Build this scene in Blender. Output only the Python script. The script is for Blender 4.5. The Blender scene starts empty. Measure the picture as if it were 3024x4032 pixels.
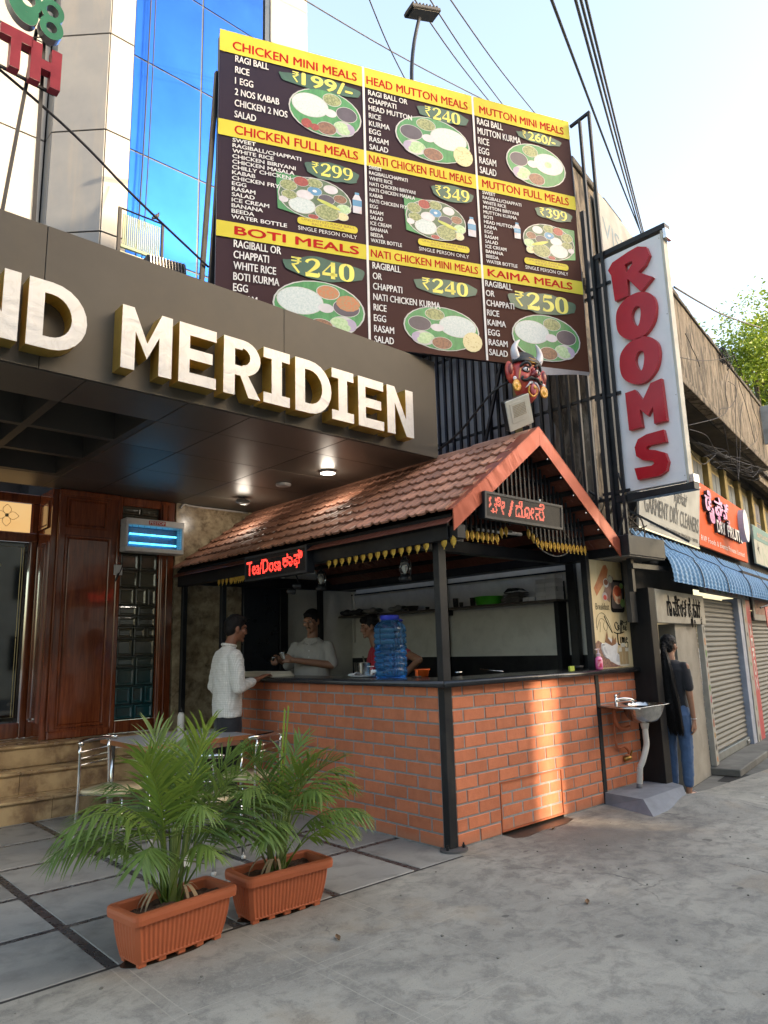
import bpy, math, random
from mathutils import Vector, Matrix, Euler, Quaternion
R = math.radians
random.seed(7)
SC = bpy.context.scene
COL = SC.collection

# ---------------------------------------------------------------- camera, sky, sun, exposure
cam_d = bpy.data.cameras.new('camera')
cam = bpy.data.objects.new('camera', cam_d); COL.objects.link(cam)
cam_d.sensor_fit = 'VERTICAL'; cam_d.sensor_height = 32.0
cam_d.lens = 2807.0 / 4032.0 * 32.0
cam_d.clip_end = 600; cam_d.clip_start = 0.05
_m = ((0.74223149, -0.10653815, -0.66162077), (-0.66960498, -0.15747838, -0.72583037), (-0.02686234, 0.98175872, -0.18822389))
# rows of _m are the world axes X (along the street), Y (into the plot), Z (up) written in camera space
cam.matrix_world = Matrix(((_m[0][0], _m[0][1], _m[0][2], 0), (_m[1][0], _m[1][1], _m[1][2], 0), (_m[2][0], _m[2][1], _m[2][2], 1.5), (0, 0, 0, 1)))
SC.camera = cam

SUN_EL, SUN_AZ = R(13), R(152)
sun_dir = Vector((math.sin(SUN_AZ) * math.cos(SUN_EL), math.cos(SUN_AZ) * math.cos(SUN_EL), math.sin(SUN_EL)))
w = bpy.data.worlds.new('World'); SC.world = w; w.use_nodes = True
nt = w.node_tree; nt.nodes.clear()
sky = nt.nodes.new('ShaderNodeTexSky'); sky.sky_type = 'NISHITA'; sky.sun_disc = False
sky.sun_elevation = SUN_EL; sky.sun_rotation = SUN_AZ
sky.air_density = 1.0; sky.dust_density = 4.0; sky.ozone_density = .35; sky.altitude = 0
bg = nt.nodes.new('ShaderNodeBackground'); bg.inputs[1].default_value = 0.15
wo = nt.nodes.new('ShaderNodeOutputWorld')
nt.links.new(sky.outputs[0], bg.inputs[0]); nt.links.new(bg.outputs[0], wo.inputs[0])
sl = bpy.data.lights.new('sun', 'SUN'); sl.energy = 2.0; sl.angle = R(0.5); sl.color = (1.0, 0.80, 0.55)
sun = bpy.data.objects.new('sun', sl); COL.objects.link(sun)
sun.rotation_euler = sun_dir.to_track_quat('Z', 'Y').to_euler()
sun.location = (0, -10, 12)
SC.view_settings.view_transform = 'Standard'; SC.view_settings.look = 'None'
SC.view_settings.gamma = 1.0; SC.view_settings.use_curve_mapping = False
SC.view_settings.exposure = 2.62
SC.view_settings.use_white_balance = True; SC.view_settings.white_balance_temperature = 6800; SC.view_settings.white_balance_tint = 12

# ---------------------------------------------------------------- materials
def srgb(h):
    h = h.lstrip('#'); v = [int(h[i:i + 2], 16) / 255 for i in (0, 2, 4)]
    return tuple(x / 12.92 if x <= .04045 else ((x + .055) / 1.055) ** 2.4 for x in v)

class NT:
    def __init__(s, name):
        s.m = bpy.data.materials.new(name); s.m.use_nodes = True
        s.t = s.m.node_tree; s.t.nodes.clear()
        s.b = s.n('ShaderNodeBsdfPrincipled'); s.o = s.n('ShaderNodeOutputMaterial')
        s.l(s.b.outputs[0], s.o.inputs[0])
        s._pos = None
    def n(s, typ, **kw):
        x = s.t.nodes.new(typ)
        for k, v in kw.items(): setattr(x, k, v)
        return x
    def l(s, a, b): s.t.links.new(a, b)
    def pos(s, stretch=None, obj=False):
        if obj: base = s.n('ShaderNodeTexCoord').outputs['Object']
        else: base = s.n('ShaderNodeNewGeometry').outputs['Position']
        if stretch:
            mp = s.n('ShaderNodeMapping'); mp.inputs['Scale'].default_value = stretch
            s.l(base, mp.inputs['Vector']); return mp.outputs[0]
        return base
    def noise(s, scale, detail=5, rough=.55, stretch=None, dist=0, obj=False):
        x = s.n('ShaderNodeTexNoise'); x.inputs['Scale'].default_value = scale; x.inputs['Detail'].default_value = detail
        x.inputs['Roughness'].default_value = rough; x.inputs['Distortion'].default_value = dist
        s.l(s.pos(stretch, obj), x.inputs['Vector']); return x.outputs['Fac']
    def ramp(s, fac, stops):
        x = s.n('ShaderNodeValToRGB'); e = x.color_ramp.elements
        while len(e) < len(stops): e.new(.5)
        for i, (p, c) in enumerate(stops):
            e[i].position = p; e[i].color = (c, c, c, 1) if isinstance(c, (int, float)) else (*c[:3], 1)
        s.l(fac, x.inputs[0]); return x.outputs[0]
    def mix(s, fac, a, b, mode='MIX'):
        x = s.n('ShaderNodeMix', data_type='RGBA', blend_type=mode)
        for val, sock in ((fac, x.inputs[0]), (a, x.inputs[6]), (b, x.inputs[7])):
            if isinstance(val, (int, float)): sock.default_value = val if sock.type == 'VALUE' else (val, val, val, 1)
            elif isinstance(val, tuple): sock.default_value = (*val[:3], 1)
            else: s.l(val, sock)
        return x.outputs[2]
    def math(s, op, a, b=0.0):
        x = s.n('ShaderNodeMath', operation=op)
        for v, i in ((a, 0), (b, 1)):
            if isinstance(v, (int, float)): x.inputs[i].default_value = v
            else: s.l(v, x.inputs[i])
        return x.outputs[0]
    def set(s, **kw):
        for k, v in kw.items():
            i = s.b.inputs[k.replace('_', ' ')]
            if isinstance(v, (int, float)): i.default_value = v
            elif isinstance(v, tuple): i.default_value = (*v[:3], 1) if i.type == 'RGBA' else v
            else: s.l(v, i)
        return s
    def bump(s, h, strength=.3, dist=.01):
        x = s.n('ShaderNodeBump'); x.inputs['Strength'].default_value = strength; x.inputs['Distance'].default_value = dist
        s.l(h, x.inputs['Height']); s.l(x.outputs[0], s.b.inputs['Normal'])

MATS = {}
def mat(name, c, c2=None, rough=.6, metal=0.0, scale=6, lo=.35, hi=.65, detail=6, stretch=None, bump=0, bscale=None, bdist=.004, rnd=0.0,
        dirt=0.0, dirtc=(.06, .05, .04), dscale=2.0, dstretch=None, rvar=.12, coat=0, emit=None, estr=0, spec=None, obj=False, alpha=None, trans=0, ior=None):
    if isinstance(c, str): c = srgb(c)
    if isinstance(c2, str): c2 = srgb(c2)
    N = NT(name)
    col = c
    f = N.noise(scale, detail, .6, stretch, obj=obj)
    if c2 is None: c2 = tuple(x * .82 for x in c)
    col = N.mix(N.ramp(f, [(lo, 0.0), (hi, 1.0)]), c, c2)
    if rnd:
        oi = N.n('ShaderNodeObjectInfo')
        v = N.math('MULTIPLY_ADD', oi.outputs['Random'], rnd); v.node.inputs[2].default_value = 1 - rnd / 2
        hs = N.n('ShaderNodeHueSaturation'); N.l(v, hs.inputs['Value']); N.l(col, hs.inputs['Color']); col = hs.outputs[0]
    if dirt:
        g = N.noise(dscale, 7, .65, dstretch, .4)
        col = N.mix(N.math('MULTIPLY', N.ramp(g, [(.48, 0.0), (.72, 1.0)]), dirt), col, dirtc)
    r = N.math('ADD', N.math('MULTIPLY', f, rvar * 2), rough - rvar)
    N.set(Base_Color=col, Roughness=r, Metallic=metal)
    if coat: N.set(Coat_Weight=coat, Coat_Roughness=.06)
    if spec is not None: N.set(Specular_IOR_Level=spec)
    if emit: N.set(Emission_Color=emit, Emission_Strength=estr)
    if trans: N.set(Transmission_Weight=trans)
    if ior: N.set(IOR=ior)
    if bump: N.bump(N.noise(bscale or scale * 6, 4, .6, stretch, obj=obj), bump, bdist)
    MATS[name] = N.m
    return N.m

def leafmat(name, a, b, tint):
    N = NT(name); zz_ = N.noise(6, 4, .6); oi_ = N.n('ShaderNodeObjectInfo')
    c_ = N.mix(N.ramp(zz_, [(.3, 0.), (.7, 1.)]), a, b); c_ = N.mix(oi_.outputs['Random'], c_, tint)
    N.set(Base_Color=c_, Roughness=.38, Specular_IOR_Level=.4)
    tr2 = N.n('ShaderNodeBsdfTranslucent'); N.l(c_, tr2.inputs[0]); mx = N.n('ShaderNodeMixShader'); mx.inputs[0].default_value = .28
    N.l(N.b.outputs[0], mx.inputs[1]); N.l(tr2.outputs[0], mx.inputs[2]); N.l(mx.outputs[0], N.o.inputs[0]); return N.m
# ---------------------------------------------------------------- mesh building
def fr(o=(0, 0, 0), x=(1, 0, 0), y=(0, 1, 0), z=(0, 0, 1)):
    o, x, y, z = Vector(o), Vector(x), Vector(y), Vector(z)
    return Matrix(((x.x, y.x, z.x, o.x), (x.y, y.y, z.y, o.y), (x.z, y.z, z.z, o.z), (0, 0, 0, 1)))
I4 = Matrix.Identity(4)

class MB:
    def __init__(s, T=None): s.v = []; s.f = []; s.T = T
    def add(s, vs, fs):
        n = len(s.v)
        if s.T is not None: vs = [s.T @ Vector(p) for p in vs]
        s.v += [tuple(p) for p in vs]; s.f += [tuple(i + n for i in q) for q in fs]; return s
    def box(s, x0, x1, y0, y1, z0, z1, c=0.0, M=None):
        if x1 < x0: x0, x1 = x1, x0
        if y1 < y0: y0, y1 = y1, y0
        if z1 < z0: z0, z1 = z1, z0
        if c <= 0:
            vs = [(x, y, z) for z in (z0, z1) for y in (y0, y1) for x in (x0, x1)]
            fs = [(0, 2, 3, 1), (4, 5, 7, 6), (0, 1, 5, 4), (2, 6, 7, 3), (0, 4, 6, 2), (1, 3, 7, 5)]
        else:
            c = min(c, (x1 - x0) * .45, (y1 - y0) * .45, (z1 - z0) * .45)
            vs = []; idx = {}
            X, Y, Z = (x0, x1), (y0, y1), (z0, z1)
            sg = (1, -1)
            for i in (0, 1):
                for j in (0, 1):
                    for k in (0, 1):
                        for a in (0, 1, 2):
                            p = [X[i], Y[j], Z[k]]
                            for b, ii in ((0, i), (1, j), (2, k)):
                                if b != a: p[b] += sg[ii] * c
                            idx[(i, j, k, a)] = len(vs); vs.append(tuple(p))
            g = lambda i, j, k, a: idx[(i, j, k, a)]
            fs = [(g(0, 0, 0, 0), g(0, 0, 1, 0), g(0, 1, 1, 0), g(0, 1, 0, 0)), (g(1, 0, 0, 0), g(1, 1, 0, 0), g(1, 1, 1, 0), g(1, 0, 1, 0)),
                  (g(0, 0, 0, 1), g(1, 0, 0, 1), g(1, 0, 1, 1), g(0, 0, 1, 1)), (g(0, 1, 0, 1), g(0, 1, 1, 1), g(1, 1, 1, 1), g(1, 1, 0, 1)),
                  (g(0, 0, 0, 2), g(0, 1, 0, 2), g(1, 1, 0, 2), g(1, 0, 0, 2)), (g(0, 0, 1, 2), g(1, 0, 1, 2), g(1, 1, 1, 2), g(0, 1, 1, 2))]
            for i in (0, 1):
                for j in (0, 1): fs.append((g(i, j, 0, 0), g(i, j, 1, 0), g(i, j, 1, 1), g(i, j, 0, 1)))
                for k in (0, 1): fs.append((g(i, 0, k, 0), g(i, 1, k, 0), g(i, 1, k, 2), g(i, 0, k, 2)))
            for j in (0, 1):
                for k in (0, 1): fs.append((g(0, j, k, 1), g(1, j, k, 1), g(1, j, k, 2), g(0, j, k, 2)))
            for i in (0, 1):
                for j in (0, 1):
                    for k in (0, 1): fs.append((g(i, j, k, 0), g(i, j, k, 1), g(i, j, k, 2)))
        if M is not None: vs = [M @ Vector(p) for p in vs]
        return s.add(vs, fs)
    def prism(s, poly, d0, d1, M=I4, cap=True):
        # poly: 2D points in the plane (x,y) of M, pushed along M's z from d0 to d1
        n = len(poly)
        vs = [M @ Vector((x, y, d0)) for x, y in poly] + [M @ Vector((x, y, d1)) for x, y in poly]
        fs = [(i, (i + 1) % n, n + (i + 1) % n, n + i) for i in range(n)]
        if cap: fs += [tuple(range(n - 1, -1, -1)), tuple(range(n, 2 * n))]
        return s.add(vs, fs)
    def bar(s, a, b, wx, wy=None, up=(0, 0, 1), c=0):
        a, b = Vector(a), Vector(b); wy = wy or wx
        z = (b - a); L = z.length; z.normalize(); up = Vector(up)
        if abs(z.dot(up)) > .98: up = Vector((1, 0, 0))
        x = up.cross(z).normalized(); y = z.cross(x)
        return s.box(-wx / 2, wx / 2, -wy / 2, wy / 2, 0, L, c, M=fr(a, x, y, z))
    def tube(s, pts, r, seg=8, cap=True, closed=False):
        pts = [Vector(p) for p in pts]; n = len(pts)
        rs = r if isinstance(r, (list, tuple)) else [r] * n
        vs = []; prev = None
        for i, p in enumerate(pts):
            if closed: t = pts[(i + 1) % n] - pts[i - 1]
            else: t = pts[min(i + 1, n - 1)] - pts[max(i - 1, 0)]
            if t.length < 1e-9: t = Vector((0, 0, 1))
            t.normalize()
            if prev is None:
                a = Vector((0, 0, 1)) if abs(t.z) < .9 else Vector((1, 0, 0))
                x = a.cross(t).normalized()
            else: x = (prev - t * prev.dot(t)).normalized()
            prev = x; y = t.cross(x)
            for k in range(seg):
                an = 2 * math.pi * k / seg
                vs.append(p + (x * math.cos(an) + y * math.sin(an)) * rs[i])
        fs = []
        for i in range(n if closed else n - 1):
            for k in range(seg):
                k2 = (k + 1) % seg; i2 = (i + 1) % n
                fs.append((i * seg + k, i * seg + k2, i2 * seg + k2, i2 * seg + k))
        if cap and not closed: fs += [tuple(range(seg - 1, -1, -1)), tuple(range((n - 1) * seg, n * seg))]
        return s.add(vs, fs)
    def lathe(s, prof, seg=20, M=I4, sx=1, sy=1):
        n = len(prof); vs = []
        for r_, z in prof:
            for k in range(seg):
                a = 2 * math.pi * k / seg; vs.append(M @ Vector((r_ * math.cos(a) * sx, r_ * math.sin(a) * sy, z)))
        fs = []
        for i in range(n - 1):
            for k in range(seg):
                k2 = (k + 1) % seg; fs.append((i * seg + k, i * seg + k2, (i + 1) * seg + k2, (i + 1) * seg + k))
        if prof[0][0] > 1e-6: fs.append(tuple(range(seg - 1, -1, -1)))
        if prof[-1][0] > 1e-6: fs.append(tuple(range((n - 1) * seg, n * seg)))
        return s.add(vs, fs)
    def grid(s, f, nu, nv):
        vs = [f(i / nu, j / nv) for j in range(nv + 1) for i in range(nu + 1)]
        fs = [(j * (nu + 1) + i, j * (nu + 1) + i + 1, (j + 1) * (nu + 1) + i + 1, (j + 1) * (nu + 1) + i) for j in range(nv) for i in range(nu)]
        return s.add(vs, fs)
    def ell(s, c, r, M=I4, seg=16, rings=10):
        c = Vector(c)
        prof = [(math.sin(math.pi * i / rings), -math.cos(math.pi * i / rings)) for i in range(rings + 1)]
        vs = []
        for a, z in prof:
            for k in range(seg):
                t = 2 * math.pi * k / seg
                vs.append(M @ (c + Vector((a * math.cos(t) * r[0], a * math.sin(t) * r[1], z * r[2]))))
        fs = [(i * seg + k, i * seg + (k + 1) % seg, (i + 1) * seg + (k + 1) % seg, (i + 1) * seg + k) for i in range(rings) for k in range(seg)]
        return s.add(vs, fs)
    def mesh(s, name, smooth=False, weld=False):
        me = bpy.data.meshes.new(name)
        me.from_pydata(s.v, [], s.f)
        me.validate(verbose=False)
        if smooth: me.polygons.foreach_set('use_smooth', [True] * len(me.polygons))
        me.update()
        return me

def link(o, parent=None):
    COL.objects.link(o)
    if parent is not None:
        o.parent = parent
        # pieces are written in the coordinates of the place; the thing's Empty only stands at its base
        o.matrix_parent_inverse = BASE[parent.name]
    BASE[o.name] = I4.copy() if parent is None else BASE[parent.name]
    return o
BASE = {}
def obj(name, mb, m, parent=None, smooth=False, label=None, kind=None, autosm=None):
    me = mb.mesh(name, smooth) if isinstance(mb, MB) else mb
    if m is not None and not me.materials: me.materials.append(m)
    o = bpy.data.objects.new(name, me)
    COL.objects.link(o)
    if parent is not None:
        o.parent = parent
        if parent.type == 'EMPTY' and parent.parent is None:
            mw = Matrix.LocRotScale(parent.location, parent.rotation_euler, parent.scale)
            o.matrix_parent_inverse = mw.inverted()
    if autosm is not None and smooth: smooth_by_angle(me, autosm)
    if label: o['label'] = label
    if kind: o['kind'] = kind
    return o
def smooth_by_angle(me, deg):
    import bmesh
    bm = bmesh.new(); bm.from_mesh(me)
    bmesh.ops.recalc_face_normals(bm, faces=bm.faces)
    for e in bm.edges:
        if len(e.link_faces) == 2 and e.calc_face_angle(0) > R(deg): e.smooth = False
    bm.to_mesh(me); bm.free()
def thing(name, label, cat, loc=(0, 0, 0), rz=0, group=None):
    o = bpy.data.objects.new(name, None); COL.objects.link(o)
    o.location = loc; o.rotation_euler = (0, 0, rz); o.empty_display_size = .1
    o['label'] = label; o['category'] = cat
    if group: o['group'] = group
    return o
def tag(o, label, cat, group=None):
    o['label'] = label; o['category'] = cat
    if group: o['group'] = group
    return o
def struct(name, mb, m, smooth=False):
    o = obj(name, mb, m, None, smooth); o['kind'] = 'structure'; return o
def piece(name, me, parent, M):
    # one more copy of a shared mesh, placed by matrix M (in the parent's space for parts of parts at the origin)
    o = bpy.data.objects.new(name, me); COL.objects.link(o); o.parent = parent
    if parent.type == 'EMPTY' and parent.parent is None:
        o.matrix_parent_inverse = Matrix.LocRotScale(parent.location, parent.rotation_euler, parent.scale).inverted()
    o.matrix_basis = M
    return o
def fixn(me):
    import bmesh
    bm = bmesh.new(); bm.from_mesh(me); bmesh.ops.recalc_face_normals(bm, faces=bm.faces); bm.to_mesh(me); bm.free(); return me
def cat(pts, k=6, closed=False):
    P = [Vector(p) for p in pts]; out = []; n = len(P)
    for i in range(n if closed else n - 1):
        if closed: a, b, c, d = P[i - 1], P[i], P[(i + 1) % n], P[(i + 2) % n]
        else: a, b, c, d = P[max(i - 1, 0)], P[i], P[i + 1], P[min(i + 2, n - 1)]
        for j in range(k):
            t = j / k
            out.append(.5 * ((2 * b) + (c - a) * t + (2 * a - 5 * b + 4 * c - d) * t * t + (3 * b - a - 3 * c + d) * t ** 3))
    if not closed: out.append(P[-1])
    return out

# ---------------------------------------------------------------- glyphs (flat print and raised letters)
GL = {}
def load_glyphs(jobs):
    tmp = []
    for key, chars, off, res in jobs:
        for ch in chars:
            if (key, ch) in GL: continue
            for s_ in (ch, '|' + ch + '|', '||'):
                c = bpy.data.curves.new('g', 'FONT'); c.body = s_; c.offset = off; c.resolution_u = res; c.fill_mode = 'FRONT'
                o = bpy.data.objects.new('g', c); COL.objects.link(o); tmp.append((key, ch, o))
            GL[(key, ch)] = None
    dg = bpy.context.evaluated_depsgraph_get(); dg.update()
    W = {}
    for i in range(0, len(tmp), 3):
        key, ch, _ = tmp[i]; data = []
        for j in range(3):
            o = tmp[i + j][2]; ev = o.evaluated_get(dg); me = ev.to_mesh()
            vs = [(v.co.x, v.co.y) for v in me.vertices]; fs = [tuple(p.vertices) for p in me.polygons]
            ev.to_mesh_clear(); data.append((vs, fs))
        w1 = (max(v[0] for v in data[1][0]) - min(v[0] for v in data[1][0])); w0 = (max(v[0] for v in data[2][0]) - min(v[0] for v in data[2][0]))
        GL[(key, ch)] = (data[0][0], data[0][1], w1 - w0)
    for _, _, o in tmp:
        c = o.data; bpy.data.objects.remove(o); bpy.data.curves.remove(c)
def tlay(s_, key, track=0.0):
    vs, fs, x = [], [], 0
    for ch in ([s_] if (key, s_) in GL else s_):
        if ch == ' ': x += .3; continue
        if ch == '\u20b9' and key == 'B': pass
        gv, gf, w_ = GL[(key, ch)]; n = len(vs)
        vs += [(a + x, b) for a, b in gv]; fs += [tuple(i + n for i in q) for q in gf]; x += w_ + track
    return vs, fs
def text(mb, s_, key, x0, x1, y0, y1, fn, cap=(0.0, .70), track=0.0, depth=0):
    """fit the string into x0..x1 (exactly) with its capitals from y0 to y1; fn maps (x,y,d) to the place"""
    vs, fs = tlay(s_, key, track)
    a = min(v[0] for v in vs); b = max(v[0] for v in vs)
    q = [(x0 + (x - a) / (b - a) * (x1 - x0), y0 + (y - cap[0]) / (cap[1] - cap[0]) * (y1 - y0)) for x, y in vs]
    if not depth:
        e = .026 * (x1 - x0) / (b - a) if key == 'B' else 0
        p0 = Vector(fn(x0, y0, 0)); nv = (Vector(fn(x0 + .1, y0, 0)) - p0).cross(Vector(fn(x0, y0 + .1, 0)) - p0).normalized() * .0003
        for k, (o_, p_) in enumerate(((0, 0), (-e, 0), (e, 0), (0, e * .6), (0, -e * .6)) if e else ((0, 0),)):
            mb.add([Vector(fn(x + o_, y + p_, 0)) + nv * k for x, y in q], fs)
    else:
        n = len(q); ed = {}
        for f in fs:
            for i in range(len(f)):
                e = (f[i], f[(i + 1) % len(f)]); ed[e] = 1
        side = [(e[0], e[1], e[1] + n, e[0] + n) for e in ed if (e[1], e[0]) not in ed]
        mb.add([fn(x, y, depth) for x, y in q] + [fn(x, y, 0) for x, y in q], list(fs) + side)
    return mb

_chars = "ABCDEFGHIJKLMNOPQRSTUVWXYZabcdefghijklmnopqrstuvwxyz0123456789/-&,.:'\u20b9"
load_glyphs([('B', _chars, .0, 3), ('R', _chars, .0, 3)])
load_glyphs([('K', ['ಗ','ಾ','ಮೆ','೯','ಂ','ಟ್','ಡೈ','ರ','ಕ','ಲೀ','ನ','ರ್','ಸ','ಫ','ಟೀ','ದೋ','ಸೆ','ಕಾ','ಫಿ','ಲ'], 0.0, 2)])
# ================================================================ MATERIALS USED IN SEVERAL PLACES
blk = mat('black_paint', (.008, .009, .011), (.014, .015, .018), rough=.42, rvar=.1, scale=9, spec=.32, bump=.12, bscale=60, dirt=.35, dirtc=(.06, .058, .05), dscale=3)
blk_wood = mat('black_stained_board', (.008, .008, .009), (.014, .013, .013), rough=.5, scale=3, stretch=(6, 6, .6), bump=.3, bscale=14, spec=.2, dirt=.2, dirtc=(.03, .028, .026), dscale=4)
gold = mat('gold_metal', (.80, .56, .14), (.60, .40, .09), rough=.38, metal=.75, scale=3, bump=.15, bscale=8)
goldpaint = mat('gold_paint', (.62, .40, .07), (.42, .25, .04), rough=.38, metal=.55, scale=40, bump=.3, bscale=90)
steel = mat('stainless_steel', (.62, .61, .58), (.45, .44, .42), rough=.22, metal=1, scale=14, rvar=.08)
chrome = mat('chrome', (.75, .74, .72), (.55, .55, .53), rough=.10, metal=1, scale=10, rvar=.05)
marble = mat('brown_marble', (.52, .42, .27), (.28, .21, .125), rough=.22, scale=7, lo=.38, hi=.62, detail=9, dirt=.8, dirtc=(.07, .04, .022), dscale=9, bump=.04, bscale=30, rvar=.06)
marble2 = mat('step_marble', (.50, .37, .20), (.30, .20, .105), rough=.26, scale=5, lo=.36, hi=.64, detail=9, dirt=.75, dirtc=(.10, .055, .035), dscale=5, rvar=.08)
plaster = mat('cream_plaster', (.32, .29, .235), (.25, .225, .18), rough=.85, scale=3, bump=.35, bscale=16, bdist=.006, dirt=.35, dirtc=(.20, .17, .13), dscale=4)
rubber = mat('black_rubber', (.012, .012, .012), rough=.6)
paperw = mat('white_card', (.62, .61, .58), (.5, .49, .47), rough=.8, scale=5, rnd=.25)

# ================================================================ GROUND
N = NT('asphalt'); f = N.noise(.6, 8, .6); g_ = N.noise(60, 4, .7)
N.set(Base_Color=N.mix(N.ramp(f, [(.35, 0.), (.65, 1.)]), (.060, .060, .058), (.095, .092, .085)), Roughness=.9); N.bump(g_, .4, .01)
struct('street_ground', MB().box(-120, 160, -120, 120, -.6, -.20), N.m)

# poured concrete apron: grooves ruled in two directions, trowel marks, tyre wear, damp stains
N = NT('trowelled_concrete')
P = N.pos(); sp = N.n('ShaderNodeSeparateXYZ'); N.l(P, sp.inputs[0])
n1 = N.noise(1.1, 9, .62, None, .8); n2 = N.noise(7, 8, .7, (1, 1, 1), .4); n3 = N.noise(90, 3, .6); n4 = N.noise(2.6, 9, .72, (.6, 1.5, 1), .8)
col = N.mix(N.ramp(n1, [(.34, 0.), (.66, 1.)]), (.225, .212, .180), (.350, .330, .275))
col = N.mix(N.math('MULTIPLY', N.ramp(n4, [(.50, 0.), (.60, 1.), (.64, .3), (.8, .7)]), .34), col, (.115, .11, .098))
col = N.mix(N.math('MULTIPLY', N.ramp(n2, [(.40, 1.), (.52, 0.)]), .5), col, (.105, .102, .092))
col = N.mix(N.math('MULTIPLY', N.ramp(N.noise(24, 7, .75, None, 1.5), [(.5, 0.), (.62, 1.)]), .42), col, (.31, .30, .26))
col = N.mix(N.math('MULTIPLY', N.ramp(N.noise(1.7, 5, .5), [(.58, 0.), (.72, 1.)]), .35), col, (.30, .22, .13))
def lines(axis, cs, half, wdt):
    out = None
    for c_ in cs:
        for s_ in (-half, half):
            wob = N.math('MULTIPLY_ADD', N.noise(3, 2), .018); wob.node.inputs[2].default_value = -.009 - c_ - s_
            d = N.math('ABSOLUTE', N.math('ADD', sp.outputs[axis], wob))
            v = N.math('LESS_THAN', d, wdt)
            out = v if out is None else N.math('MAXIMUM', out, v)
    return out
gl = N.math('MAXIMUM', lines(0, (.14, .86, 1.58, 2.27, 2.95), .032, .0035), lines(1, (3.06, 2.34, 1.62), .032, .0035))
fade = N.math('MULTIPLY', N.ramp(N.noise(2.2, 5, .6), [(.38, 0.), (.55, 1.)]), N.math('LESS_THAN', sp.outputs[0], 3.3))
gm = N.math('MULTIPLY', gl, N.math('MAXIMUM', fade, .35))
gm = N.math('MULTIPLY', gm, N.math('LESS_THAN', sp.outputs[0], 3.35))
col = N.mix(N.math('MULTIPLY', gm, .6), col, (.36, .34, .28))
# old splashes and drips by the hatch
dx = N.math('MULTIPLY', N.math('ADD', sp.outputs[0], -5.3), .75); dy = N.math('ADD', sp.outputs[1], -3.35)
rr = N.math('SQRT', N.math('ADD', N.math('MULTIPLY', dx, dx), N.math('MULTIPLY', dy, dy)))
rr = N.math('ADD', rr, N.math('MULTIPLY', N.math('ADD', n2, -.5), 1.6))
col = N.mix(N.math('MULTIPLY', N.ramp(rr, [(.25, 1.), (1.0, 0.)]), .62), col, (.075, .072, .064))
ss = N.ramp(N.noise(4.3, 2, .4, (1, 1.6, 1)), [(.735, 0.), (.75, 1.)])
col = N.mix(N.math('MULTIPLY', ss, .7), col, (.05, .047, .042))
N.set(Base_Color=col, Roughness=N.math('ADD', N.math('MULTIPLY', n2, .3), .62))
crk = N.n('ShaderNodeTexVoronoi', feature='DISTANCE_TO_EDGE'); crk.inputs['Scale'].default_value = .55; wp = N.n('ShaderNodeVectorMath', operation='MULTIPLY_ADD'); nn_ = N.n('ShaderNodeTexNoise'); nn_.inputs['Scale'].default_value = 2.2; nn_.inputs['Detail'].default_value = 8; N.l(P, nn_.inputs['Vector']); N.l(nn_.outputs['Color'], wp.inputs[0]); wp.inputs[1].default_value = (.9, .9, 0); N.l(P, wp.inputs[2]); N.l(wp.outputs[0], crk.inputs['Vector'])
ck = N.math('MULTIPLY', N.math('LESS_THAN', crk.outputs['Distance'], .0045), N.ramp(N.noise(.8, 4), [(.5, 0.), (.6, 1.)]))
grit = N.ramp(N.noise(150, 2, .5), [(.30, 1.), (.38, 0.)]); grit2 = N.ramp(N.noise(170, 2, .5), [(.62, 0.), (.70, 1.)])
col = N.mix(N.math('MULTIPLY', grit, .55), col, (.075, .072, .065)); col = N.mix(N.math('MULTIPLY', grit2, .45), col, (.42, .40, .34)); col = N.mix(N.math('MULTIPLY', ck, .7), col, (.05, .047, .042)); N.set(Base_Color=col)
N.bump(N.math('ADD', N.math('ADD', N.math('MULTIPLY', n3, .25), N.math('MULTIPLY', n2, .7)), N.math('MULTIPLY', gm, -1.2)), .55, .006)
concrete = N.m
def apron_z(x, y):
    # level by the kiosk, easing down towards the footway on the right and the street
    a = max(0.0, min(1.0, (x - 6.9) / 1.3)); b = max(0, min(1, (-1.5 - y) / 3))
    h = -.11 * a * a * (3 - 2 * a) - .18 * b
    d = math.hypot((x - 7.0) / .55, (y - 3.25) / .45)      # rough cement haunch against the plinth
    return h + .10 * max(0, 1 - d) ** 1.2
mb = MB(); nx, ny = 110, 60
mb.grid(lambda u, v: (-8 + 18 * u, -5.5 + 9.27 * v, apron_z(-8 + 18 * u, -5.5 + 9.27 * v)), nx, ny)
ap = struct('concrete_apron', mb, concrete, True)
struct('apron_edge_joint', MB().box(-8, 4.15, 3.77, 3.80, -.03, -.003), mat('joint_dirt', (.03, .028, .025), rough=.9))
struct('kiosk_footing', MB().box(4.145, 7.2, 3.765, 4.1, -.1, .0), concrete)

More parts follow.
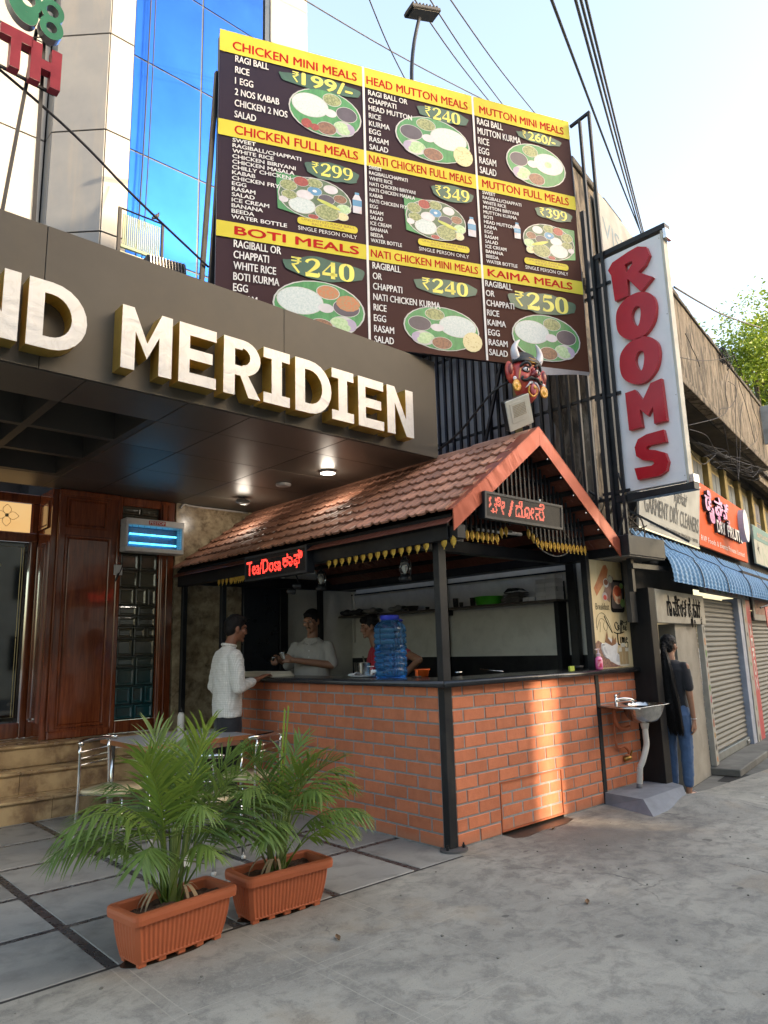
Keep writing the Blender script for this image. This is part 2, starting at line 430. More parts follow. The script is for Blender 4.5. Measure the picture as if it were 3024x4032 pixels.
# stone slabs set between polished dark strips
strip = mat('dark_granite_strip', (.028, .028, .030), (.05, .05, .052), rough=.28, scale=18, dirt=.5, dirtc=(.12, .11, .095), dscale=6)
slabm = mat('grey_stone_slab', (.235, .232, .212), (.31, .302, .27), rough=.55, scale=2.2, detail=9, rnd=.22, bump=.35, bscale=45, dirt=.55, dirtc=(.09, .09, .082), dscale=5, rvar=.1)
tb = struct('terrace_floor', MB().box(-8, 4.3, 3.80, 7.56, -.05, -.004), strip)
XL = [-2.72, -2.0, -1.28, -.57, .145, .86, 1.57, 2.28, 2.975, 3.69, 4.40]
YL = [3.775, 4.52, 5.25, 5.975, 6.715, 7.45, 7.55]
cache = {}
for i in range(len(XL) - 1):
    for j in range(len(YL) - 1):
        x0, x1, y0, y1 = XL[i] + .03, XL[i + 1] - .03, YL[j] + .028, YL[j + 1] - .028
        if x1 > 4.16: x1 = 4.2
        if j == len(YL) - 2: y1 = 7.52
        k = (round(x1 - x0, 3), round(y1 - y0, 3))
        if k not in cache: cache[k] = MB().box(0, k[0], 0, k[1], -.02, 0, .004).mesh('stone_slab'); cache[k].materials.append(slabm)
        piece('stone_slab', cache[k], tb, Matrix.Translation((x0, y0, random.uniform(-.0008, .0012))))

# marble steps: three risers up to the landing
def stepped():
    st = struct('entrance_steps', MB().box(-3, 4.05, 8.12, 9.9, -.02, .600), marble2)
    prev = 7.50
    for k, (z, y0, y1) in enumerate(((.205, 7.47, 7.82), (.415, 7.77, 8.12), (.630, 8.07, 9.9))):
        xs = [-3, -1.3, .35, 1.15 + .3 * (k % 2), 2.45 - .22 * k, 4.05]
        for a, b in zip(xs, xs[1:]):
            obj('riser', MB().box(a + .002, b - .002, y0 + .03, y0 + .06, z - .21 + .002, z - .032), marble2, st)
            obj('tread', MB().box(a + .001, b - .001, y0, y1, z - .03, z, .010), marble2, st)
stepped()

# ================================================================ THE HOTEL: composite panels, glass, column
panel = mat('grey_composite_panel', (.175, .180, .185), (.215, .218, .215), rough=.38, scale=1.5, detail=8, rnd=.08, dirt=.42, dirtc=(.30, .26, .20), dscale=1.6, dstretch=(2.5, 2.5, .35), metal=.15, rvar=.08)
seamm = mat('black_sealant', (.01, .01, .012), rough=.7)
N = NT('blue_mirror_glass')
oi = N.n('ShaderNodeObjectInfo'); nz = N.noise(.8, 5, .6); st_ = N.noise(5, 6, .7, (1.6, 1.6, .15))
N.set(Base_Color=N.mix(N.ramp(nz, [(.3, 0.), (.7, 1.)]), (.008, .052, .27), (.012, .072, .33)), Metallic=1.0, Roughness=N.math('ADD', N.math('MULTIPLY', st_, .10), .26))
N.bump(N.noise(.9, 2, .4), .03, .05)
blueg = N.m
hotel = thing('hotel_building', 'tall hotel block of grey metal panels with blue mirror glass behind the canopy', 'building', (3, 9.6, 0))
obj('wall', MB().box(-6, 6.6, 9.95, 18, 3.5, 17.9), seamm, hotel)
ZR = [3.9, 5.60, 7.17, 8.74, 10.31, 11.88, 13.45, 15.0]
def quadpanel(a, b, z0, z1, th=.02, g=.009):
    a = Vector((a[0], a[1], 0)); b = Vector((b[0], b[1], 0)); d = (b - a).normalized(); nrm = Vector((d.y, -d.x, 0))
    L = (b - a).length
    return MB().box(g, L - g, 0, th, z0 + g, z1 - g, .004, M=fr(a, d, -nrm, (0, 0, 1)))
for z0, z1 in zip(ZR, ZR[1:]):
    for a, b in (((-5.5, 9.80), (-3.9, 9.80)), ((-3.9, 9.80), (-2.3, 9.80)), ((-2.3, 9.80), (-.7, 9.80)), ((-.7, 9.80), (.9, 9.80)), ((.9, 9.80), (2.58, 9.80)),
                 ((2.585, 9.80), (2.585, 9.55)), ((2.585, 9.55), (3.135, 9.0)), ((3.135, 9.0), (3.49, 9.0)), ((3.49, 9.0), (3.49, 9.14)),
                 ((5.85, 9.14), (5.85, 9.0)), ((5.85, 9.0), (6.64, 9.0)), ((6.64, 9.0), (6.64, 10.2)), ((6.64, 10.2), (6.64, 12.2))):
        obj('wall_panel', quadpanel(a, b, z0, z1), panel, hotel)
obj('column', MB().prism([(3.16, 9.02), (3.48, 9.02), (3.48, 9.94), (2.62, 9.94), (2.62, 9.57)], 3.5, 15.0), seamm, hotel)
obj('column', MB().box(5.87, 6.62, 9.03, 9.95, 3.5, 15.0), seamm, hotel)
GZ = [4.0, 5.53, 7.09, 8.65, 10.22, 11.80, 13.4, 15.0]
for z0, z1 in zip(GZ, GZ[1:]):
    for x0, x1 in ((3.50, 4.60), (4.60, 5.74)):
        obj('glass_pane', MB().box(x0 + .016, x1 - .016, 9.06, 9.075, z0 + .016, z1 - .016), blueg, hotel)
mb = MB()
for z in GZ: mb.box(3.495, 5.85, 9.072, 9.11, z - .016, z + .016)
for x in (3.51, 4.60, 5.745): mb.box(x - .016, x + .016, 9.071, 9.109, 3.9, 15)
obj('mullion_frame', mb, mat('dark_mullion', (.018, .03, .05), rough=.35), hotel)
obj('glass_return', MB().box(5.752, 5.85, 9.03, 9.07, 3.9, 15), mat('dark_return', (.02, .035, .06), rough=.2), hotel)

# pale green slats added for a reflection in the glass; dark vent on the canopy
pg = mat('reflected_green', (.42, .50, .30), (.34, .42, .26), rough=.5, scale=4)
t = thing('reflection_slats', 'pale green slats with a top rail added in place of a reflection in the blue glass', 'screen', (3.7, 8.55, 4.45))
for i in range(19):
    x = 3.27 + i * .0275; obj('slat', MB().box(x, x + .016, 8.55, 8.565, 6.82, 7.26), pg, t)
obj('top_rail', MB().tube([(3.2, 8.55, 7.325), (3.84, 8.55, 7.325)], .012), blk, t)
obj('bottom_rail', MB().box(3.25, 3.80, 8.54, 8.575, 6.77, 6.81), pg, t)
obj('post', MB().box(3.2, 3.24, 8.53, 8.57, 4.45, 7.32), blk, t); obj('post', MB().box(3.80, 3.83, 8.53, 8.57, 4.45, 7.32), blk, t)
obj('lower_panel', MB().box(3.25, 3.60, 8.56, 8.58, 6.3, 6.72), mat('reflected_yellow', (.6, .62, .4), rough=.5), t)
bd = thing('bird', 'small grey pigeon perched on the rail of the pale green reflection slats', 'bird', (3.72, 8.55, 7.337))
feather = mat('grey_feathers', (.09, .09, .10), (.05, .05, .06), rough=.7, scale=40)
mb = MB(); path = cat([(3.66, 8.55, 7.350), (3.69, 8.55, 7.375), (3.725, 8.55, 7.410), (3.745, 8.55, 7.440), (3.748, 8.55, 7.460), (3.755, 8.55, 7.471)], 4)
n_ = len(path); mb.tube(path, [.004 + .024 * math.sin(math.pi * min(1, (i + 1) / n_ * 1.25) ** .9) if i < n_ * .72 else .012 - .003 * (i - n_ * .72) / n_ for i in range(n_)], 10)
obj('body', mb, feather, bd, True); obj('beak', MB().tube([(3.76, 8.55, 7.470), (3.775, 8.55, 7.467)], [.003, .0008], 6), blk, bd)
obj('leg', MB().tube([(3.72, 8.545, 7.375), (3.722, 8.545, 7.336)], .0018, 5), blk, bd); obj('leg', MB().tube([(3.72, 8.557, 7.375), (3.722, 8.557, 7.336)], .0018, 5), blk, bd)
t = thing('vent_box', 'dark louvred vent box lying on the canopy roof left of the banner', 'vent', (3.1, 6.6, 4.45))
M_ = fr((2.62, 6.1, 4.87), (.98, -.05, .06), (.05, .99, 0), (-.1, 0, .99))
obj('case', MB().box(0, .40, 0, .3, .30, .42, .01, M=M_), blk, t)
for i in range(12): obj('louvre', MB().box(.02 + i * .031, .032 + i * .031, -.02, -.002, .31, .41, M=M_), steel, t)
obj('leg', MB().box(.05, .09, .05, .09, -.42, .31, M=M_), blk, t); obj('leg', MB().box(.32, .36, .05, .09, -.42, .31, M=M_), blk, t)

# ================================================================ ENTRANCE CANOPY with raised letters
bronze = mat('bronze_composite', (.058, .054, .048), (.078, .072, .062), rough=.48, spec=.2, metal=.12, scale=1.2, detail=8, dirt=.30, dirtc=(.10, .085, .06), dscale=1.4, bump=.03, bscale=1.2, bdist=.02, rvar=.08)
ceilm = mat('ceiling_panel_dark', (.10, .09, .078), (.135, .12, .10), rough=.42, metal=.3, scale=2, detail=5, rnd=.35, rvar=.1)
can = thing('entrance_canopy', 'bronze entrance canopy with big letters reading ND MERIDIEN on its front', 'canopy', (2, 6.5, 3.40))
obj('core', MB().box(-3, 5.185, 4.872, 8.42, 3.70, 4.43), seamm, can)
for a, b in zip((-3, -.6, 1.335, 3.30, 5.2), (-.6, 1.335, 3.30, 5.2)):
    obj('fascia_panel', MB().box(a + .002, b - .002, 4.85, 4.87, 3.40, 4.452, .002), bronze, can)
obj('side_panel', MB().box(5.187, 5.203, 4.872, 8.42, 3.40, 4.452), bronze, can)
obj('top_sheet', MB().box(-3, 5.185, 4.872, 8.42, 4.431, 4.448), panel, can)
cx_ = [-2.6, -1.5, -.72, .07, .86, 1.66, 2.43, 2.99, 4.02, 5.18]; cy_ = [4.885, 5.44, 6.22, 7.0, 7.78, 8.40]
for i in range(len(cx_) - 1):
    for j in range(len(cy_) - 1):
        x0, x1, y0, y1 = cx_[i] + .004, cx_[i + 1] - .004, cy_[j] + .004, cy_[j + 1] - .004
        if x1 < 2.5 and 1 <= j <= 3:
            e = .065
            obj('ceiling_panel', MB().box(x0, x1, y0, y1, 3.655, 3.665), ceilm, can)
            mb = MB().box(x0 - .004, x1 + .004, y1 - e, y1 + .004, 3.405, 3.654); obj('coffer_beam', mb, bronze, can)
            obj('coffer_beam', MB().box(x1 - e, x1 + .004, y0, y1 - e - .002, 3.406, 3.653), bronze, can)
        else:
            obj('ceiling_panel', MB().box(x0, x1, y0, y1, 3.402, 3.414, .002), ceilm, can)
obj('ceiling_backing', MB().box(-2.9, 5.15, 4.9, 8.4, 3.67, 3.695), seamm, can)
for a, b, c, d in ((-2.6, 5.18, 4.885, 5.44), (-2.6, 5.18, 7.78, 8.40), (2.43, 5.18, 5.445, 7.775)):
    obj('ceiling_backing', MB().box(a, b, c, d, 3.42, 3.424), seamm, can)

# letters: mirror-white faces, gold returns
def stroke(poly, holes=()): return poly, holes
def arcpts(cx, cy, rx, ry, a0, a1, n=12): return [(cx + rx * math.cos(R(a0 + (a1 - a0) * i / n)), cy + ry * math.sin(R(a0 + (a1 - a0) * i / n))) for i in range(n + 1)]
def L_D(w=.38, h=.475, t_=.10):
    o = [(0, 0)] + arcpts(w - .235, h / 2, .235, h / 2, -90, 90) + [(0, h)]
    i = [(t_, t_ * .85)] + arcpts(w - .235, h / 2, .235 - t_, h / 2 - t_ * .85, -90, 90) + [(t_, h - t_ * .85)]
    return [(o, i)]
def ring_faces(o, i):
    import bmesh
    from mathutils.geometry import tessellate_polygon
    vs = [Vector((x, y, 0)) for x, y in o] + [Vector((x, y, 0)) for x, y in (i or [])]
    tr = tessellate_polygon([[Vector((x, y, 0)) for x, y in o], [Vector((x, y, 0)) for x, y in i]]) if i else tessellate_polygon([[Vector((x, y, 0)) for x, y in o]])
    return vs, [tuple(t_) for t_ in tr]
def letter3d(shape, M, depth, parent, face_m, side_m, name='letter', inset=.004):
    """shape: list of (outer, hole or None); M maps (x, y, out-of-the-wall)"""
    mb = MB(); side = MB()
    for o, i in shape:
        vs, tr = ring_faces(o, i)
        mb.add([M @ Vector((v.x, v.y, depth + .001)) for v in vs], tr)
        for loop in ([o] + ([i] if i else [])):
            n = len(loop)
            side.add([M @ Vector((x, y, 0)) for x, y in loop] + [M @ Vector((x, y, depth)) for x, y in loop],
                     [(k, (k + 1) % n, n + (k + 1) % n, n + k) for k in range(n)])
    s_ = obj(name, side, side_m, parent)
    f_ = obj('letter_face', mb, face_m, s_)
    return s_
def pL(w, h, t_):   # simple straight letters as lists of polygons that only touch
    return dict(
        E=[([(0, 0), (w, 0), (w, t_), (t_, t_), (t_, h / 2 - t_ / 2), (w * .9, h / 2 - t_ / 2), (w * .9, h / 2 + t_ / 2), (t_, h / 2 + t_ / 2), (t_, h - t_), (w, h - t_), (w, h), (0, h)], None)],
        I=[([(0, 0), (w, 0), (w, t_), (w / 2 + .05, t_), (w / 2 + .05, h - t_), (w, h - t_), (w, h), (0, h), (0, h - t_), (w / 2 - .05, h - t_), (w / 2 - .05, t_), (0, t_)], None)],
        N=[([(0, 0), (.10, 0), (.10, h * .66), (w - .10, 0), (w, 0), (w, h), (w - .10, h), (w - .10, h * .36), (.10, h), (0, h)], None)],
        M=[([(0, 0), (.10, 0), (.10, h * .62), (w / 2, h * .22), (w - .10, h * .62), (w - .10, 0), (w, 0), (w, h), (w - .085, h), (w / 2, h * .47), (.085, h), (0, h)], None)],
    )
def L_R(w=.335, h=.475, t_=.10):
    rr_ = h * .30
    o = [(0, 0), (t_, 0), (t_, h * .36), (t_ + .05, h * .36), (w - .11, 0), (w, 0), (w - .115, h * .385)] + arcpts(w - .16, h - rr_ - .005, .16, rr_ + .005, -62, 90, 10) + [(0, h)]
    i = [(t_, h * .53), (w - .17, h * .53)] + arcpts(w - .17, h * .705, .075, h * .175 - .01, -85, 85, 8) + [(w - .17, h - t_ * .85), (t_, h - t_ * .85)]
    return [(o, i)]
N = NT('letter_white_face'); vor = N.noise(5, 3, .5, None, 1.5)
N.set(Base_Color=N.mix(N.ramp(vor, [(.46, 0.), (.5, .35), (.54, .0)]), (.60, .595, .58), (.48, .46, .41)), Metallic=.0, Roughness=.22); N.bump(vor, .22, .02)
lface = N.m
def on_fascia(x, z, y=4.85): return fr((x, y, z), (1, 0, 0), (0, 0, 1), (0, -1, 0))
H_ = .475
for ch, x, w_ in (('N', .80, .355), ('D', 1.205, .38), ('M', 1.825, .38), ('E', 2.26, .31), ('R', 2.635, .335), ('I', 3.0, .258), ('D', 3.315, .385), ('I', 3.705, .25), ('E', 4.01, .31), ('N', 4.365, .345)):
    sh_ = L_D(w_) if ch == 'D' else L_R(w_) if ch == 'R' else pL(w_, H_, .088)[ch]
    letter3d(sh_, on_fascia(x, 3.49), .145, can, lface, gold)

# round ceiling lights
lw = NT('lit_diffuser'); lw.set(Base_Color=(.8, .8, .8), Emission_Color=(1, .98, .93), Emission_Strength=2.0)
loff = mat('unlit_diffuser', (.55, .54, .52), rough=.4)
for x, y, z, on, lab in ((4.60, 5.93, 3.40, 1, 'lit round white ceiling lamp nearest the right end of the canopy'), (4.55, 6.70, 3.40, 0, 'unlit round ceiling lamp beside the roof tiles, right of the hanging lamp'),
                     (4.55, 7.58, 3.40, 2, 'lit ceiling lamp hanging tilted from its hole above the marble wall'), (1.95, 5.62, 3.65, 0, 'unlit round lamp in the front ceiling coffer'), (1.92, 7.18, 3.65, 0, 'unlit round lamp in the rear ceiling coffer at the left edge')):
    t = thing('ceiling_light', lab, 'ceiling light', (x, y, z), group='round lamps under the canopy')
    M_ = Matrix.Translation((x, y, z)) @ (Euler((R(28), R(-10), 0)).to_matrix().to_4x4() @ Matrix.Translation((0, 0, -.05)) if on == 2 else I4)
    obj('housing', MB().lathe([(.088, -.002), (.088, -.022), (.080, -.026)], 28, M_), loff, t, True, autosm=40)
    obj('diffuser', MB().lathe([(.079, -.026), (.06, -.030), (.0, -.032)], 28, M_), lw.m if on else loff, t, True)
    if on == 2: obj('wire', MB().tube([(x, y, z), (x + .02, y - .03, z - .04)], .004, 6), rubber, t)
    if on:
        ld = bpy.data.lights.new('lamp', 'POINT'); ld.energy = 1.1; ld.color = (1, .93, .8); ld.shadow_soft_size = .07
        lo_ = bpy.data.objects.new('lamp', ld); COL.objects.link(lo_); lo_.parent = t; lo_.matrix_parent_inverse = Matrix.Translation((-x, -y, -z)); lo_.location = (x, y, z - (.12 if on == 2 else .06))

# ================================================================ WOODEN ENTRANCE
N = NT('varnished_teak')
gr = N.noise(9, 8, .65, (3.0, 3.0, .25), .8); g2 = N.noise(1.2, 3, .5)
N.set(Base_Color=N.mix(N.ramp(gr, [(.34, 0.), (.66, 1.)]), (.26, .066, .022), (.115, .027, .010)), Roughness=N.math('ADD', N.math('MULTIPLY', g2, .10), .10), Coat_Weight=.7, Coat_Roughness=.05)
N.bump(N.noise(7, 4, .6, (1.5, 1.5, .3)), .10, .006)
teak = N.m
wd = thing('wooden_entrance', 'varnished red-brown teak door front with moulded panels above the marble steps', 'entrance', (3, 8.4, .63))
obj('post_body', MB().box(2.635, 3.30, 8.372, 8.60, .632, 3.40), teak, wd)
def moulded(parent, X0, X1, Z0, Z1, y, name='door_panel', steps_=((.0, -.004), (.012, .016), (.028, .016), (.040, .0), (.052, .012), (.066, .012))):
    """a picture-frame moulding and a field, pushed out of the face at y"""
    mb = MB(); prev = None; n = len(steps_)
    vs = []
    for d, o_ in steps_: vs += [(X0 + d, y - o_, Z0 + d), (X1 - d, y - o_, Z0 + d), (X1 - d, y - o_, Z1 - d), (X0 + d, y - o_, Z1 - d)]
    fs = [(4 * k + i, 4 * k + (i + 1) % 4, 4 * k + 4 + (i + 1) % 4, 4 * k + 4 + i) for k in range(n - 1) for i in range(4)] + [tuple(4 * (n - 1) + i for i in range(4))]
    return obj(name, mb.add(vs, fs), teak, parent)
moulded(wd, 2.70, 3.19, 2.96, 3.32, 8.372); moulded(wd, 2.70, 3.24, .735, 2.88, 8.372)
obj('post_cap', MB().box(2.615, 3.32, 8.33, 8.372, 3.335, 3.398, .012), teak, wd)
obj('base_board', MB().box(2.628, 3.305, 8.345, 8.371, .633, .715, .01), teak, wd)
obj('corner_bead', MB().tube([(2.632, 8.369, .72), (2.632, 8.369, 3.335)], .012, 8), teak, wd)
# side return of the post and recessed glazed door
obj('side_return', MB().box(2.56, 2.632, 8.40, 8.9, .632, 3.40), teak, wd)
ob = moulded(wd, 8.47, 8.82, .80, 2.80, 0, 'side_panel'); ob.data.transform(Matrix(((0, 1, 0, 2.556), (1, 0, 0, 0), (0, 0, 1, 0), (0, 0, 0, 1))))
ob = moulded(wd, 8.47, 8.82, 2.95, 3.28, 0, 'side_panel'); ob.data.transform(Matrix(((0, 1, 0, 2.556), (1, 0, 0, 0), (0, 0, 1, 0), (0, 0, 0, 1))))
obj('header', MB().box(-2.2, 2.56, 8.86, 8.94, 3.29, 3.40, .01), teak, wd)
obj('transom_rail', MB().box(-2.2, 2.56, 8.85, 8.93, 2.83, 2.94, .012), teak, wd)
obj('door_frame', MB().box(2.49, 2.559, 8.87, 8.95, .632, 3.29, .008), teak, wd)
etched = NT('dark_etched_glass'); etched.set(Base_Color=(.012, .014, .013), Roughness=.04, Specular_IOR_Level=.9, IOR=1.6)
amber = NT('amber_lit_glass'); nzz = amber.noise(3, 3, .5)
amber.set(Base_Color=(.5, .28, .06), Roughness=.15, Emission_Color=amber.mix(nzz, (1, .55, .18), (1, .74, .38)), Emission_Strength=.13)
def flower(mb, c, s_, y):
    for k in range(4):
        a = k * math.pi / 2
        for sg in (-1, 1):
            mb.tube([(c[0] + s_ * (t_ * math.cos(a)) - sg * .35 * s_ * math.sin(math.pi * t_) * math.sin(a), y, c[1] + s_ * (t_ * math.sin(a)) + sg * .35 * s_ * math.sin(math.pi * t_) * math.cos(a)) for t_ in [i / 8 for i in range(9)]], .003, 5)
    mb.lathe([(.16 * s_, 0), (.16 * s_, .004)], 10, fr((c[0], y, c[1]), (1, 0, 0), (0, 0, 1), (0, -1, 0)))
goldline = mat('etched_gold_line', (.5, .4, .2), rough=.3, metal=.8)
for x0, x1 in ((1.22, 2.475), (-.1, 1.16), (-1.4, -.16)):
    tp = obj('transom_glass', MB().box(x0, x1, 8.89, 8.90, 2.945, 3.285), amber.m, wd)
    mb = MB(); flower(mb, (x1 - .26, 3.13), .13, 8.886); flower(mb, (x1 - .9, 3.13), .13, 8.886)
    obj('etched_motif', mb, goldline, tp)
    gd = obj('glass_door', MB().box(x0 + .02, x1, 8.89, 8.90, .80, 2.825), etched.m, wd)
    mb = MB()
    for d in (.05, .075):
        mb.tube([(x0 + d, 8.887, .86), (x1 - d, 8.887, .86), (x1 - d, 8.887, 2.77), (x0 + d, 8.887, 2.77)], .003, 4, closed=True)
    for zc in (2.55, 2.1, 1.58): flower(mb, (x1 - .38, zc), .10 if zc != 2.1 else .07, 8.886)
    mb.tube([(x1 - .38, 8.887, 1.0), (x1 - .38, 8.887, 2.75)], .003, 4)
    obj('etched_motif', mb, goldline, gd)
    obj('door_bottom_rail', MB().box(x0, x1 + .015, 8.875, 8.945, .632, .80, .01), teak, wd)
    obj('door_stile', MB().box(x0 - .05, x0 + .018, 8.87, 8.95, .801, 2.829, .008), teak, wd)
# glass-block window with its teak frame
gw = thing('glass_relief_window', 'tall narrow window of clear moulded glass blocks in a teak frame beside the marble wall', 'window', (3.6, 8.36, .63))
for a, b, c, d in ((3.302, 3.36, .635, 3.398), (3.84, 4.03, .635, 3.398), (3.362, 3.838, 3.29, 3.396), (3.362, 3.838, .636, .765)):
    obj('frame', MB().box(a, b, 8.362, 8.50, c, d, .010), teak, gw)
obj('frame_moulding', MB().box(3.86, 3.90, 8.345, 8.361, .70, 3.35, .006), teak, gw); obj('frame_moulding', MB().box(3.93, 3.95, 8.35, 8.361, .70, 3.35, .006), teak, gw)
rg = NT('moulded_glass'); hn = rg.noise(14, 3, .5); zz = rg.n('ShaderNodeSeparateXYZ'); rg.l(rg.pos(), zz.inputs[0])
rg.set(Base_Color=rg.mix(rg.ramp(rg.math('MULTIPLY', zz.outputs[2], .33), [(.33, 0.), (.55, 1.)]), (.012, .075, .085), (.085, .080, .058)), Roughness=.08, Specular_IOR_Level=.8, Coat_Weight=.6, Coat_Roughness=.04)
rg.bump(hn, .35, .01)
random.seed(11)
zr = .77; row = 0
while zr < 3.28:
    hh = random.choice((.13, .17, .21)) if zr + .2 < 3.28 else 3.285 - zr
    cuts = [3.362, 3.362 + random.choice((.15, .2, .24)), 3.838 - random.choice((.0, .12)), 3.838] if row % 3 else [3.362, 3.60, 3.838]
    cuts = sorted(set(cuts))
    for a, b in zip(cuts, cuts[1:]):
        if b - a < .03: continue
        z2 = min(zr + hh, 3.285)
        mb = MB(); c_ = .018
        steps_ = ((.003, 8.43), (.012, 8.405), (.026, 8.402), (.040, 8.418))
        vs = []
        for d, yy in steps_: vs += [(a + d, yy, zr + d), (b - d, yy, zr + d), (b - d, yy, z2 - d), (a + d, yy, z2 - d)]
        n = len(steps_)
        mb.add(vs, [(4 * k + i, 4 * k + (i + 1) % 4, 4 * k + 4 + (i + 1) % 4, 4 * k + 4 + i) for k in range(n - 1) for i in range(4)] + [tuple(4 * (n - 1) + i for i in range(4))])
        obj('glass_block', mb, rg.m, gw)
    zr += hh; row += 1
obj('glass_back', MB().box(3.36, 3.84, 8.432, 8.44, .766, 3.29), rg.m, gw)

# marble pier beside the kiosk with a white conduit at its head
mw = thing('marble_wall', 'mottled brown marble wall between the entrance and the kiosk', 'wall', (4.6, 8.45, 0))
obj('facing', MB().box(4.16, 5.03, 8.40, 8.6, 0, 3.30), marble, mw)
obj('return_facing', MB().box(4.045, 4.158, 8.36, 8.6, 0, 3.398), marble, mw)
obj('upper_facing', MB().box(4.16, 5.5, 8.402, 8.6, 3.302, 3.40), marble, mw)
t = tag(obj('conduit_pipe', MB().tube(cat([(4.09, 8.34, 3.33), (4.14, 8.34, 3.385), (4.3, 8.385, 3.385), (5.1, 8.385, 3.385)], 4), .012, 8), mat('white_pvc', (.6, .58, .53), rough=.4), None, True), 'white conduit pipe running along the top of the brown marble wall', 'pipe')

# fly zapper
z = thing('insect_killer', 'white wall lamp insect killer with two glowing blue tubes and a PESTOP plate', 'insect killer', (3.7, 8.28, 2.7))
wm = mat('zapper_white', (.62, .62, .60), rough=.35)
for a, b, c, d in ((3.325, 4.06, 3.03, 3.11), (3.325, 4.06, 2.71, 2.765), (3.325, 3.352, 2.766, 3.029), (4.03, 4.06, 2.766, 3.029)):
    obj('housing', MB().box(a, b, 8.16, 8.34, c, d, .006), wm, z)
obj('back_plate', MB().box(3.353, 4.029, 8.30, 8.335, 2.766, 3.029), mat('zapper_back', (.05, .12, .2), rough=.3, metal=.5), z)
tubem = NT('uv_tube'); tubem.set(Base_Color=(.1, .4, .9), Emission_Color=(.06, .55, 1.0), Emission_Strength=.85)
for zz_ in (2.93, 2.82): obj('uv_tube', MB().tube([(3.40, 8.24, zz_), (3.99, 8.24, zz_)], .013, 10), tubem.m, z, True)
mb = MB()
for k in range(12): mb.tube([(3.355, 8.17, 2.775 + k * .022), (4.028, 8.17, 2.775 + k * .022)], .0016, 4)
for k in range(9): mb.tube([(3.40 + k * .075, 8.168, 2.768), (3.40 + k * .075, 8.168, 3.028)], .0018, 4)
obj('wire_guard', mb, steel, z)
bp = obj('name_plate', MB().box(3.60, 3.81, 8.155, 8.16, 3.045, 3.095), mat('plate_red', (.45, .02, .02), rough=.4), z)
mb = MB(); text(mb, 'PESTOP', 'B', 3.61, 3.80, 3.052, 3.088, lambda x, y, d: (x, 8.153, y)); obj('lettering', mb, mat('print_white', (.75, .74, .72), rough=.5), bp)
prw = MATS['print_white']
t = thing('wall_socket', 'small white power socket with a black lead on the teak post below the insect killer', 'socket', (3.325, 8.33, 2.5))
obj('plate', MB().box(3.27, 3.37, 8.335, 8.352, 2.44, 2.56, .004), wm, t)
obj('lead', MB().tube(cat([(3.33, 8.32, 2.72), (3.31, 8.31, 2.62), (3.35, 8.30, 2.55), (3.31, 8.31, 2.42), (3.28, 8.32, 2.36), (3.32, 8.33, 2.46)], 6), .006, 6), rubber, t, True)
# ================================================================ THE KIOSK
ks = thing('tea_kiosk', 'tea stall with painted brick counter, black posts and a red tiled gable roof', 'kiosk', (5.6, 5.9, 0))
N = NT('painted_brick')
oi = N.n('ShaderNodeObjectInfo'); nb = N.noise(9, 7, .7); nf = N.noise(70, 4, .7)
base = N.mix(N.ramp(nb, [(.35, 0.), (.66, 1.)]), (.55, .175, .080), (.45, .135, .060))
base = N.mix(N.math('MULTIPLY', N.ramp(N.noise(35, 5, .75, (1, 1, .5)), [(.55, 0.), (.7, 1.)]), .35), base, (.52, .17, .07))
hs = N.n('ShaderNodeHueSaturation'); v = N.math('MULTIPLY_ADD', oi.outputs['Random'], .24); v.node.inputs[2].default_value = .88; N.l(v, hs.inputs['Value']); N.l(base, hs.inputs['Color'])
zz = N.n('ShaderNodeSeparateXYZ'); N.l(N.pos(), zz.inputs[0])
low = N.ramp(N.math('ADD', zz.outputs[2], N.math('MULTIPLY', nb, .10)), [(.05, 1.), (.14, 0.)])
N.set(Base_Color=N.mix(N.math('MULTIPLY', N.ramp(N.noise(2.4, 8, .75, (1, 1, .5), .8), [(.56, 0.), (.74, 1.)]), .14), N.mix(N.math('MULTIPLY', low, .55), hs.outputs[0], (.30, .17, .11)), (.24, .10, .06)), Roughness=.72); N.bump(N.math('ADD', nf, nb), .45, .005)
brickm = N.m
mortar = mat('grey_mortar', (.30, .30, .29), (.22, .222, .22), rough=.85, scale=22, bump=.6, bscale=60, bdist=.006, dirt=.3, dirtc=(.08, .08, .075))
bw, bh, px_, pz_ = .248, .0865, .2633, .1008
ztop = 1.208
brk = {}
def brick_mesh(L, h):
    k = (round(L, 3), round(h, 3))
    if k not in brk:
        mb = MB().box(0, L, 0, .02, 0, h, .0035)
        brk[k] = mb.mesh('brick'); brk[k].materials.append(brickm)
    return brk[k]
def brick_face(parent, org, ax, out, length, offs, skip=None, edge=.0):
    """rows of brick slips on a face; org: corner at the floor, ax: along, out: out of the face"""
    ax = Vector(ax); out = Vector(out)
    for row in range(12):
        z1 = ztop - row * pz_; z0 = z1 - bh
        if row == 11: z0 = .012
        off = offs[row % 2]; x = off
        segs = []
        if off > .05: segs.append((.0, off - .015))
        while x < length - .02:
            segs.append((x, min(x + bw, length))); x += px_
        for a, b in segs:
            if b - a < .03: continue
            for a2, b2 in (skip(a, b, z0, z1) if skip else [(a, b)]):
                if b2 - a2 < .03: continue
                o_ = Vector(org) + ax * a2 + out * random.uniform(-.0012, .0016)
                piece('brick', brick_mesh(b2 - a2, z1 - z0), parent, fr(o_ + Vector((0, 0, z0)) + out * .018, ax, -out, (0, 0, 1)))
# left face: plane x = 4.16, running back from the corner post
wl = obj('counter_wall', MB().box(4.1635, 4.30, 3.99, 7.36, 0, 1.215), mortar, ks)
brick_face(wl, (4.176, 3.998, 0), (0, 1, 0), (-1, 0, 0), 3.36, (.125, .0))
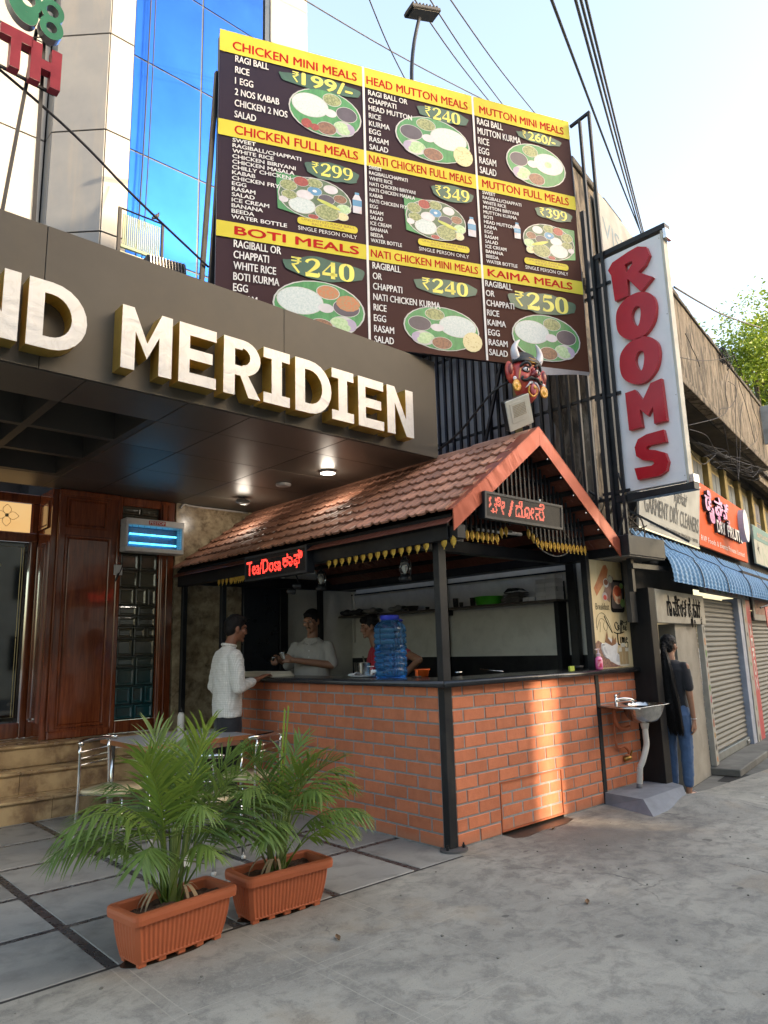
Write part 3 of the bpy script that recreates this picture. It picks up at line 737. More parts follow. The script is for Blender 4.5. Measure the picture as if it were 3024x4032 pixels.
# right face: plane y = 3.93
HX0, HX1, HZ = 4.775, 5.640, .405
wr = obj('counter_wall', MB().box(4.20, HX0 - .001, 3.9335, 4.07, 0, 1.215).box(HX1 + .001, 6.30, 3.9335, 4.07, 0, 1.215).box(HX0 - .001, HX1 + .001, 3.9335, 4.07, HZ + .001, 1.2149).box(HX0 - .001, HX1 + .001, 3.946, 4.0699, .03, HZ + .001), mortar, ks)
def skip_hatch(a, b, z0, z1):
    A, B = HX0 - 4.252 - .0, HX1 - 4.252 + .0
    if z0 > HZ - .005: return [(a, b)]
    r_ = []
    if a < A: r_.append((a, min(b, A)))
    if b > B: r_.append((max(a, B), b))
    return r_
brick_face(wr, (4.252, 3.946, 0), (1, 0, 0), (0, -1, 0), 2.045, (.128, .0), skip_hatch)
wr2 = obj('counter_wall', MB().box(6.365, 7.06, 3.9335, 4.07, 0, 1.215), mortar, ks)
brick_face(wr2, (6.372, 3.946, 0), (1, 0, 0), (0, -1, 0), .69, (.10, .0))
# low service hatch painted with bricks
hm = mat('hatch_frame_paint', (.40, .10, .036), (.34, .085, .03), rough=.6, bump=.2, bscale=60)
ht = obj('hatch', MB().box(HX0 + .012, HX1 - .012, 3.934, 3.945, .035, HZ - .012), mortar, ks)
obj('hatch_frame', MB().box(HX0, HX0 + .011, 3.925, 3.9455, .02, HZ), hm, ht); obj('hatch_frame', MB().box(HX1 - .011, HX1, 3.925, 3.9455, .02, HZ), hm, ht)
obj('hatch_frame', MB().box(HX0 + .0115, HX1 - .0115, 3.924, 3.9455, HZ - .012, HZ), hm, ht); obj('hatch_frame', MB().box(HX0 + .012, HX1 - .012, 3.924, 3.9455, .022, .034), hm, ht)
x0h, x1h = HX0 + .012, HX1 - .012
for row, (za, zb) in enumerate(((.036, .118), (.135, .213), (.230, .308), (.325, .391))):
    x = x0h - (.13 if row % 2 == 0 else 0.0) + .02
    while x < x1h:
        a, b = max(x, x0h), min(x + .245, x1h)
        if b - a > .03: piece('brick', brick_mesh(b - a, zb - za), ht, fr((a, 3.9315, za), (1, 0, 0), (0, .12, 0), (0, 0, 1)))
        x += .2633
obj('drain_gap', MB().prism([(HX0 + .02, 3.99), (HX0, 3.80), (HX0 + .12, 3.76), (HX0 + .35, 3.79), (HX1 - .2, 3.77), (HX1 - .02, 3.82), (HX1, 3.99)], -.004, .0015), mat('wet_dirt', (.016, .014, .012), (.04, .036, .03), rough=.35, scale=14), ks)
# posts
def post(x0, x1, y0, y1, z0, z1, nm='post'): return obj(nm, MB().box(x0, x1, y0, y1, z0, z1, .004), blk, ks)
post(4.155, 4.245, 3.925, 3.99, .015, 2.40)
bp = obj('base_plate', MB().prism([(x * .115 + 4.20, y * .10 + 3.93) for x, y in arcpts(0, 0, 1, 1, 0, 345, 18)], -.001, .014), mat('plate_grey', (.12, .12, .12), rough=.6, metal=.4, dirt=.5), ks)
for dx, dy in ((-.075, .0), (.07, -.03)): obj('bolt', MB().lathe([(.013, .012), (.013, .034), (.007, .036), (.007, .05), (0, .051)], 6, Matrix.Translation((4.20 + dx, 3.925 + dy, 0))), blk, bp)
post(6.302, 6.362, 3.922, 3.99, 0, 2.40)
post(4.155, 4.215, 7.365, 7.425, 0, 2.45); post(4.13, 4.19, 8.28, 8.34, 0, 2.45)
post(6.84, 6.93, 6.40, 6.49, 0, 2.6); post(6.26, 6.33, 8.30, 8.37, 0, 2.6); post(6.86, 6.93, 4.44, 4.54, 0, 2.6)
# stone counter top, two arms
gran = mat('black_granite_top', (.016, .017, .019), (.030, .031, .033), rough=.20, scale=120, rvar=.05, dirt=.3, dirtc=(.07, .07, .065), dscale=7)
def nosing(a, b): return obj('counter_edge', MB().tube([a, b], .026, 12), gran, ks, True)
obj('counter_top', MB().box(4.11, 4.60, 4.37, 7.36, 1.216, 1.243, .003), gran, ks)
obj('counter_top', MB().box(4.11, 7.16, 3.88, 4.368, 1.216, 1.243, .003), gran, ks)
nosing((4.108, 3.878, 1.2165), (4.108, 7.36, 1.2165)); nosing((4.108, 3.878, 1.2165), (7.165, 3.878, 1.2165))
obj('counter_inner_board', MB().box(4.45, 6.3, 4.25, 4.28, .2, 1.214), blk_wood, ks)
obj('kiosk_floor', MB().box(4.31, 6.94, 4.08, 8.39, .001, .06), strip, ks)
# beams
obj('beam', MB().box(4.10, 4.20, 3.66, 8.36, 2.33, 2.44, .004), blk, ks)
obj('beam', MB().box(4.22, 6.60, 4.42, 4.52, 2.36, 2.47, .004), blk, ks)
obj('fascia_board', MB().box(4.205, 4.33, 3.80, 3.835, 2.33, 2.56, .003), blk, ks)
obj('fascia_board', MB().box(4.075, 4.098, 3.74, 8.34, 2.325, 2.50, .003), blk, ks)
obj('box_beam', MB().box(6.52, 7.27, 3.56, 4.10, 2.352, 2.555, .006), blk, ks)
obj('box_beam_soffit', MB().box(6.53, 7.26, 3.57, 4.09, 2.340, 2.3515), mat('pale_soffit', (.16, .145, .12), rough=.7, dirt=.6), ks)
obj('box_beam', MB().box(6.60, 6.80, 4.105, 8.35, 2.36, 2.55, .004), blk, ks)
obj('back_beam', MB().box(4.2, 6.95, 8.30, 8.38, 2.36, 2.50), blk, ks)
post(7.08, 7.14, 3.86, 3.93, 1.25, 2.34, 'side_post')

# roof: interlocking clay tiles, both slopes
N = NT('clay_roof_tile')
oi = N.n('ShaderNodeObjectInfo'); a1 = N.noise(6, 6, .7); a2 = N.noise(40, 4, .7)
c_ = N.mix(N.ramp(a1, [(.3, 0.), (.7, 1.)]), (.43, .21, .135), (.31, .14, .088))
hs = N.n('ShaderNodeHueSaturation'); v = N.math('MULTIPLY_ADD', oi.outputs['Random'], .55); v.node.inputs[2].default_value = .72; N.l(v, hs.inputs['Value']); N.l(c_, hs.inputs['Color'])
N.set(Base_Color=N.mix(N.math('MULTIPLY', N.ramp(a2, [(.55, 0.), (.75, 1.)]), .3), hs.outputs[0], (.42, .20, .12)), Roughness=N.math('ADD', N.math('MULTIPLY', a1, .25), .42), Coat_Weight=.03, Coat_Roughness=.3); N.bump(a2, .25, .003)
tilem = N.m
EX, EZ, RX, RZ = 4.05, 2.545, 5.25, 3.40
sl_v = Vector((RX - EX, 0, RZ - EZ)); SL = sl_v.length; sd = sl_v.normalized(); sn = Vector((-sd.z, 0, sd.x))
TW, RP = .2235, SL / 7.0
def tile_mesh():
    prof = [(0, .004), (.012, .016), (.030, .022), (.048, .016), (.060, .004), (.098, .002), (.106, .010), (.118, .015), (.132, .010), (.140, .002), (.205, .002), (.2235, .006)]
    top = []; n = len(prof); L = RP * 1.12
    vs = []
    for yy, lift in ((0, .026), (.012, .028), (L * .5, .015), (L, .0)):
        vs += [(x, yy, z_ + lift) for x, z_ in prof]
    vs += [(x, 0, z_ + .026 - .016) for x, z_ in prof]; vs += [(x, L, z_ - .012) for x, z_ in prof]
    fs = []
    for r_ in range(3): fs += [(r_ * n + i, r_ * n + i + 1, (r_ + 1) * n + i + 1, (r_ + 1) * n + i) for i in range(n - 1)]
    fs += [(4 * n + i, 4 * n + i + 1, i + 1, i) for i in range(n - 1)]
    fs += [(4 * n + i + 1, 4 * n + i, 5 * n + i, 5 * n + i + 1) for i in range(n - 1)]
    fs += [(4 * n, 0, n, 2 * n, 3 * n, 5 * n), (4 * n + n - 1, 5 * n + n - 1, 4 * n - 1, 3 * n - 1, 2 * n - 1, n - 1)]
    me = MB().add(vs, fs).mesh('roof_tile'); me.materials.append(tilem); return me
tme = tile_mesh()
Y0R, Y1R = 3.70, 8.36
roofp = obj('roof', MB().prism([(EX + .03, EZ - .02), (RX, RZ - .025), (RX, RZ - .055), (EX + .03, EZ - .05)], -8.36, -3.70, fr((0, 0, 0), (1, 0, 0), (0, 0, 1), (0, -1, 0))), blk_wood, ks)
RX2, RZ2 = 6.46, 2.545
roofp2 = obj('roof', MB().prism([(RX + .002, RZ - .025), (RX2, RZ2 - .02), (RX2, RZ2 - .05), (RX + .002, RZ - .055)], -8.36, -3.70, fr((0, 0, 0), (1, 0, 0), (0, 0, 1), (0, -1, 0))), blk_wood, ks)
ncol = 21
for r_ in range(7):
    for c in range(ncol):
        if r_ >= 0:
            o_ = Vector((EX, Y1R - (Y1R - Y0R) * c / ncol, EZ)) + sd * (r_ * RP - .02) + sn * (.004 + random.uniform(-.0015, .0015))
            rot = random.uniform(-.006, .006)
            M_ = fr(o_, (0, -1, 0), sd, sn) @ Matrix.Rotation(rot, 4, 'Z')
            piece('roof_tile', tme, roofp, M_)
sd2 = Vector((RX - RX2, 0, RZ - RZ2)).normalized(); sn2 = Vector((-sd2.z, 0, sd2.x)); sn2 = sn2 if sn2.z > 0 else -sn2
for r_ in range(7):
    for c in range(ncol):
        o_ = Vector((RX2, Y0R + (Y1R - Y0R) * c / ncol, RZ2)) + sd2 * (r_ * RP - .02) + sn2 * .004
        piece('roof_tile', tme, roofp2, fr(o_, (0, 1, 0), sd2, sn2))
for k in range(14):
    y0 = 3.72 + k * .332
    M_ = fr((RX, y0, RZ + .004 + (.006 if k % 2 else 0)), (1, 0, 0), (0, 1, .012), (0, 0, 1))
    me_ = MB().prism([(-.085, -.035), (-.06, .01), (-.03, .030), (0, .036), (.03, .030), (.06, .01), (.085, -.035), (.07, -.045), (0, .015), (-.07, -.045)], 0, .345, M_ @ fr((0, 0, 0), (1, 0, 0), (0, 0, 1), (0, 1, 0)))
    obj('ridge_tile', me_, tilem, ks)
# copper-red bargeboards on the front gable
N = NT('copper_red_sheet'); wv = N.noise(2.2, 3, .5, None, 1.2)
N.set(Base_Color=N.mix(N.noise(3, 5, .6), (.42, .115, .070), (.33, .080, .048)), Metallic=.55, Roughness=N.math('ADD', N.math('MULTIPLY', wv, .25), .22)); N.bump(wv, .5, .03)
cop = N.m
def sheet(poly, y0, y1, nm='bargeboard'): return obj(nm, MB().prism(poly, -y1, -y0, fr((0, 0, 0), (1, 0, 0), (0, 0, 1), (0, -1, 0))), cop, ks)
def barge(x0, z0, x1, z1, drop, y0, y1):
    return sheet([(x0, z0), (x1, z1), (x1, z1 - drop), (x0, z0 - drop)], y0, y1)
barge(4.045, 2.545, 5.248, 3.435, .165, 3.640, 3.650); barge(5.252, 3.435, 6.50, 2.50, .165, 3.641, 3.651)
sheet([(4.045, 2.548), (5.248, 3.438), (5.248, 3.446), (4.045, 2.556)], 3.640, 3.80, 'bargeboard_top'); sheet([(5.252, 3.438), (6.50, 2.503), (6.50, 2.511), (5.252, 3.446)], 3.640, 3.80, 'bargeboard_top')
obj('end_flap', MB().box(6.36, 6.54, 3.632, 3.639, 2.36, 2.48, M=Matrix.Identity(4)), cop, ks) if False else None
# underside of the right slope: black rafters with moulded ceiling tiles between them
N = NT('moulded_terracotta'); N.set(Base_Color=N.mix(N.noise(5, 5), (.20, .060, .035), (.13, .038, .022)), Roughness=.5, Coat_Weight=.3)
vr = N.n('ShaderNodeTexVoronoi'); vr.inputs['Scale'].default_value = 16; N.l(N.pos(), vr.inputs['Vector']); N.bump(vr.outputs['Distance'], .6, .012)
terr = N.m
rd = Vector((RX2 - RX, 0, RZ2 - RZ)); RL = rd.length; rd.normalize(); rn = Vector((rd.z, 0, -rd.x)); rn = rn if rn.z < 0 else -rn
for side in (0, 1):
    if side: rd = Vector((EX - RX, 0, EZ - RZ)); RL = rd.length; rd.normalize(); rn = Vector((rd.z, 0, -rd.x)); rn = rn if rn.z < 0 else -rn
    for k in range(7):
        M_ = fr(Vector((RX, 0, RZ - .062)) + rd * (.06 + k * .215) , rd, (0, 1, 0), rn)
        obj('purlin', MB().box(-.02, .02, 3.66, 8.34, .0, .035, M=M_), blk, ks)
        for j in range(18 if side else 18):
            y = 3.67 + j * .26
            mb = MB().box(.024, .191, y, y + .255, .004, .012, .003, M=M_); mb.box(.06, .155, y + .05, y + .205, .0121, .017, .004, M=M_)
            mb.box(.09, .125, y + .10, y + .155, .0171, .022, .004, M=M_)
            obj('ceiling_tile', mb, terr, ks)
# rafters' screw heads along the board
for k in range(6): obj('screw', MB().lathe([(.009, 0), (.006, .006), (0, .008)], 8, fr((5.34 + k * .19, 3.636, 3.15 - k * .145), (1, 0, 0), (0, 0, 1), (0, -1, 0))), steel, ks)

# gable slats with gold leaves
lf = {}
def leaf_mesh(w_, h_):
    mb = MB(); n = 9; prof = [(0, 0)] + [(w_ / 2 * math.sin(math.pi * (i / n) ** 1.0) ** .75, h_ * i / n) for i in range(1, n)] + [(0, h_)]
    vs = []
    for x, y in prof: vs += [(-x, 0.0, -y), (0, -.006 if 0 < y < h_ else 0, -y), (x, 0.0, -y)]
    fs = []
    for i in range(len(prof) - 1):
        for k in (0, 1): fs.append((3 * i + k, 3 * i + k + 1, 3 * i + 4 + k, 3 * i + 3 + k))
    mb.add(vs, fs); mb.add([(x, .003, z_) for x, _, z_ in vs], [tuple(reversed(f)) for f in fs])
    for i in range(2, 7):
        y = -h_ * i / 8.5; wv_ = w_ * .33
        for sg in (-1, 1): mb.bar((0, -.007, y - .006), (sg * wv_, -.003, y + .008), .0025)
    mb.tube([(0, -.006, 0), (0, -.006, -h_ * .9)], .0025, 4); mb.lathe([(.005, 0), (.004, .012)], 6, Matrix.Translation((0, -.002, -h_ - .010)))
    me = mb.mesh('leaf_ornament'); me.materials.append(goldpaint); return me
lfm = leaf_mesh(.052, .082)
NS = 28
for k in range(NS):
    x = 4.37 + k * (6.10 - 4.37) / (NS - 1)
    zt = (RZ - .14 - abs(x - RX) * .715)
    u = abs(x - 5.03)
    zb = 2.435 if (x < 4.76 or x > 5.36) else 2.50 + .03 * (1 - abs(x - 5.06) / .3)
    if 4.80 < x < 4.95: zb = 2.49 + (x - 4.80) * .25
    if 4.95 <= x <= 5.17: zb = 2.56
    if 5.17 < x < 5.36: zb = 2.535 - (x - 5.17) * .5
    if x > 5.36: zb = 2.432
    sl_ = obj('gable_slat', MB().box(x - .010, x + .010, 3.80, 3.815, zb, zt), blk, ks)
    if not (4.93 <= x <= 5.20): piece('leaf_ornament', lfm, sl_, Matrix.Translation((x, 3.795, zb)))
obj('slat_rail', MB().box(4.34, 6.12, 3.818, 3.835, 2.575, 2.60), blk, ks); obj('slat_rail', MB().box(4.34, 5.0, 3.818, 3.83, 2.47, 2.49), blk, ks); obj('slat_rail', MB().box(5.3, 6.12, 3.818, 3.83, 2.47, 2.49), blk, ks)
obj('gable_back_rail', MB().box(4.9, 5.6, 3.818, 3.835, 2.98, 3.0), blk, ks)
# gold leaves under the left eave
lfm2 = leaf_mesh(.062, .088)
for k in range(35):
    y = 3.70 + k * .0985
    if 5.36 < y < 6.66: continue
    if 3.86 < y < 3.98: continue
    piece('leaf_ornament', lfm2, ks, fr((4.092, y, 2.352), (0, -1, 0), (1, 0, 0), (0, 0, 1)) @ Matrix.Rotation(random.uniform(-.05, .05), 4, 'Y'))
for k in range(8):
    piece('leaf_ornament', lfm2, ks, fr((4.092, 6.72 + k * .088, 2.352), (0, -1, 0), (1, 0, 0), (0, 0, 1)))
# inner lining of the kiosk: white wall over black dado, back panels, shelf
wallw = mat('kiosk_white_wall', (.72, .70, .63), (.64, .62, .55), rough=.75, scale=2.5, bump=.5, bscale=7, bdist=.01, dirt=.18, dirtc=(.16, .14, .11), dscale=6)
obj('side_wall', MB().box(6.96, 7.04, 4.2, 8.86, 1.375, 2.60), wallw, ks)
obj('side_wall_dado', MB().box(6.955, 7.04, 4.2, 8.86, .06, 1.374), blk, ks)
obj('back_wall', MB().box(5.74, 6.955, 8.42, 8.5, .06, 2.60), wallw, ks)
obj('back_cabinet', MB().box(5.04, 5.60, 8.36, 8.6, .06, 2.47, .004), mat('dark_blue_laminate', (.008, .012, .020), (.014, .019, .028), rough=.3), ks)
obj('door_frame', MB().box(5.605, 5.735, 8.33, 8.45, .06, 2.47, .004), blk, ks)
obj('wall_conduit', MB().tube([(6.94, 8.35, 1.6), (6.94, 8.35, 2.4)], .014, 8), wallw, ks)
obj('back_counter', MB().box(6.33, 6.953, 4.6, 8.33, 1.03, 1.06, .004), gran, ks)
obj('back_counter_front', MB().box(6.36, 6.40, 4.6, 8.33, .06, 1.029), blk_wood, ks)
obj('shelf', MB().box(6.66, 6.955, 4.55, 8.38, 1.962, 1.985, .003), mat('shelf_board', (.05, .04, .032), (.09, .07, .05), rough=.5), ks)
obj('shelf_bracket', MB().box(6.7, 6.955, 6.35, 6.38, 1.90, 1.961), blk, ks)
obj('wall_top_band', MB().box(6.952, 6.958, 4.5, 8.86, 2.30, 2.32), blk, ks)
# coffee time panel
pstr = NT('poster_ground'); pn = pstr.noise(4, 8, .65, (1, 1, .4), .6)
pstr.set(Base_Color=pstr.mix(pstr.ramp(pn, [(.3, 0.), (.5, .4), (.72, 1.)]), (.72, .60, .36), (.46, .31, .13)), Roughness=.35)
pp = obj('coffee_poster', MB().box(6.37, 7.065, 3.932, 3.945, 1.245, 2.335), pstr.m, ks)
prk = mat('print_black', (.012, .011, .010), rough=.9, spec=.05)
def pf(x, y, d): return (6.37 + x, 3.930 - d * .0008, 1.245 + y)          # poster plane, metres from its lower left
def flat(poly, m, name, parent, fn, d=0, kind=None):
    vs, tr = ring_faces(poly, None)
    return obj(name, MB().add([fn(v.x, v.y, d) for v in vs], tr), m, parent)
C_ = {}
def cm(name, c, c2=None, **k):
    if name not in C_: C_[name] = mat(name, c, c2, **{**dict(rough=.45, scale=18, detail=8), **k})
    return C_[name]
el = lambda cx, cy, rx, ry, a=0, n=28: [(cx + rx * math.cos(t) * math.cos(R(a)) - ry * math.sin(t) * math.sin(R(a)), cy + rx * math.cos(t) * math.sin(R(a)) + ry * math.sin(t) * math.cos(R(a))) for t in [2 * math.pi * i / n for i in range(n)]]
D_ = dict(parent=pp, fn=pf)
flat([(.05, .80), (.09, .72), (.30, .90), (.35, 1.0), (.31, 1.05), (.26, 1.04)], cm('print_dosa', (.55, .18, .05), (.38, .10, .03)), 'print', d=1, **D_)
flat([(.20, .73), (.33, .66), (.44, .92), (.36, .95)], cm('print_tray', (.28, .16, .12)), 'print', d=1.5, **D_)
for cx, cy, r_, c in ((.285, .86, .052, (.72, .68, .62)), (.245, .72, .048, (.6, .5, .5)), (.375, .90, .04, (.55, .5, .35))): flat(el(cx, cy, r_, r_ * .9), cm('print_bowl%.2f' % cx, c), 'print', d=2, **D_)
flat(el(.285, .868, .042, .03), cm('print_chutney', (.30, .09, .03)), 'print', d=3, **D_); flat(el(.245, .71, .033, .026), cm('print_red', (.7, .08, .05)), 'print', d=3, **D_)
rrect = lambda x0, y0, x1, y1, r_: arcpts(x1 - r_, y1 - r_, r_, r_, 0, 90, 4) + arcpts(x0 + r_, y1 - r_, r_, r_, 90, 180, 4) + arcpts(x0 + r_, y0 + r_, r_, r_, 180, 270, 4) + arcpts(x1 - r_, y0 + r_, r_, r_, 270, 360, 4)
flat([(x - .03 * (1 - (y - .55) / .3), y) for x, y in rrect(.37, .56, .64, .90, .04)], prk, 'print', d=1, **D_)
flat([(x - .03 * (1 - (y - .55) / .3), y) for x, y in rrect(.39, .60, .62, .875, .03)], cm('print_plate_shadow', (.09, .07, .06)), 'print', d=2, **D_)
flat(el(.49, .745, .085, .10, 10), cm('print_burger', (.66, .22, .10), (.75, .55, .35), lo=.45, hi=.55), 'print', d=3, **D_)
flat(el(.50, .78, .075, .055, 10), cm('print_sauce', (.42, .05, .02), (.55, .12, .05)), 'print', d=4, **D_)
flat(el(.58, .66, .045, .045), cm('print_cucumber', (.22, .38, .08), (.4, .5, .2)), 'print', d=4, **D_); flat(el(.58, .84, .035, .03), cm('print_cucumber', (.22, .38, .08)), 'print', d=4, **D_)
mb = MB(); text(mb, 'Breakfast', 'R', .055, .31, .585, .65, pf); obj('lettering', mb, prk, pp)
mb = MB()
def ink(pts, r_=.0028): mb.tube([pf(x, y, 1.5) for x, y in cat([(a, b, 0) for a, b in pts], 5) for x, y in [(x, y)]] if False else [pf(p.x, p.y, 1.5) for p in cat([(a, b, 0) for a, b in pts], 5)], r_, 4)
ink([(.04, .40), (.06, .50), (.13, .55), (.20, .54), (.27, .47), (.33, .36)], .002); ink([(.045, .38), (.08, .44), (.12, .49), (.17, .49), (.20, .47)], .002)
ink([(.10, .36), (.115, .46)], .002); ink([(.20, .52), (.24, .46), (.33, .35)], .004); ink(el(.21, .42, .035, .045, 0, 10) + [(.245, .42)], .0016)
# hand-lettered Coffee Time
ink([(.44, .375), (.40, .40), (.39, .44), (.42, .46), (.445, .44)], .005); ink([(.445, .385), (.46, .40), (.47, .42), (.455, .43), (.445, .41), (.46, .385), (.475, .395)], .0045)
ink([(.49, .34), (.495, .42), (.515, .48), (.53, .465), (.50, .43)], .0045); ink([(.515, .345), (.52, .42), (.545, .475), (.555, .455), (.525, .425)], .0045)
ink([(.545, .395), (.57, .41), (.565, .425), (.548, .41), (.555, .385), (.58, .39)], .004); ink([(.585, .385), (.61, .40), (.603, .415), (.587, .40), (.595, .376), (.625, .385)], .004); ink([(.56, .46), (.60, .455), (.63, .47), (.625, .44), (.60, .43)], .0035)
ink([(.36, .36), (.42, .345), (.50, .35), (.56, .36)], .005); ink([(.43, .345), (.425, .30), (.43, .24), (.455, .23)], .0065)
ink([(.475, .31), (.475, .26), (.487, .245)], .005); ink([(.505, .31), (.507, .25), (.512, .29), (.527, .305), (.532, .25), (.54, .29), (.555, .303), (.56, .25), (.572, .25)], .005)
ink([(.585, .275), (.61, .285), (.60, .305), (.584, .285), (.592, .255), (.62, .255)], .0045); ink([(.62, .255), (.61, .20), (.57, .20), (.545, .215)], .0035)
obj('lettering', mb, prk, pp)
flat([(.0, .01), (.48, .01), (.45, .14), (.34, .16), (.22, .15), (.15, .24), (.05, .28), (.0, .25)], cm('print_beans', (.16, .07, .06), (.30, .16, .10), scale=50, lo=.45, hi=.55), 'print', d=.6, **D_)
flat(el(.30, .125, .21, .065, -24), cm('print_white', (.66, .66, .66)), 'print', d=1.2, **D_); flat(el(.30, .135, .17, .045, -24), cm('print_grey', (.50, .50, .52)), 'print', d=1.8, **D_)
flat([(.155, .245), (.25, .31), (.42, .24), (.36, .07), (.315, .05), (.245, .07)], cm('print_white', (.66, .66, .66)), 'print', d=2.6, **D_)
flat([(.17, .26), (.23, .38), (.235, .30), (.30, .25), (.33, .33), (.345, .28), (.39, .31), (.38, .24), (.30, .22)], cm('print_coffee', (.13, .05, .02), (.3, .14, .06)), 'print', d=3.2, **D_)
mb = MB(); ink([(.16, .235), (.115, .24), (.11, .19), (.15, .12), (.21, .10)], .009); obj('print', mb, cm('print_white', (.66, .66, .66)), pp)
for cx, hh in ((.46, .17), (.575, .17), (.515, .215)):
    flat([(cx - .04, hh + .03), (cx + .04, hh + .03), (cx + .032, .015), (cx - .032, .015)], cm('print_glass', (.60, .56, .46)), 'print', d=3 if hh < .2 else 4, **D_)
    flat([(cx - .036, hh - .01), (cx + .036, hh - .01), (cx + .028, .03), (cx - .028, .03)], cm('print_tea', (.36, .25, .12)), 'print', d=3.5 if hh < .2 else 4.5, **D_)

# black slab pier at the right end and the sloped cement plinth
pier = tag(obj('pier', MB().box(7.065, 7.20, 3.69, 4.12, .0, 2.055, .004), blk_wood, None), 'black painted slab pier at the right end of the brick counter', 'pier')
pl = MB().add([(6.30, 3.92, -.01), (6.115, 3.335, -.01), (6.80, 3.33, -.06), (7.34, 3.80, -.10), (6.31, 3.92, .105), (6.25, 3.50, .105), (7.08, 3.53, .105), (7.20, 3.72, .105), (7.20, 3.92, .105), (7.34, 3.92, -.10)],
     [(4, 5, 6, 7, 8), (0, 1, 5, 4), (1, 2, 6, 5), (2, 3, 7, 6), (3, 9, 8, 7), (0, 4, 8, 9), (0, 9, 3, 2, 1)])
tag(obj('cement_plinth', pl, mat('blue_grey_cement', (.19, .205, .23), (.145, .158, .18), rough=.75, scale=5, detail=9, bump=.35, bscale=30, dirt=.35, dirtc=(.10, .10, .10), dscale=6), None), 'low blue-grey cement plinth with sloping sides under the steel sink', 'plinth')
# ================================================================ THE MENU BANNER
BO = Vector((6.9, 4.05, 0)) + Vector((-.935, .353, 0)) * 4.18
bu = Vector((.935, -.353, 0)).normalized(); bn = Vector((-.353, -.935, 0)).normalized()
def bf(x, y, d=0):
    q = BO + bu * x + bn * (d * .0009 + .0012); return (q.x, q.y, y + .0215 * x)
bt = thing('menu_banner', 'big printed menu banner of nine meals in yellow, brown and navy on a steel frame', 'banner', tuple(BO + Vector((0, 0, 4.45))))
N = NT('banner_print')
sp = N.n('ShaderNodeSeparateXYZ'); N.l(N.pos(), sp.inputs[0])
h_ = N.math('ADD', N.math('MULTIPLY', sp.outputs[0], .55), N.math('MULTIPLY', sp.outputs[2], -.62))      # printed fade, navy upper left to brown lower right
fade = N.ramp(N.math('MULTIPLY_ADD', h_, .25), [(.0, 0.), (1., 1.)]); fade.node.inputs[0].links[0].from_node.inputs[2].default_value = .80
N.set(Base_Color=N.mix(fade, (.020, .021, .045), (.085, .034, .020)), Roughness=.7, Specular_IOR_Level=.12); N.bump(N.noise(1.2, 3, .5, (1, 1, 2.2)), .35, .02)
bprint = N.m
bed = MB().grid(lambda u, v: tuple(Vector(bf(4.18 * u, 4.42 + 3.225 * v)) - bn * (.0075 + .005 * math.sin(9 * u + 5 * v) * (1 - v) ** 2 + .002 * (1 - v) ** 6 * math.sin(30 * u))), 48, 24)
obj('banner_sheet', bed, bprint, bt, True)
obj('banner_backing', MB().box(0, 4.18, .030, .035, 4.44, 7.62, M=fr(BO, bu, -bn, Vector((0, 0, 1)) + bu * 0) @ Matrix(((1, 0, 0, 0), (0, 1, 0, 0), (.0215, 0, 1, 0), (0, 0, 0, 1)))), mat('vinyl_back_white', (.62, .62, .66), rough=.6), bt)
yel = mat('print_yellow', (.66, .57, .065), (.60, .52, .055), rough=.6, scale=3, spec=.2)
bwh = mat('banner_white', (.80, .80, .80), rough=.6, spec=.2); red = mat('print_heading_red', (.50, .022, .018), rough=.7, spec=.1)
pgr = mat('print_price_green', (.014, .075, .045), (.02, .10, .06), rough=.4, scale=12); pyl = mat('print_price_yellow', (.80, .76, .12), rough=.4)
dvs = [(0, 1.51), (1.535, 2.845), (2.865, 4.18)]
rows = [(7.398, 7.645), (6.452, 6.628), (5.368, 5.532)]
def q4(x0, x1, y0, y1, m, name, parent, d):
    return obj(name, MB().add([bf(x0, y0, d), bf(x1, y0, d), bf(x1, y1, d), bf(x0, y1, d)], [(0, 1, 2, 3)]), m, parent)
for x in (1.5225, 2.855): q4(x - .0125, x + .0125, 4.42, 7.645, bwh, 'divider', bt, 2.5)
leafg = mat('print_banana_leaf', (.025, .20, .055), (.05, .30, .085), rough=.4, scale=9, stretch=(3, 1, 1)); rim = mat('print_steel_rim', (.55, .56, .55), rough=.35)
ricem = mat('print_rice', (.44, .55, .56), (.62, .68, .68), rough=.4, scale=60); brc = mat('print_curry', (.17, .075, .04), (.26, .12, .06), rough=.4, scale=40, lo=.45, hi=.55)
ragi = mat('print_ragi_ball', (.045, .035, .055), (.075, .06, .09), rough=.4); sal = mat('print_salad', (.30, .50, .24), (.52, .66, .42), rough=.4, scale=40); onion = mat('print_onion', (.42, .36, .52), rough=.4)
eggm = mat('print_egg', (.66, .64, .68), rough=.4); grc = mat('print_green_curry', (.16, .20, .07), (.34, .38, .16), rough=.4, scale=50, lo=.42, hi=.58); redc = mat('print_red_kabab', (.22, .02, .015), (.38, .05, .03), rough=.4, scale=50)
chap = mat('print_chapati', (.66, .60, .34), (.40, .30, .12), rough=.4, scale=50, lo=.55, hi=.68); blu = mat('print_blue_cup', (.08, .28, .50), rough=.4); ban = mat('print_banana', (.62, .60, .10), (.4, .5, .08), rough=.4); orc = mat('print_orange_curry', (.50, .17, .06), (.36, .22, .10), rough=.4, scale=45, lo=.45, hi=.55)
def disc(mb, x, y, rx, ry, d, a=0, n=26):
    mb.add([bf(px, py, d) for px, py in el(x, y, rx, ry, a, n)], [tuple(range(n))])
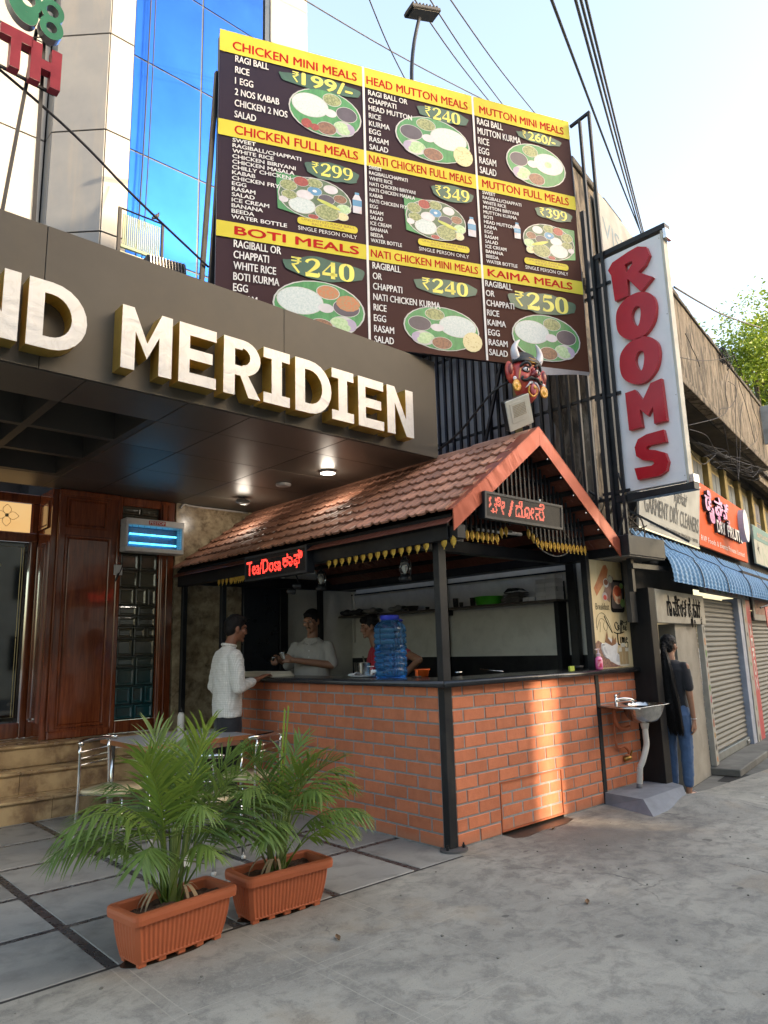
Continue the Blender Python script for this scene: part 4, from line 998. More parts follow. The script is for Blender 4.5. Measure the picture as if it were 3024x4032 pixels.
def plate_small(cx, cy, rx, ry, flip, kind, parent):
    P_ = obj('plate_picture', (lambda m: (disc(m, cx, cy, rx, ry, 2), m)[1])(MB()), rim, parent)
    def D(x, y, a, b, m, d, ang=0, n=26):
        q = MB(); disc(q, cx + (-x if flip else x) * rx, cy + y * ry, a * rx, b * ry, d, ang, n); obj('food', q, m, P_)
    D(0, 0, .965, .965, leafg, 3)
    D(-.42, .18, .50, .50, rim, 4); D(-.42, .18, .48, .48, ricem, 4.5)
    if kind == 'yolk': D(-.40, .15, .12, .14, sal, 5.5)
    D(.18, .62, .26, .27, rim, 4); D(.18, .62, .245, .25, grc if kind != 'fry' else orc, 4.5, n=13 if kind == 'fry' else 26)
    if kind == 'fry': D(.62, .30, .27, .30, orc, 4.6, n=11)
    D(.58, .12, .30, .33, rim, 4); D(.58, .12, .285, .31, ragi, 4.5)
    D(.13, .02, .17, .17, eggm, 6)
    D(.50, -.52, .30, .32, rim, 4); D(.42, -.44, .19, .18, sal, 5); D(.50, -.62, .17, .16, sal, 5.5); D(.66, -.50, .14, .22, onion, 4.8)
    D(.02, -.66, .27, .28, rim, 4); D(.02, -.66, .255, .26, brc, 4.5)
    if kind == 'kabab': D(-.52, -.62, .15, .2, redc, 5, n=9); D(-.30, -.72, .12, .15, redc, 5, n=9)
    if kind == 'chap': D(-.80, -.45, .27, .45, chap, 5, 20 if flip else -20, 15)
def plate_big(cx, cy, rx, ry, flip, parent):
    s_ = -1 if flip else 1
    lf_ = obj('banana_leaf', MB().add([bf(cx - s_ * rx * 1.05, cy + ry * .95, 2), bf(cx - s_ * rx * 1.0, cy - ry * .75, 2), bf(cx - s_ * rx * .4, cy - ry * .9, 2), bf(cx, cy, 2), bf(cx - s_ * rx * .4, cy + ry * .95, 2)], [(0, 1, 2, 3, 4)]), leafg, parent)
    P_ = obj('plate_picture', (lambda m: (disc(m, cx, cy, rx, ry, 3), m)[1])(MB()), rim, parent)
    def D(x, y, a, b, m, d, ang=0, n=20):
        q = MB(); disc(q, cx + x * s_ * rx, cy + y * ry, a * rx, b * ry, d, ang, n); obj('food', q, m, P_)
    D(0, 0, .975, .97, cm('print_plate_dark', (.05, .10, .05), (.09, .16, .08)), 3.6)
    for x, y, a, b, m in ((-.72, .42, .22, .24, grc), (-.38, .70, .20, .22, redc), (-.02, .74, .21, .22, grc), (.42, .58, .19, .20, eggm), (-.70, -.02, .20, .20, grc), (-.28, .10, .22, .22, eggm), (-.02, .36, .19, .20, blu),
                          (.30, .06, .22, .22, ragi), (.68, .20, .18, .19, brc), (.78, -.24, .19, .21, sal), (-.85, -.28, .12, .14, eggm), (-.36, -.42, .34, .36, ricem), (.32, -.55, .33, .36, grc), (.74, -.62, .16, .18, chap), (-.06, -.86, .14, .10, redc)):
        D(x, y, a * 1.07, b * 1.07, rim, 4); D(x, y, a, b, m, 4.6)
    D(-.02, .36, .06, .06, bwh, 5.4); D(.36, -.16, .34, .085, ban, 6, -18 * s_)
def blob(x0, x1, y0, y1, parent, seed):
    rd_ = random.Random(seed); mb = MB(); H = y1 - y0; n = 7
    pts = []
    for i in range(n + 1): pts.append((x0 + (x1 - x0) * (.05 + .9 * i / n), y1 - H * (.10 * rd_.random() + .22 * abs(2 * i / n - 1) ** 2)))
    pts.append((x1, y0 + H * .62)); pts.append((x1 - .03, y0 + H * .30))
    for i in range(n, -1, -1): pts.append((x0 + (x1 - x0) * (.05 + .9 * i / n), y0 + H * (.10 * rd_.random() + .22 * abs(2 * i / n - 1) ** 2)))
    pts.append((x0 + .02, y0 + H * .42)); pts.append((x0, y0 + H * .66))
    p = [(v.x, v.y) for v in cat([(a, b, 0) for a, b in pts], 4, True)]
    vs, tr = ring_faces(p, None); mb.add([bf(v.x, v.y, 2.5) for v in vs], tr); return obj('price_patch', mb, pgr, parent)
# heavy serif figures drawn with a broad nib
def nib(mb, pts, fn):
    P = cat([(x, y, w_) for x, y, w_ in pts], 7); L = []; Rr = []
    for i, p in enumerate(P):
        a, b = P[max(i - 1, 0)], P[min(i + 1, len(P) - 1)]; t_ = Vector((b.x - a.x, b.y - a.y)); t_.normalize(); n_ = Vector((-t_.y, t_.x)) * p.z / 2
        L.append((p.x + n_.x, p.y + n_.y)); Rr.append((p.x - n_.x, p.y - n_.y))
    n = len(P); mb.add([fn(x, y) for x, y in L + Rr], [(i, i + 1, n + i + 1, n + i) for i in range(n - 1)])
SER = {'2': ([[(.10, .74, .13), (.14, .86, .10), (.30, .96, .07), (.46, .90, .14), (.50, .74, .19), (.42, .54, .16), (.26, .32, .10), (.10, .12, .06)], [(.06, .08, .17), (.30, .085, .17), (.50, .10, .17), (.545, .26, .03)]], .62),
       '3': ([[(.10, .80, .10), (.22, .93, .08), (.36, .93, .10), (.46, .80, .17), (.38, .62, .12), (.24, .54, .06)], [(.24, .54, .05), (.40, .50, .10), (.50, .32, .19), (.40, .10, .13), (.22, .04, .07), (.09, .12, .14)]], .60),
       '4': ([[(.43, .02, .17), (.43, .5, .17), (.43, .96, .17)], [(.43, .95, .04), (.24, .62, .05), (.05, .30, .05)], [(.04, .26, .13), (.3, .26, .13), (.58, .26, .13)]], .64),
       '5': ([[(.18, .90, .16), (.34, .90, .15), (.52, .93, .13)], [(.17, .92, .05), (.155, .74, .05), (.14, .56, .05)], [(.14, .56, .05), (.32, .60, .10), (.49, .42, .20), (.45, .16, .16), (.26, .04, .08), (.10, .12, .14)]], .62),
       '9': ([[(.50, .66, .18), (.46, .88, .12), (.31, .96, .06), (.15, .88, .14), (.12, .66, .18), (.20, .46, .10), (.34, .42, .05), (.46, .52, .06)], [(.50, .70, .19), (.49, .42, .19), (.38, .16, .12), (.22, .05, .06), (.10, .08, .07)]], .64),
       '0': ([[(.31, .97, .06), (.15, .82, .17), (.115, .5, .20), (.15, .18, .17), (.31, .03, .06), (.47, .18, .17), (.505, .5, .20), (.47, .82, .17), (.31, .97, .06)]], .64),
       'R': ([[(.04, .93, .07), (.25, .93, .07), (.52, .93, .07)], [(.04, .73, .06), (.25, .73, .06), (.52, .73, .06)], [(.20, .93, .06), (.38, .84, .10), (.36, .62, .08), (.18, .52, .06), (.06, .50, .08)], [(.10, .50, .10), (.26, .26, .10), (.42, .02, .09)]], .60)}
def price(s_, x0, x1, y0, y1, serif, parent, seed, bl):
    blob(*bl, parent, seed)
    mb = MB(); wr_ = .19 * (x1 - x0) if len(s_) <= 4 else .13 * (x1 - x0)
    sx = wr_ / .60; hh = y1 - y0
    for st_ in SER['R'][0]: nib(mb, [(a * sx + x0, y0 + hh * (.08 + b * .9), w_ * sx * 1.1) for a, b, w_ in st_], lambda x, y: bf(x, y, 4))
    rest = s_[1:]; xs = x0 + wr_ * 1.06
    if serif:
        cw = (x1 - xs) / len(rest)
        for k, ch in enumerate(rest):
            for st_ in SER[ch][0]: nib(mb, [(xs + k * cw + a / .62 * cw, y0 + b * hh, w_ * cw * 1.45) for a, b, w_ in st_], lambda x, y: bf(x, y, 4))
    else: text(mb, rest, 'B', xs + .02, x1, y0, y1, lambda x, y, d: bf(x, y, 4))
    obj('price', mb, pyl, parent)
def block(parent, ls, x0, wmax, ytop, ybot, cap):
    """a column of white lines; the longest is wmax wide"""
    n = len(ls); ws = []
    for s_ in ls:
        vs, _ = tlay(s_, 'B'); ws.append(max(v[0] for v in vs) - min(v[0] for v in vs))
    k = wmax / max(ws)
    for i, s_ in enumerate(ls):
        y = ytop - (ytop - ybot - cap) * i / (n - 1) - cap
        mb = MB(); text(mb, s_, 'B', x0, x0 + ws[i] * k, y, y + cap, lambda x, y_, d: bf(x, y_, 3.5)); obj('menu_line', mb, bwh, parent)
FULLC = ['SWEET', 'RAGIBALL/CHAPPATI', 'WHITE RICE']
TAIL = ['EGG', 'RASAM', 'SALAD', 'ICE CREAM', 'BANANA', 'BEEDA', 'WATER BOTTLE']
PAN = [
 (0, 0, 'CHICKEN MINI MEALS', .13, 1.445, ['RAGI BALL', 'RICE', '1 EGG', '2 NOS KABAB', 'CHICKEN 2 NOS', 'SALAD'], .157, .53, 7.382, 6.675, .075, ('\u20b9199/-', .735, 1.39, 7.235, 7.375, 0, (.60, 1.49, 7.19, 7.385)), ('s', 1.095, 6.965, .395, .275, 0, 'kabab')),
 (0, 1, 'CHICKEN FULL MEALS', .16, 1.44, FULLC + ['CHICKEN BIRIYANI', 'CHICKEN MASALA', 'CHILLY CHICKEN', 'KABAB', 'CHICKEN FRY'] + TAIL, .142, .685, 6.44, 5.572, .041, ('\u20b9299', .935, 1.385, 6.225, 6.37, 1, (.865, 1.45, 6.17, 6.40)), ('b', .975, 5.945, .385, .235, 0)),
 (0, 2, 'BOTI MEALS', .175, 1.425, ['RAGIBALL OR', 'CHAPPATI', 'WHITE RICE', 'BOTI KURMA', 'EGG', 'RASAM', 'SALAD'], .167, .455, 5.352, 4.60, .078, ('\u20b9240', .715, 1.38, 5.09, 5.28, 1, (.64, 1.485, 5.05, 5.315)), ('s', 1.01, 4.765, .47, .285, 0, 'fry')),
 (1, 0, 'HEAD MUTTON MEALS', 1.56, 2.785, ['RAGI BALL OR', 'CHAPPATI', 'HEAD MUTTON', 'RICE', 'KURMA', 'EGG', 'RASAM', 'SALAD'], 1.575, .505, 7.375, 6.655, .062, ('\u20b9240', 2.24, 2.685, 7.215, 7.365, 1, (2.15, 2.79, 7.19, 7.385)), ('s', 2.33, 6.945, .455, .275, 1, 'chap')),
 (1, 1, 'NATI CHICKEN FULL MEALS', 1.565, 2.785, FULLC + ['NATI CHICKEN BIRIYANI', 'NATI CHICKEN MASALA', 'KABAB', 'NATI CHICKEN FRY'] + TAIL, 1.562, .525, 6.46, 5.575, .042, ('\u20b9349', 2.325, 2.75, 6.255, 6.40, 1, (2.28, 2.80, 6.22, 6.43)), ('b', 2.325, 5.965, .36, .235, 0)),
 (1, 2, 'NATI CHICKEN MINI MEALS', 1.56, 2.80, ['RAGIBALL', 'OR', 'CHAPPATI', 'NATI CHICKEN KURMA', 'RICE', 'EGG', 'RASAM', 'SALAD'], 1.573, .75, 5.352, 4.475, .072, ('\u20b9240', 2.12, 2.67, 5.12, 5.275, 1, (2.03, 2.78, 5.08, 5.30)), ('s', 2.335, 4.715, .44, .245, 1, 'chap')),
 (2, 0, 'MUTTON MINI MEALS', 2.94, 4.09, ['RAGI BALL', 'MUTTON KURMA', 'RICE', 'EGG', 'RASAM', 'SALAD'], 2.90, .57, 7.375, 6.665, .085, ('\u20b9260/-', 3.50, 3.955, 7.255, 7.365, 0, (3.42, 4.05, 7.225, 7.38)), ('s', 3.665, 6.93, .41, .275, 1, 'yolk')),
 (2, 1, 'MUTTON FULL MEALS', 2.92, 4.08, FULLC + ['MUTTON BIRIYANI', 'MUTTON KURMA', 'BOTI', 'HEAD MUTTON', 'KAIMA'] + TAIL, 2.915, .50, 6.445, 5.565, .040, ('\u20b9399', 3.66, 4.045, 6.275, 6.395, 1, (3.60, 4.12, 6.245, 6.42)), ('b', 3.76, 5.96, .35, .225, 1)),
 (2, 2, 'KAIMA MEALS', 2.925, 4.03, ['RAGIBALL', 'OR', 'CHAPPATI', 'RICE', 'KAIMA', 'EGG', 'RASAM', 'SALAD'], 2.885, .345, 5.352, 4.485, .070, ('\u20b9250', 3.245, 3.96, 5.09, 5.29, 1, (3.16, 4.06, 5.04, 5.31)), ('s', 3.63, 4.765, .45, .275, 0, 'plain')),
]
for ci, ri, head, hx0, hx1, items, ix, iw, it, ib, ic, pr, pl_ in PAN:
    x0, x1 = dvs[ci]; y0, y1 = rows[ri]
    hd = q4(x0, x1, y0, y1, yel, 'heading_band', bt, 2)
    mb = MB(); tb_ = y0 + (.045 if ri == 0 else .040); tt_ = (y0 + .145) if ri == 0 else (y1 - .038)
    text(mb, head, 'B', hx0, hx1, tb_, tt_, lambda x, y, d: bf(x, y, 3)); obj('lettering', mb, red, hd)
    price(pr[0], pr[1], pr[2], pr[3], pr[4], pr[5], bt, ci * 3 + ri, pr[6])
    if pl_[0] == 's': plate_small(pl_[1], pl_[2], pl_[3], pl_[4], pl_[5], pl_[6], bt)
    else: plate_big(pl_[1], pl_[2], pl_[3], pl_[4], pl_[5], bt)
    block(bt, items, ix, iw, it, ib, ic)
    if ri == 1:
        a, b = (.785, 1.42) if ci == 0 else (2.095, 2.71) if ci == 1 else (3.405, 4.0)
        ov = obj('yellow_oval', MB().add([bf(x, y, 5.5) for x, y in rrect(a, 5.635, b, 5.715, .038)], [tuple(range(20))]), yel, bt)
        mb = MB(); text(mb, 'UNLIMITED RAGI BALL', 'R', a + .045, b - .03, 5.682, 5.706, lambda x, y, d: bf(x, y, 6.5)); text(mb, 'RICE KUSHKA', 'R', a + .15, b - .14, 5.648, 5.672, lambda x, y, d: bf(x, y, 6.5))
        obj('lettering', mb, mat('print_oval_ink', (.30, .16, .03), rough=.4) if 'print_oval_ink' not in MATS else MATS['print_oval_ink'], ov)
        mb = MB(); text(mb, 'SINGLE PERSON ONLY', 'R', a + .01, b - .01, 5.575, 5.617, lambda x, y, d: bf(x, y, 3.5)); obj('lettering', mb, bwh, bt)
        bx, by = ((1.42, 6.0) if ci == 0 else (2.755, 5.98) if ci == 1 else (3.34, 6.04)); k = .5 if ci < 2 else .42
        sh_ = [(-.10, -.26), (.10, -.26), (.105, .05), (.06, .14), (.035, .17), (-.035, .17), (-.06, .14), (-.105, .05)]
        bo_ = obj('bottle_picture', MB().add([bf(bx + x * k * .95, by + y * k, 5) for x, y in sh_], [tuple(range(8))]), cm('print_bottle', (.55, .55, .62), (.62, .45, .40), lo=.5, hi=.7), bt)
        obj('label_picture', MB().add([bf(bx + x * k * .95, by + y * k, 6) for x, y in [(-.105, -.10), (.105, -.10), (.105, .04), (-.105, .04)]], [(0, 1, 2, 3)]), blu, bo_)
        obj('cap_picture', MB().add([bf(bx + x * k * .95, by + y * k, 6) for x, y in [(-.05, .16), (.05, .16), (.05, .21), (-.05, .21)]], [(0, 1, 2, 3)]), blu, bo_)
# steel frame of the banner and the folded right hem
mb = MB()
for x in (.02, 1.4, 2.8, 4.16): mb.bar(Vector(bf(x, 4.45)) - bn * .06, Vector(bf(x, 7.60)) - bn * .06, .04)
for y in (4.47, 5.5, 6.6, 7.58): mb.bar(Vector(bf(0, y)) - bn * .10, Vector(bf(4.18, y)) - bn * .10, .035)
obj('banner_frame', mb, blk, bt)
obj('hem_flap', MB().grid(lambda u, v: tuple(Vector(bf(4.182 + .035 * u * (.4 + .6 * (1 - v)), 4.40 + 3.1 * v)) - bn * (.05 * u + .01 * math.sin(14 * v))), 3, 20), MATS['vinyl_back_white'], bt, True)
obj('hem_flap', MB().grid(lambda u, v: tuple(Vector(bf(3.2 + .98 * u, 4.42 - .05 * v * (.5 + math.sin(5 * u) * .5) - .03 * v)) - bn * .03 * v), 14, 2), MATS['vinyl_back_white'], bt, True)

# banner's braces to the canopy, left edge
for k, (p0_, p1_) in enumerate((((2.88, 5.62, 4.45), (3.01, 5.60, 7.2)), ((2.975, 5.62, 4.45), (3.055, 5.60, 6.4)))):
    tag(obj('steel_brace', MB().bar(p0_, p1_, .04), blk, None), ('outer black steel brace rising behind the left edge of the menu banner', 'inner black steel brace beside the left edge of the menu banner')[k], 'brace')

# ================================================================ SCREEN OF BLACK BARS ALONG THE BOUNDARY
gr_ = thing('bar_screen', 'tall screen of upright black bars above the kiosk roof', 'screen', (7.0, 6.5, 2.4))
y = 4.02; k = 0
while y < 9.4:
    w_ = .034 if k not in (0, 10) else .05
    obj('bar', MB().box(7.0 - w_ / 2, 7.0 + w_ / 2, y - w_ / 2, y + w_ / 2, 2.40, 6.55), blk, gr_)
    y += .130 if y < 6.5 else .152; k += 1
for z_ in (3.05, 4.255, 5.45): obj('rail', MB().box(7.018, 7.046, 3.90, 9.4, z_ - .016, z_ + .016), blk, gr_)
obj('diagonal_brace', MB().bar((6.94, 5.80, 3.60), (6.94, 5.26, 5.2), .035), blk, gr_)
obj('diagonal_brace', MB().bar((6.95, 9.0, 3.4), (6.95, 7.2, 4.4), .035), blk, gr_)
tr_ = thing('steel_ladder_frame', 'tall narrow black steel frame standing between the menu banner and the vertical red sign', 'frame', (7.0, 3.85, 2.4))
for yy in (3.93, 3.80): obj('upright', MB().box(6.94, 6.97, yy - .016, yy + .016, 2.56, 7.72), blk, tr_)
obj('top_bar', MB().bar((6.955, 4.06, 7.70), (6.955, 3.785, 7.735), .032), blk, tr_)
for z_ in (5.52, 4.2, 3.1): obj('rung', MB().box(6.971, 6.99, 3.74, 4.06, z_ - .016, z_ + .016), blk, tr_)

# ================================================================ ROOMS SIGN
rs = thing('rooms_sign', 'vertical white projecting sign with raised red letters reading ROOMS', 'sign', (7.03, 3.5, 3.0))
swh = mat('sign_panel_white', (.78, .78, .78), (.73, .73, .74), rough=.5, spec=.2, scale=1.5, dirt=.12, dscale=4, dirtc=(.35, .33, .3))
obj('panel', MB().box(6.995, 7.085, 3.125, 3.815, 3.085, 5.83, .003), swh, rs)
obj('edge_strip', MB().box(6.992, 7.088, 3.095, 3.123, 3.06, 5.86, .003), mat('cream_edge', (.58, .55, .46), rough=.5), rs)
obj('frame_bar', MB().box(6.98, 7.10, 3.06, 3.96, 5.862, 5.925, .003), blk, rs); obj('frame_bar', MB().box(6.98, 7.10, 3.05, 3.96, 2.985, 3.058, .003), blk, rs)
obj('frame_post', MB().box(6.985, 7.065, 3.865, 3.945, 2.10, 5.86, .003), blk, rs)
obj('bolt_plate', MB().box(6.978, 7.10, 3.05, 3.085, 5.75, 5.861), steel, rs); obj('bolt_plate', MB().box(6.978, 7.10, 3.045, 3.09, 3.06, 3.14), steel, rs)
obj('strut', MB().bar((7.06, 3.90, 2.95), (7.4, 3.35, 2.52), .022), blk, rs)
racr = mat('sign_red_acrylic', (.46, .010, .020), (.40, .008, .018), rough=.22, spec=.3, rvar=.03); rside = mat('sign_red_side', (.55, .022, .025), rough=.35)
def rl(shape, zc, yc=3.475, s_=1.0):
    # local x runs towards the street (-Y), y up, out of the face = -X
    M_ = fr((6.994, yc, zc), (0, -1, 0), (0, 0, 1), (-1, 0, 0))
    letter3d([([(x * s_, y * s_) for x, y in o], [(x * s_, y * s_) for x, y in i] if i else None) for o, i in shape], M_, .055, rs, racr, rside)
def sm(pts, k=5): return [(p.x, p.y) for p in cat([(a, b, 0) for a, b in pts], k, True)]
Rp = [(-.245, .13), (-.19, .195), (.0, .235), (.10, .245), (.19, .20), (.215, .10), (.16, .015), (.08, -.03), (.225, -.145), (.10, -.24), (.075, -.23), (-.035, -.06), (-.045, -.06), (-.05, -.235), (-.20, -.235), (-.215, .06)]
Rh = [(-.055, .115), (-.045, .02), (.03, .09), (.02, .12)]
Op = sm([(-.215, .0), (-.19, .14), (-.08, .225), (.07, .23), (.18, .15), (.205, .02), (.16, -.13), (.04, -.225), (-.09, -.21), (-.19, -.12)])
Oh = sm([(-.045, .03), (-.01, .095), (.04, .085), (.045, .0), (.01, -.10), (-.03, -.06)])
Mp = [(-.205, .20), (-.09, .205), (-.015, .07), (.085, .225), (.205, .24), (.215, -.215), (.08, -.215), (.085, -.03), (.02, -.115), (-.06, -.02), (-.05, -.215), (-.20, -.215)]
Sp = [(.17, .235), (-.02, .23), (-.12, .20), (-.165, .12), (-.155, .02), (-.09, -.035), (.02, -.065), (.035, -.10), (.0, -.115), (-.19, -.105), (-.165, -.235), (.07, -.24), (.155, -.20), (.185, -.11), (.16, -.01), (.06, .04), (-.03, .065), (-.035, .09), (.0, .105), (.185, .10)]
rl([(Rp, Rh)], 5.50, 3.47, 1.08); rl([(Op, Oh)], 4.975, 3.455, 1.12); rl([(Op, Oh)], 4.465, 3.465, 1.10); rl([(Mp, None)], 3.955, 3.46, 1.02); rl([(Sp, None)], 3.415, 3.455, 1.0)
for z_ in (5.78, 4.9, 4.0, 3.14):
    for yy in (3.14, 3.80): obj('screw', MB().lathe([(.006, 0), (.003, .004), (0, .005)], 6, fr((6.993, yy, z_), (0, 1, 0), (0, 0, 1), (-1, 0, 0))), steel, rs)

# ================================================================ DEMON MASK AND FLOODLIGHT ON THE GABLE
mk = thing('horned_mask', 'painted red papier mache mask with white horns, black moustache and gold earrings', 'mask', (5.49, 3.9, 3.78))
mred = mat('mask_red', (.42, .035, .030), (.52, .09, .035), rough=.38, scale=16, lo=.45, hi=.7, bump=.4, bscale=24, coat=.25)
mdark = mat('mask_maroon', (.20, .012, .015), rough=.4, coat=.2); mblk = mat('mask_black', (.018, .02, .02), rough=.5, bump=.4, bscale=60); mwh = mat('mask_white', (.55, .54, .60), (.66, .64, .62), rough=.4, coat=.2, scale=8)
mgold = mat('mask_gold', (.72, .40, .05), (.6, .26, .03), rough=.35, coat=.2, scale=40); mpink = mat('mask_pink', (.52, .10, .12), rough=.4)
MM = fr((5.485, 3.92, 4.03), (.97, -.24, 0), (.24, .97, 0), (0, 0, 1)) @ Matrix.Rotation(R(4), 4, 'Y')
# local: x right, y into the wall, z up.  face is built from one sculpted height field plus raised features
def mface(u, v):
    a = 2 * math.pi * u; rr_ = v
    wx = .165 + .03 * math.sin(a) * (1 if math.sin(a) > 0 else -.6); wz = .225 if math.sin(a) > 0 else .245
    x = rr_ * math.cos(a) * wx * (1 - .12 * max(0, -math.sin(a))); z_ = rr_ * math.sin(a) * wz
    y = -.11 * math.sqrt(max(0, 1 - rr_ ** 2.2)) - .02 * math.exp(-((abs(x) - .075) ** 2 + (z_ + .02) ** 2) / .0022) + .018 * math.exp(-((abs(x) - .07) ** 2 + (z_ - .06) ** 2) / .0012)
    return MM @ Vector((x, y, z_))
obj('face', MB().grid(mface, 36, 14), mred, mk, True)
def me_(name, c, r, m, parent=mk, rot=None): return obj(name, MB().ell((0, 0, 0), r, MM @ Matrix.Translation(c) @ (rot or I4), 14, 9), m, parent, True)
for s_ in (-1, 1):
    me_('ear', (s_ * .195, -.01, .035), (.052, .035, .115), mred, rot=Matrix.Rotation(s_ * R(10), 4, 'Y'))
    me_('ear_hollow', (s_ * .205, -.035, .06), (.030, .016, .065), mdark)
    hp = cat([(s_ * .115, -.02, .17), (s_ * .150, -.03, .23), (s_ * .158, -.03, .29), (s_ * .135, -.035, .345), (s_ * .10, -.04, .385)], 5)
    n = len(hp); obj('horn', MB().tube([MM @ p for p in hp], [.038 * (1 - (i / (n - 1)) ** 1.6) + .006 for i in range(n)], 12), mwh, mk, True)
    ep = me_('eye', (s_ * .068, -.098, .065), (.036, .016, .022), mwh, rot=Matrix.Rotation(s_ * R(12), 4, 'Y'))
    me_('pupil', (s_ * .068 + .004, -.110, .065), (.013, .007, .014), mblk)
    obj('brow', MB().tube([MM @ Vector(p) for p in cat([(s_ * .025, -.115, .095), (s_ * .055, -.115, .13), (s_ * .10, -.095, .12), (s_ * .125, -.075, .085)], 4)], [.008] + [.014] * 11 + [.006], 8), mblk, mk, True)
    obj('eye_line', MB().tube([MM @ Vector(p) for p in cat([(s_ * .03, -.108, .05), (s_ * .07, -.104, .035), (s_ * .108, -.09, .06), (s_ * .07, -.105, .095), (s_ * .035, -.11, .08)], 4)], .005, 6), mblk, mk, True)
    me_('earring', (s_ * .175, -.06, -.04), (.022, .012, .024), mwh)
    obj('earring', MB().lathe([(.046, 0), (.050, .010), (.034, .016), (.028, .012), (.016, .022), (0, .024)], 14, MM @ fr((s_ * .165, -.07, -.115), (1, 0, 0), (0, 0, 1), (0, -1, 0)), 1, 1.25), mgold, mk, True)
    obj('fang', MB().tube([MM @ Vector(p) for p in cat([(s_ * .035, -.118, -.065), (s_ * .060, -.120, -.10), (s_ * .085, -.108, -.13)], 4)], [.011, .011, .010, .009, .008, .007, .006, .004, .002], 8), mwh, mk, True)
    obj('moustache', MB().tube([MM @ Vector(p) for p in cat([(0, -.132, -.03), (s_ * .04, -.128, -.028), (s_ * .085, -.112, -.055), (s_ * .118, -.098, -.045), (s_ * .112, -.105, -.015)], 5)], [.010, .014, .017, .018, .018, .018, .017, .016, .015, .014, .014, .014, .013, .012, .012, .013, .013, .013, .013, .012, .009], 10), mblk, mk, True)
    me_('nostril', (s_ * .026, -.135, .0), (.020, .020, .014), mdark)
    me_('cheek_stripe', (s_ * .125, -.072, .02), (.009, .008, .06), mgold, rot=Matrix.Rotation(s_ * R(-8), 4, 'Y'))
me_('nose', (0, -.13, .02), (.030, .042, .040), mdark); me_('nose_bridge', (0, -.115, .06), (.015, .02, .035), mred)
obj('hair', MB().grid(lambda u, v: MM @ Vector(((.178 * math.cos(math.pi * u)) * (1 - .25 * v), -.02 - .095 * math.sin(math.pi * v / 2) * math.sin(math.pi * u) ** .5, .14 + .12 * math.sin(math.pi * u) * (1 - v) + .0 + .02 * math.sin(math.pi * u))), 22, 6), mblk, mk, True)
me_('hair_crown', (0, .0, .19), (.155, .075, .10), mblk)
me_('tongue', (.005, -.115, -.125), (.034, .014, .062), mpink); me_('tongue_jewel', (.01, -.131, -.115), (.016, .008, .019), mgold); obj('lip', MB().tube([MM @ Vector(p) for p in cat([(-.04, -.112, -.10), (-.045, -.105, -.16), (.0, -.105, -.20), (.05, -.105, -.16), (.045, -.112, -.10)], 5)], .008, 8), mgold, mk, True)
for k in range(-2, 3):
    if k: me_('tooth', (k * .013, -.124, -.068), (.006, .006, .014), mwh)
for k in range(3): obj('forehead_line', MB().tube([MM @ Vector(p) for p in cat([(-.085 + .01 * k, -.085, .14 + .018 * k), (-.03, -.105, .155 + .018 * k), (0, -.108, .145 + .018 * k), (.03, -.105, .155 + .018 * k), (.085 - .01 * k, -.085, .14 + .018 * k)], 4)], .0045, 6), mgold if k != 1 else mwh, mk, True)
me_('forehead_dot', (0, -.116, .11), (.009, .006, .009), mgold)
obj('mask_post', MB().box(5.475, 5.515, 3.90, 3.94, 3.46, 3.95), blk, mk)
fl = thing('floodlight', 'square white LED floodlight tilted down beside the horned mask', 'floodlight', (5.2, 3.86, 3.6))
FM = fr((5.185, 3.82, 3.615), Vector((.985, -.17, .02)), Vector((.15, .93, .33)), Vector((-.07, -.32, .94)))
FM = FM @ Matrix.Rotation(R(-25), 4, 'Y') @ Matrix.Scale(.88, 4)
fw_ = mat('lamp_white_glass', (.50, .50, .45), rough=.3); 
obj('housing', MB().box(-.165, .165, -.025, .05, -.16, .16, .012, M=FM), blk, fl)
obj('front_frame', MB().box(-.168, .168, -.040, -.026, -.163, .163, .006, M=FM), mat('pale_grey_enamel', (.50, .51, .46), rough=.35), fl)
obj('reflector', MB().box(-.12, .12, -.0445, -.0405, -.09, .125, .003, M=FM), fw_, fl)
for i in range(10):
    for j in range(8): obj('led', MB().box(-.085 + i * .018, -.077 + i * .018, -.048, -.0449, -.03 + j * .0165, -.022 + j * .0165, M=FM), mat('led_tan', (.34, .27, .16), rough=.4) if 'led_tan' not in MATS else MATS['led_tan'], fl)
obj('bracket', MB().bar(FM @ Vector((.17, .02, 0)), (5.48, 3.9, 3.62), .03, .012), steel, fl)
obj('bracket', MB().bar((5.33, 3.9, 3.60), (5.49, 3.92, 3.56), .03, .012), steel, fl)
cb = cat([(5.42, 3.95, 4.05), (5.2, 4.1, 3.9), (5.24, 4.6, 3.62), (5.25, 5.1, 3.45), (5.22, 5.35, 3.44), (5.21, 5.6, 3.46)], 8)
tag(obj('hanging_cable', MB().tube(cb, .011, 8), rubber, None, True), 'thick black cable sagging from the horned mask to the canopy corner', 'cable')

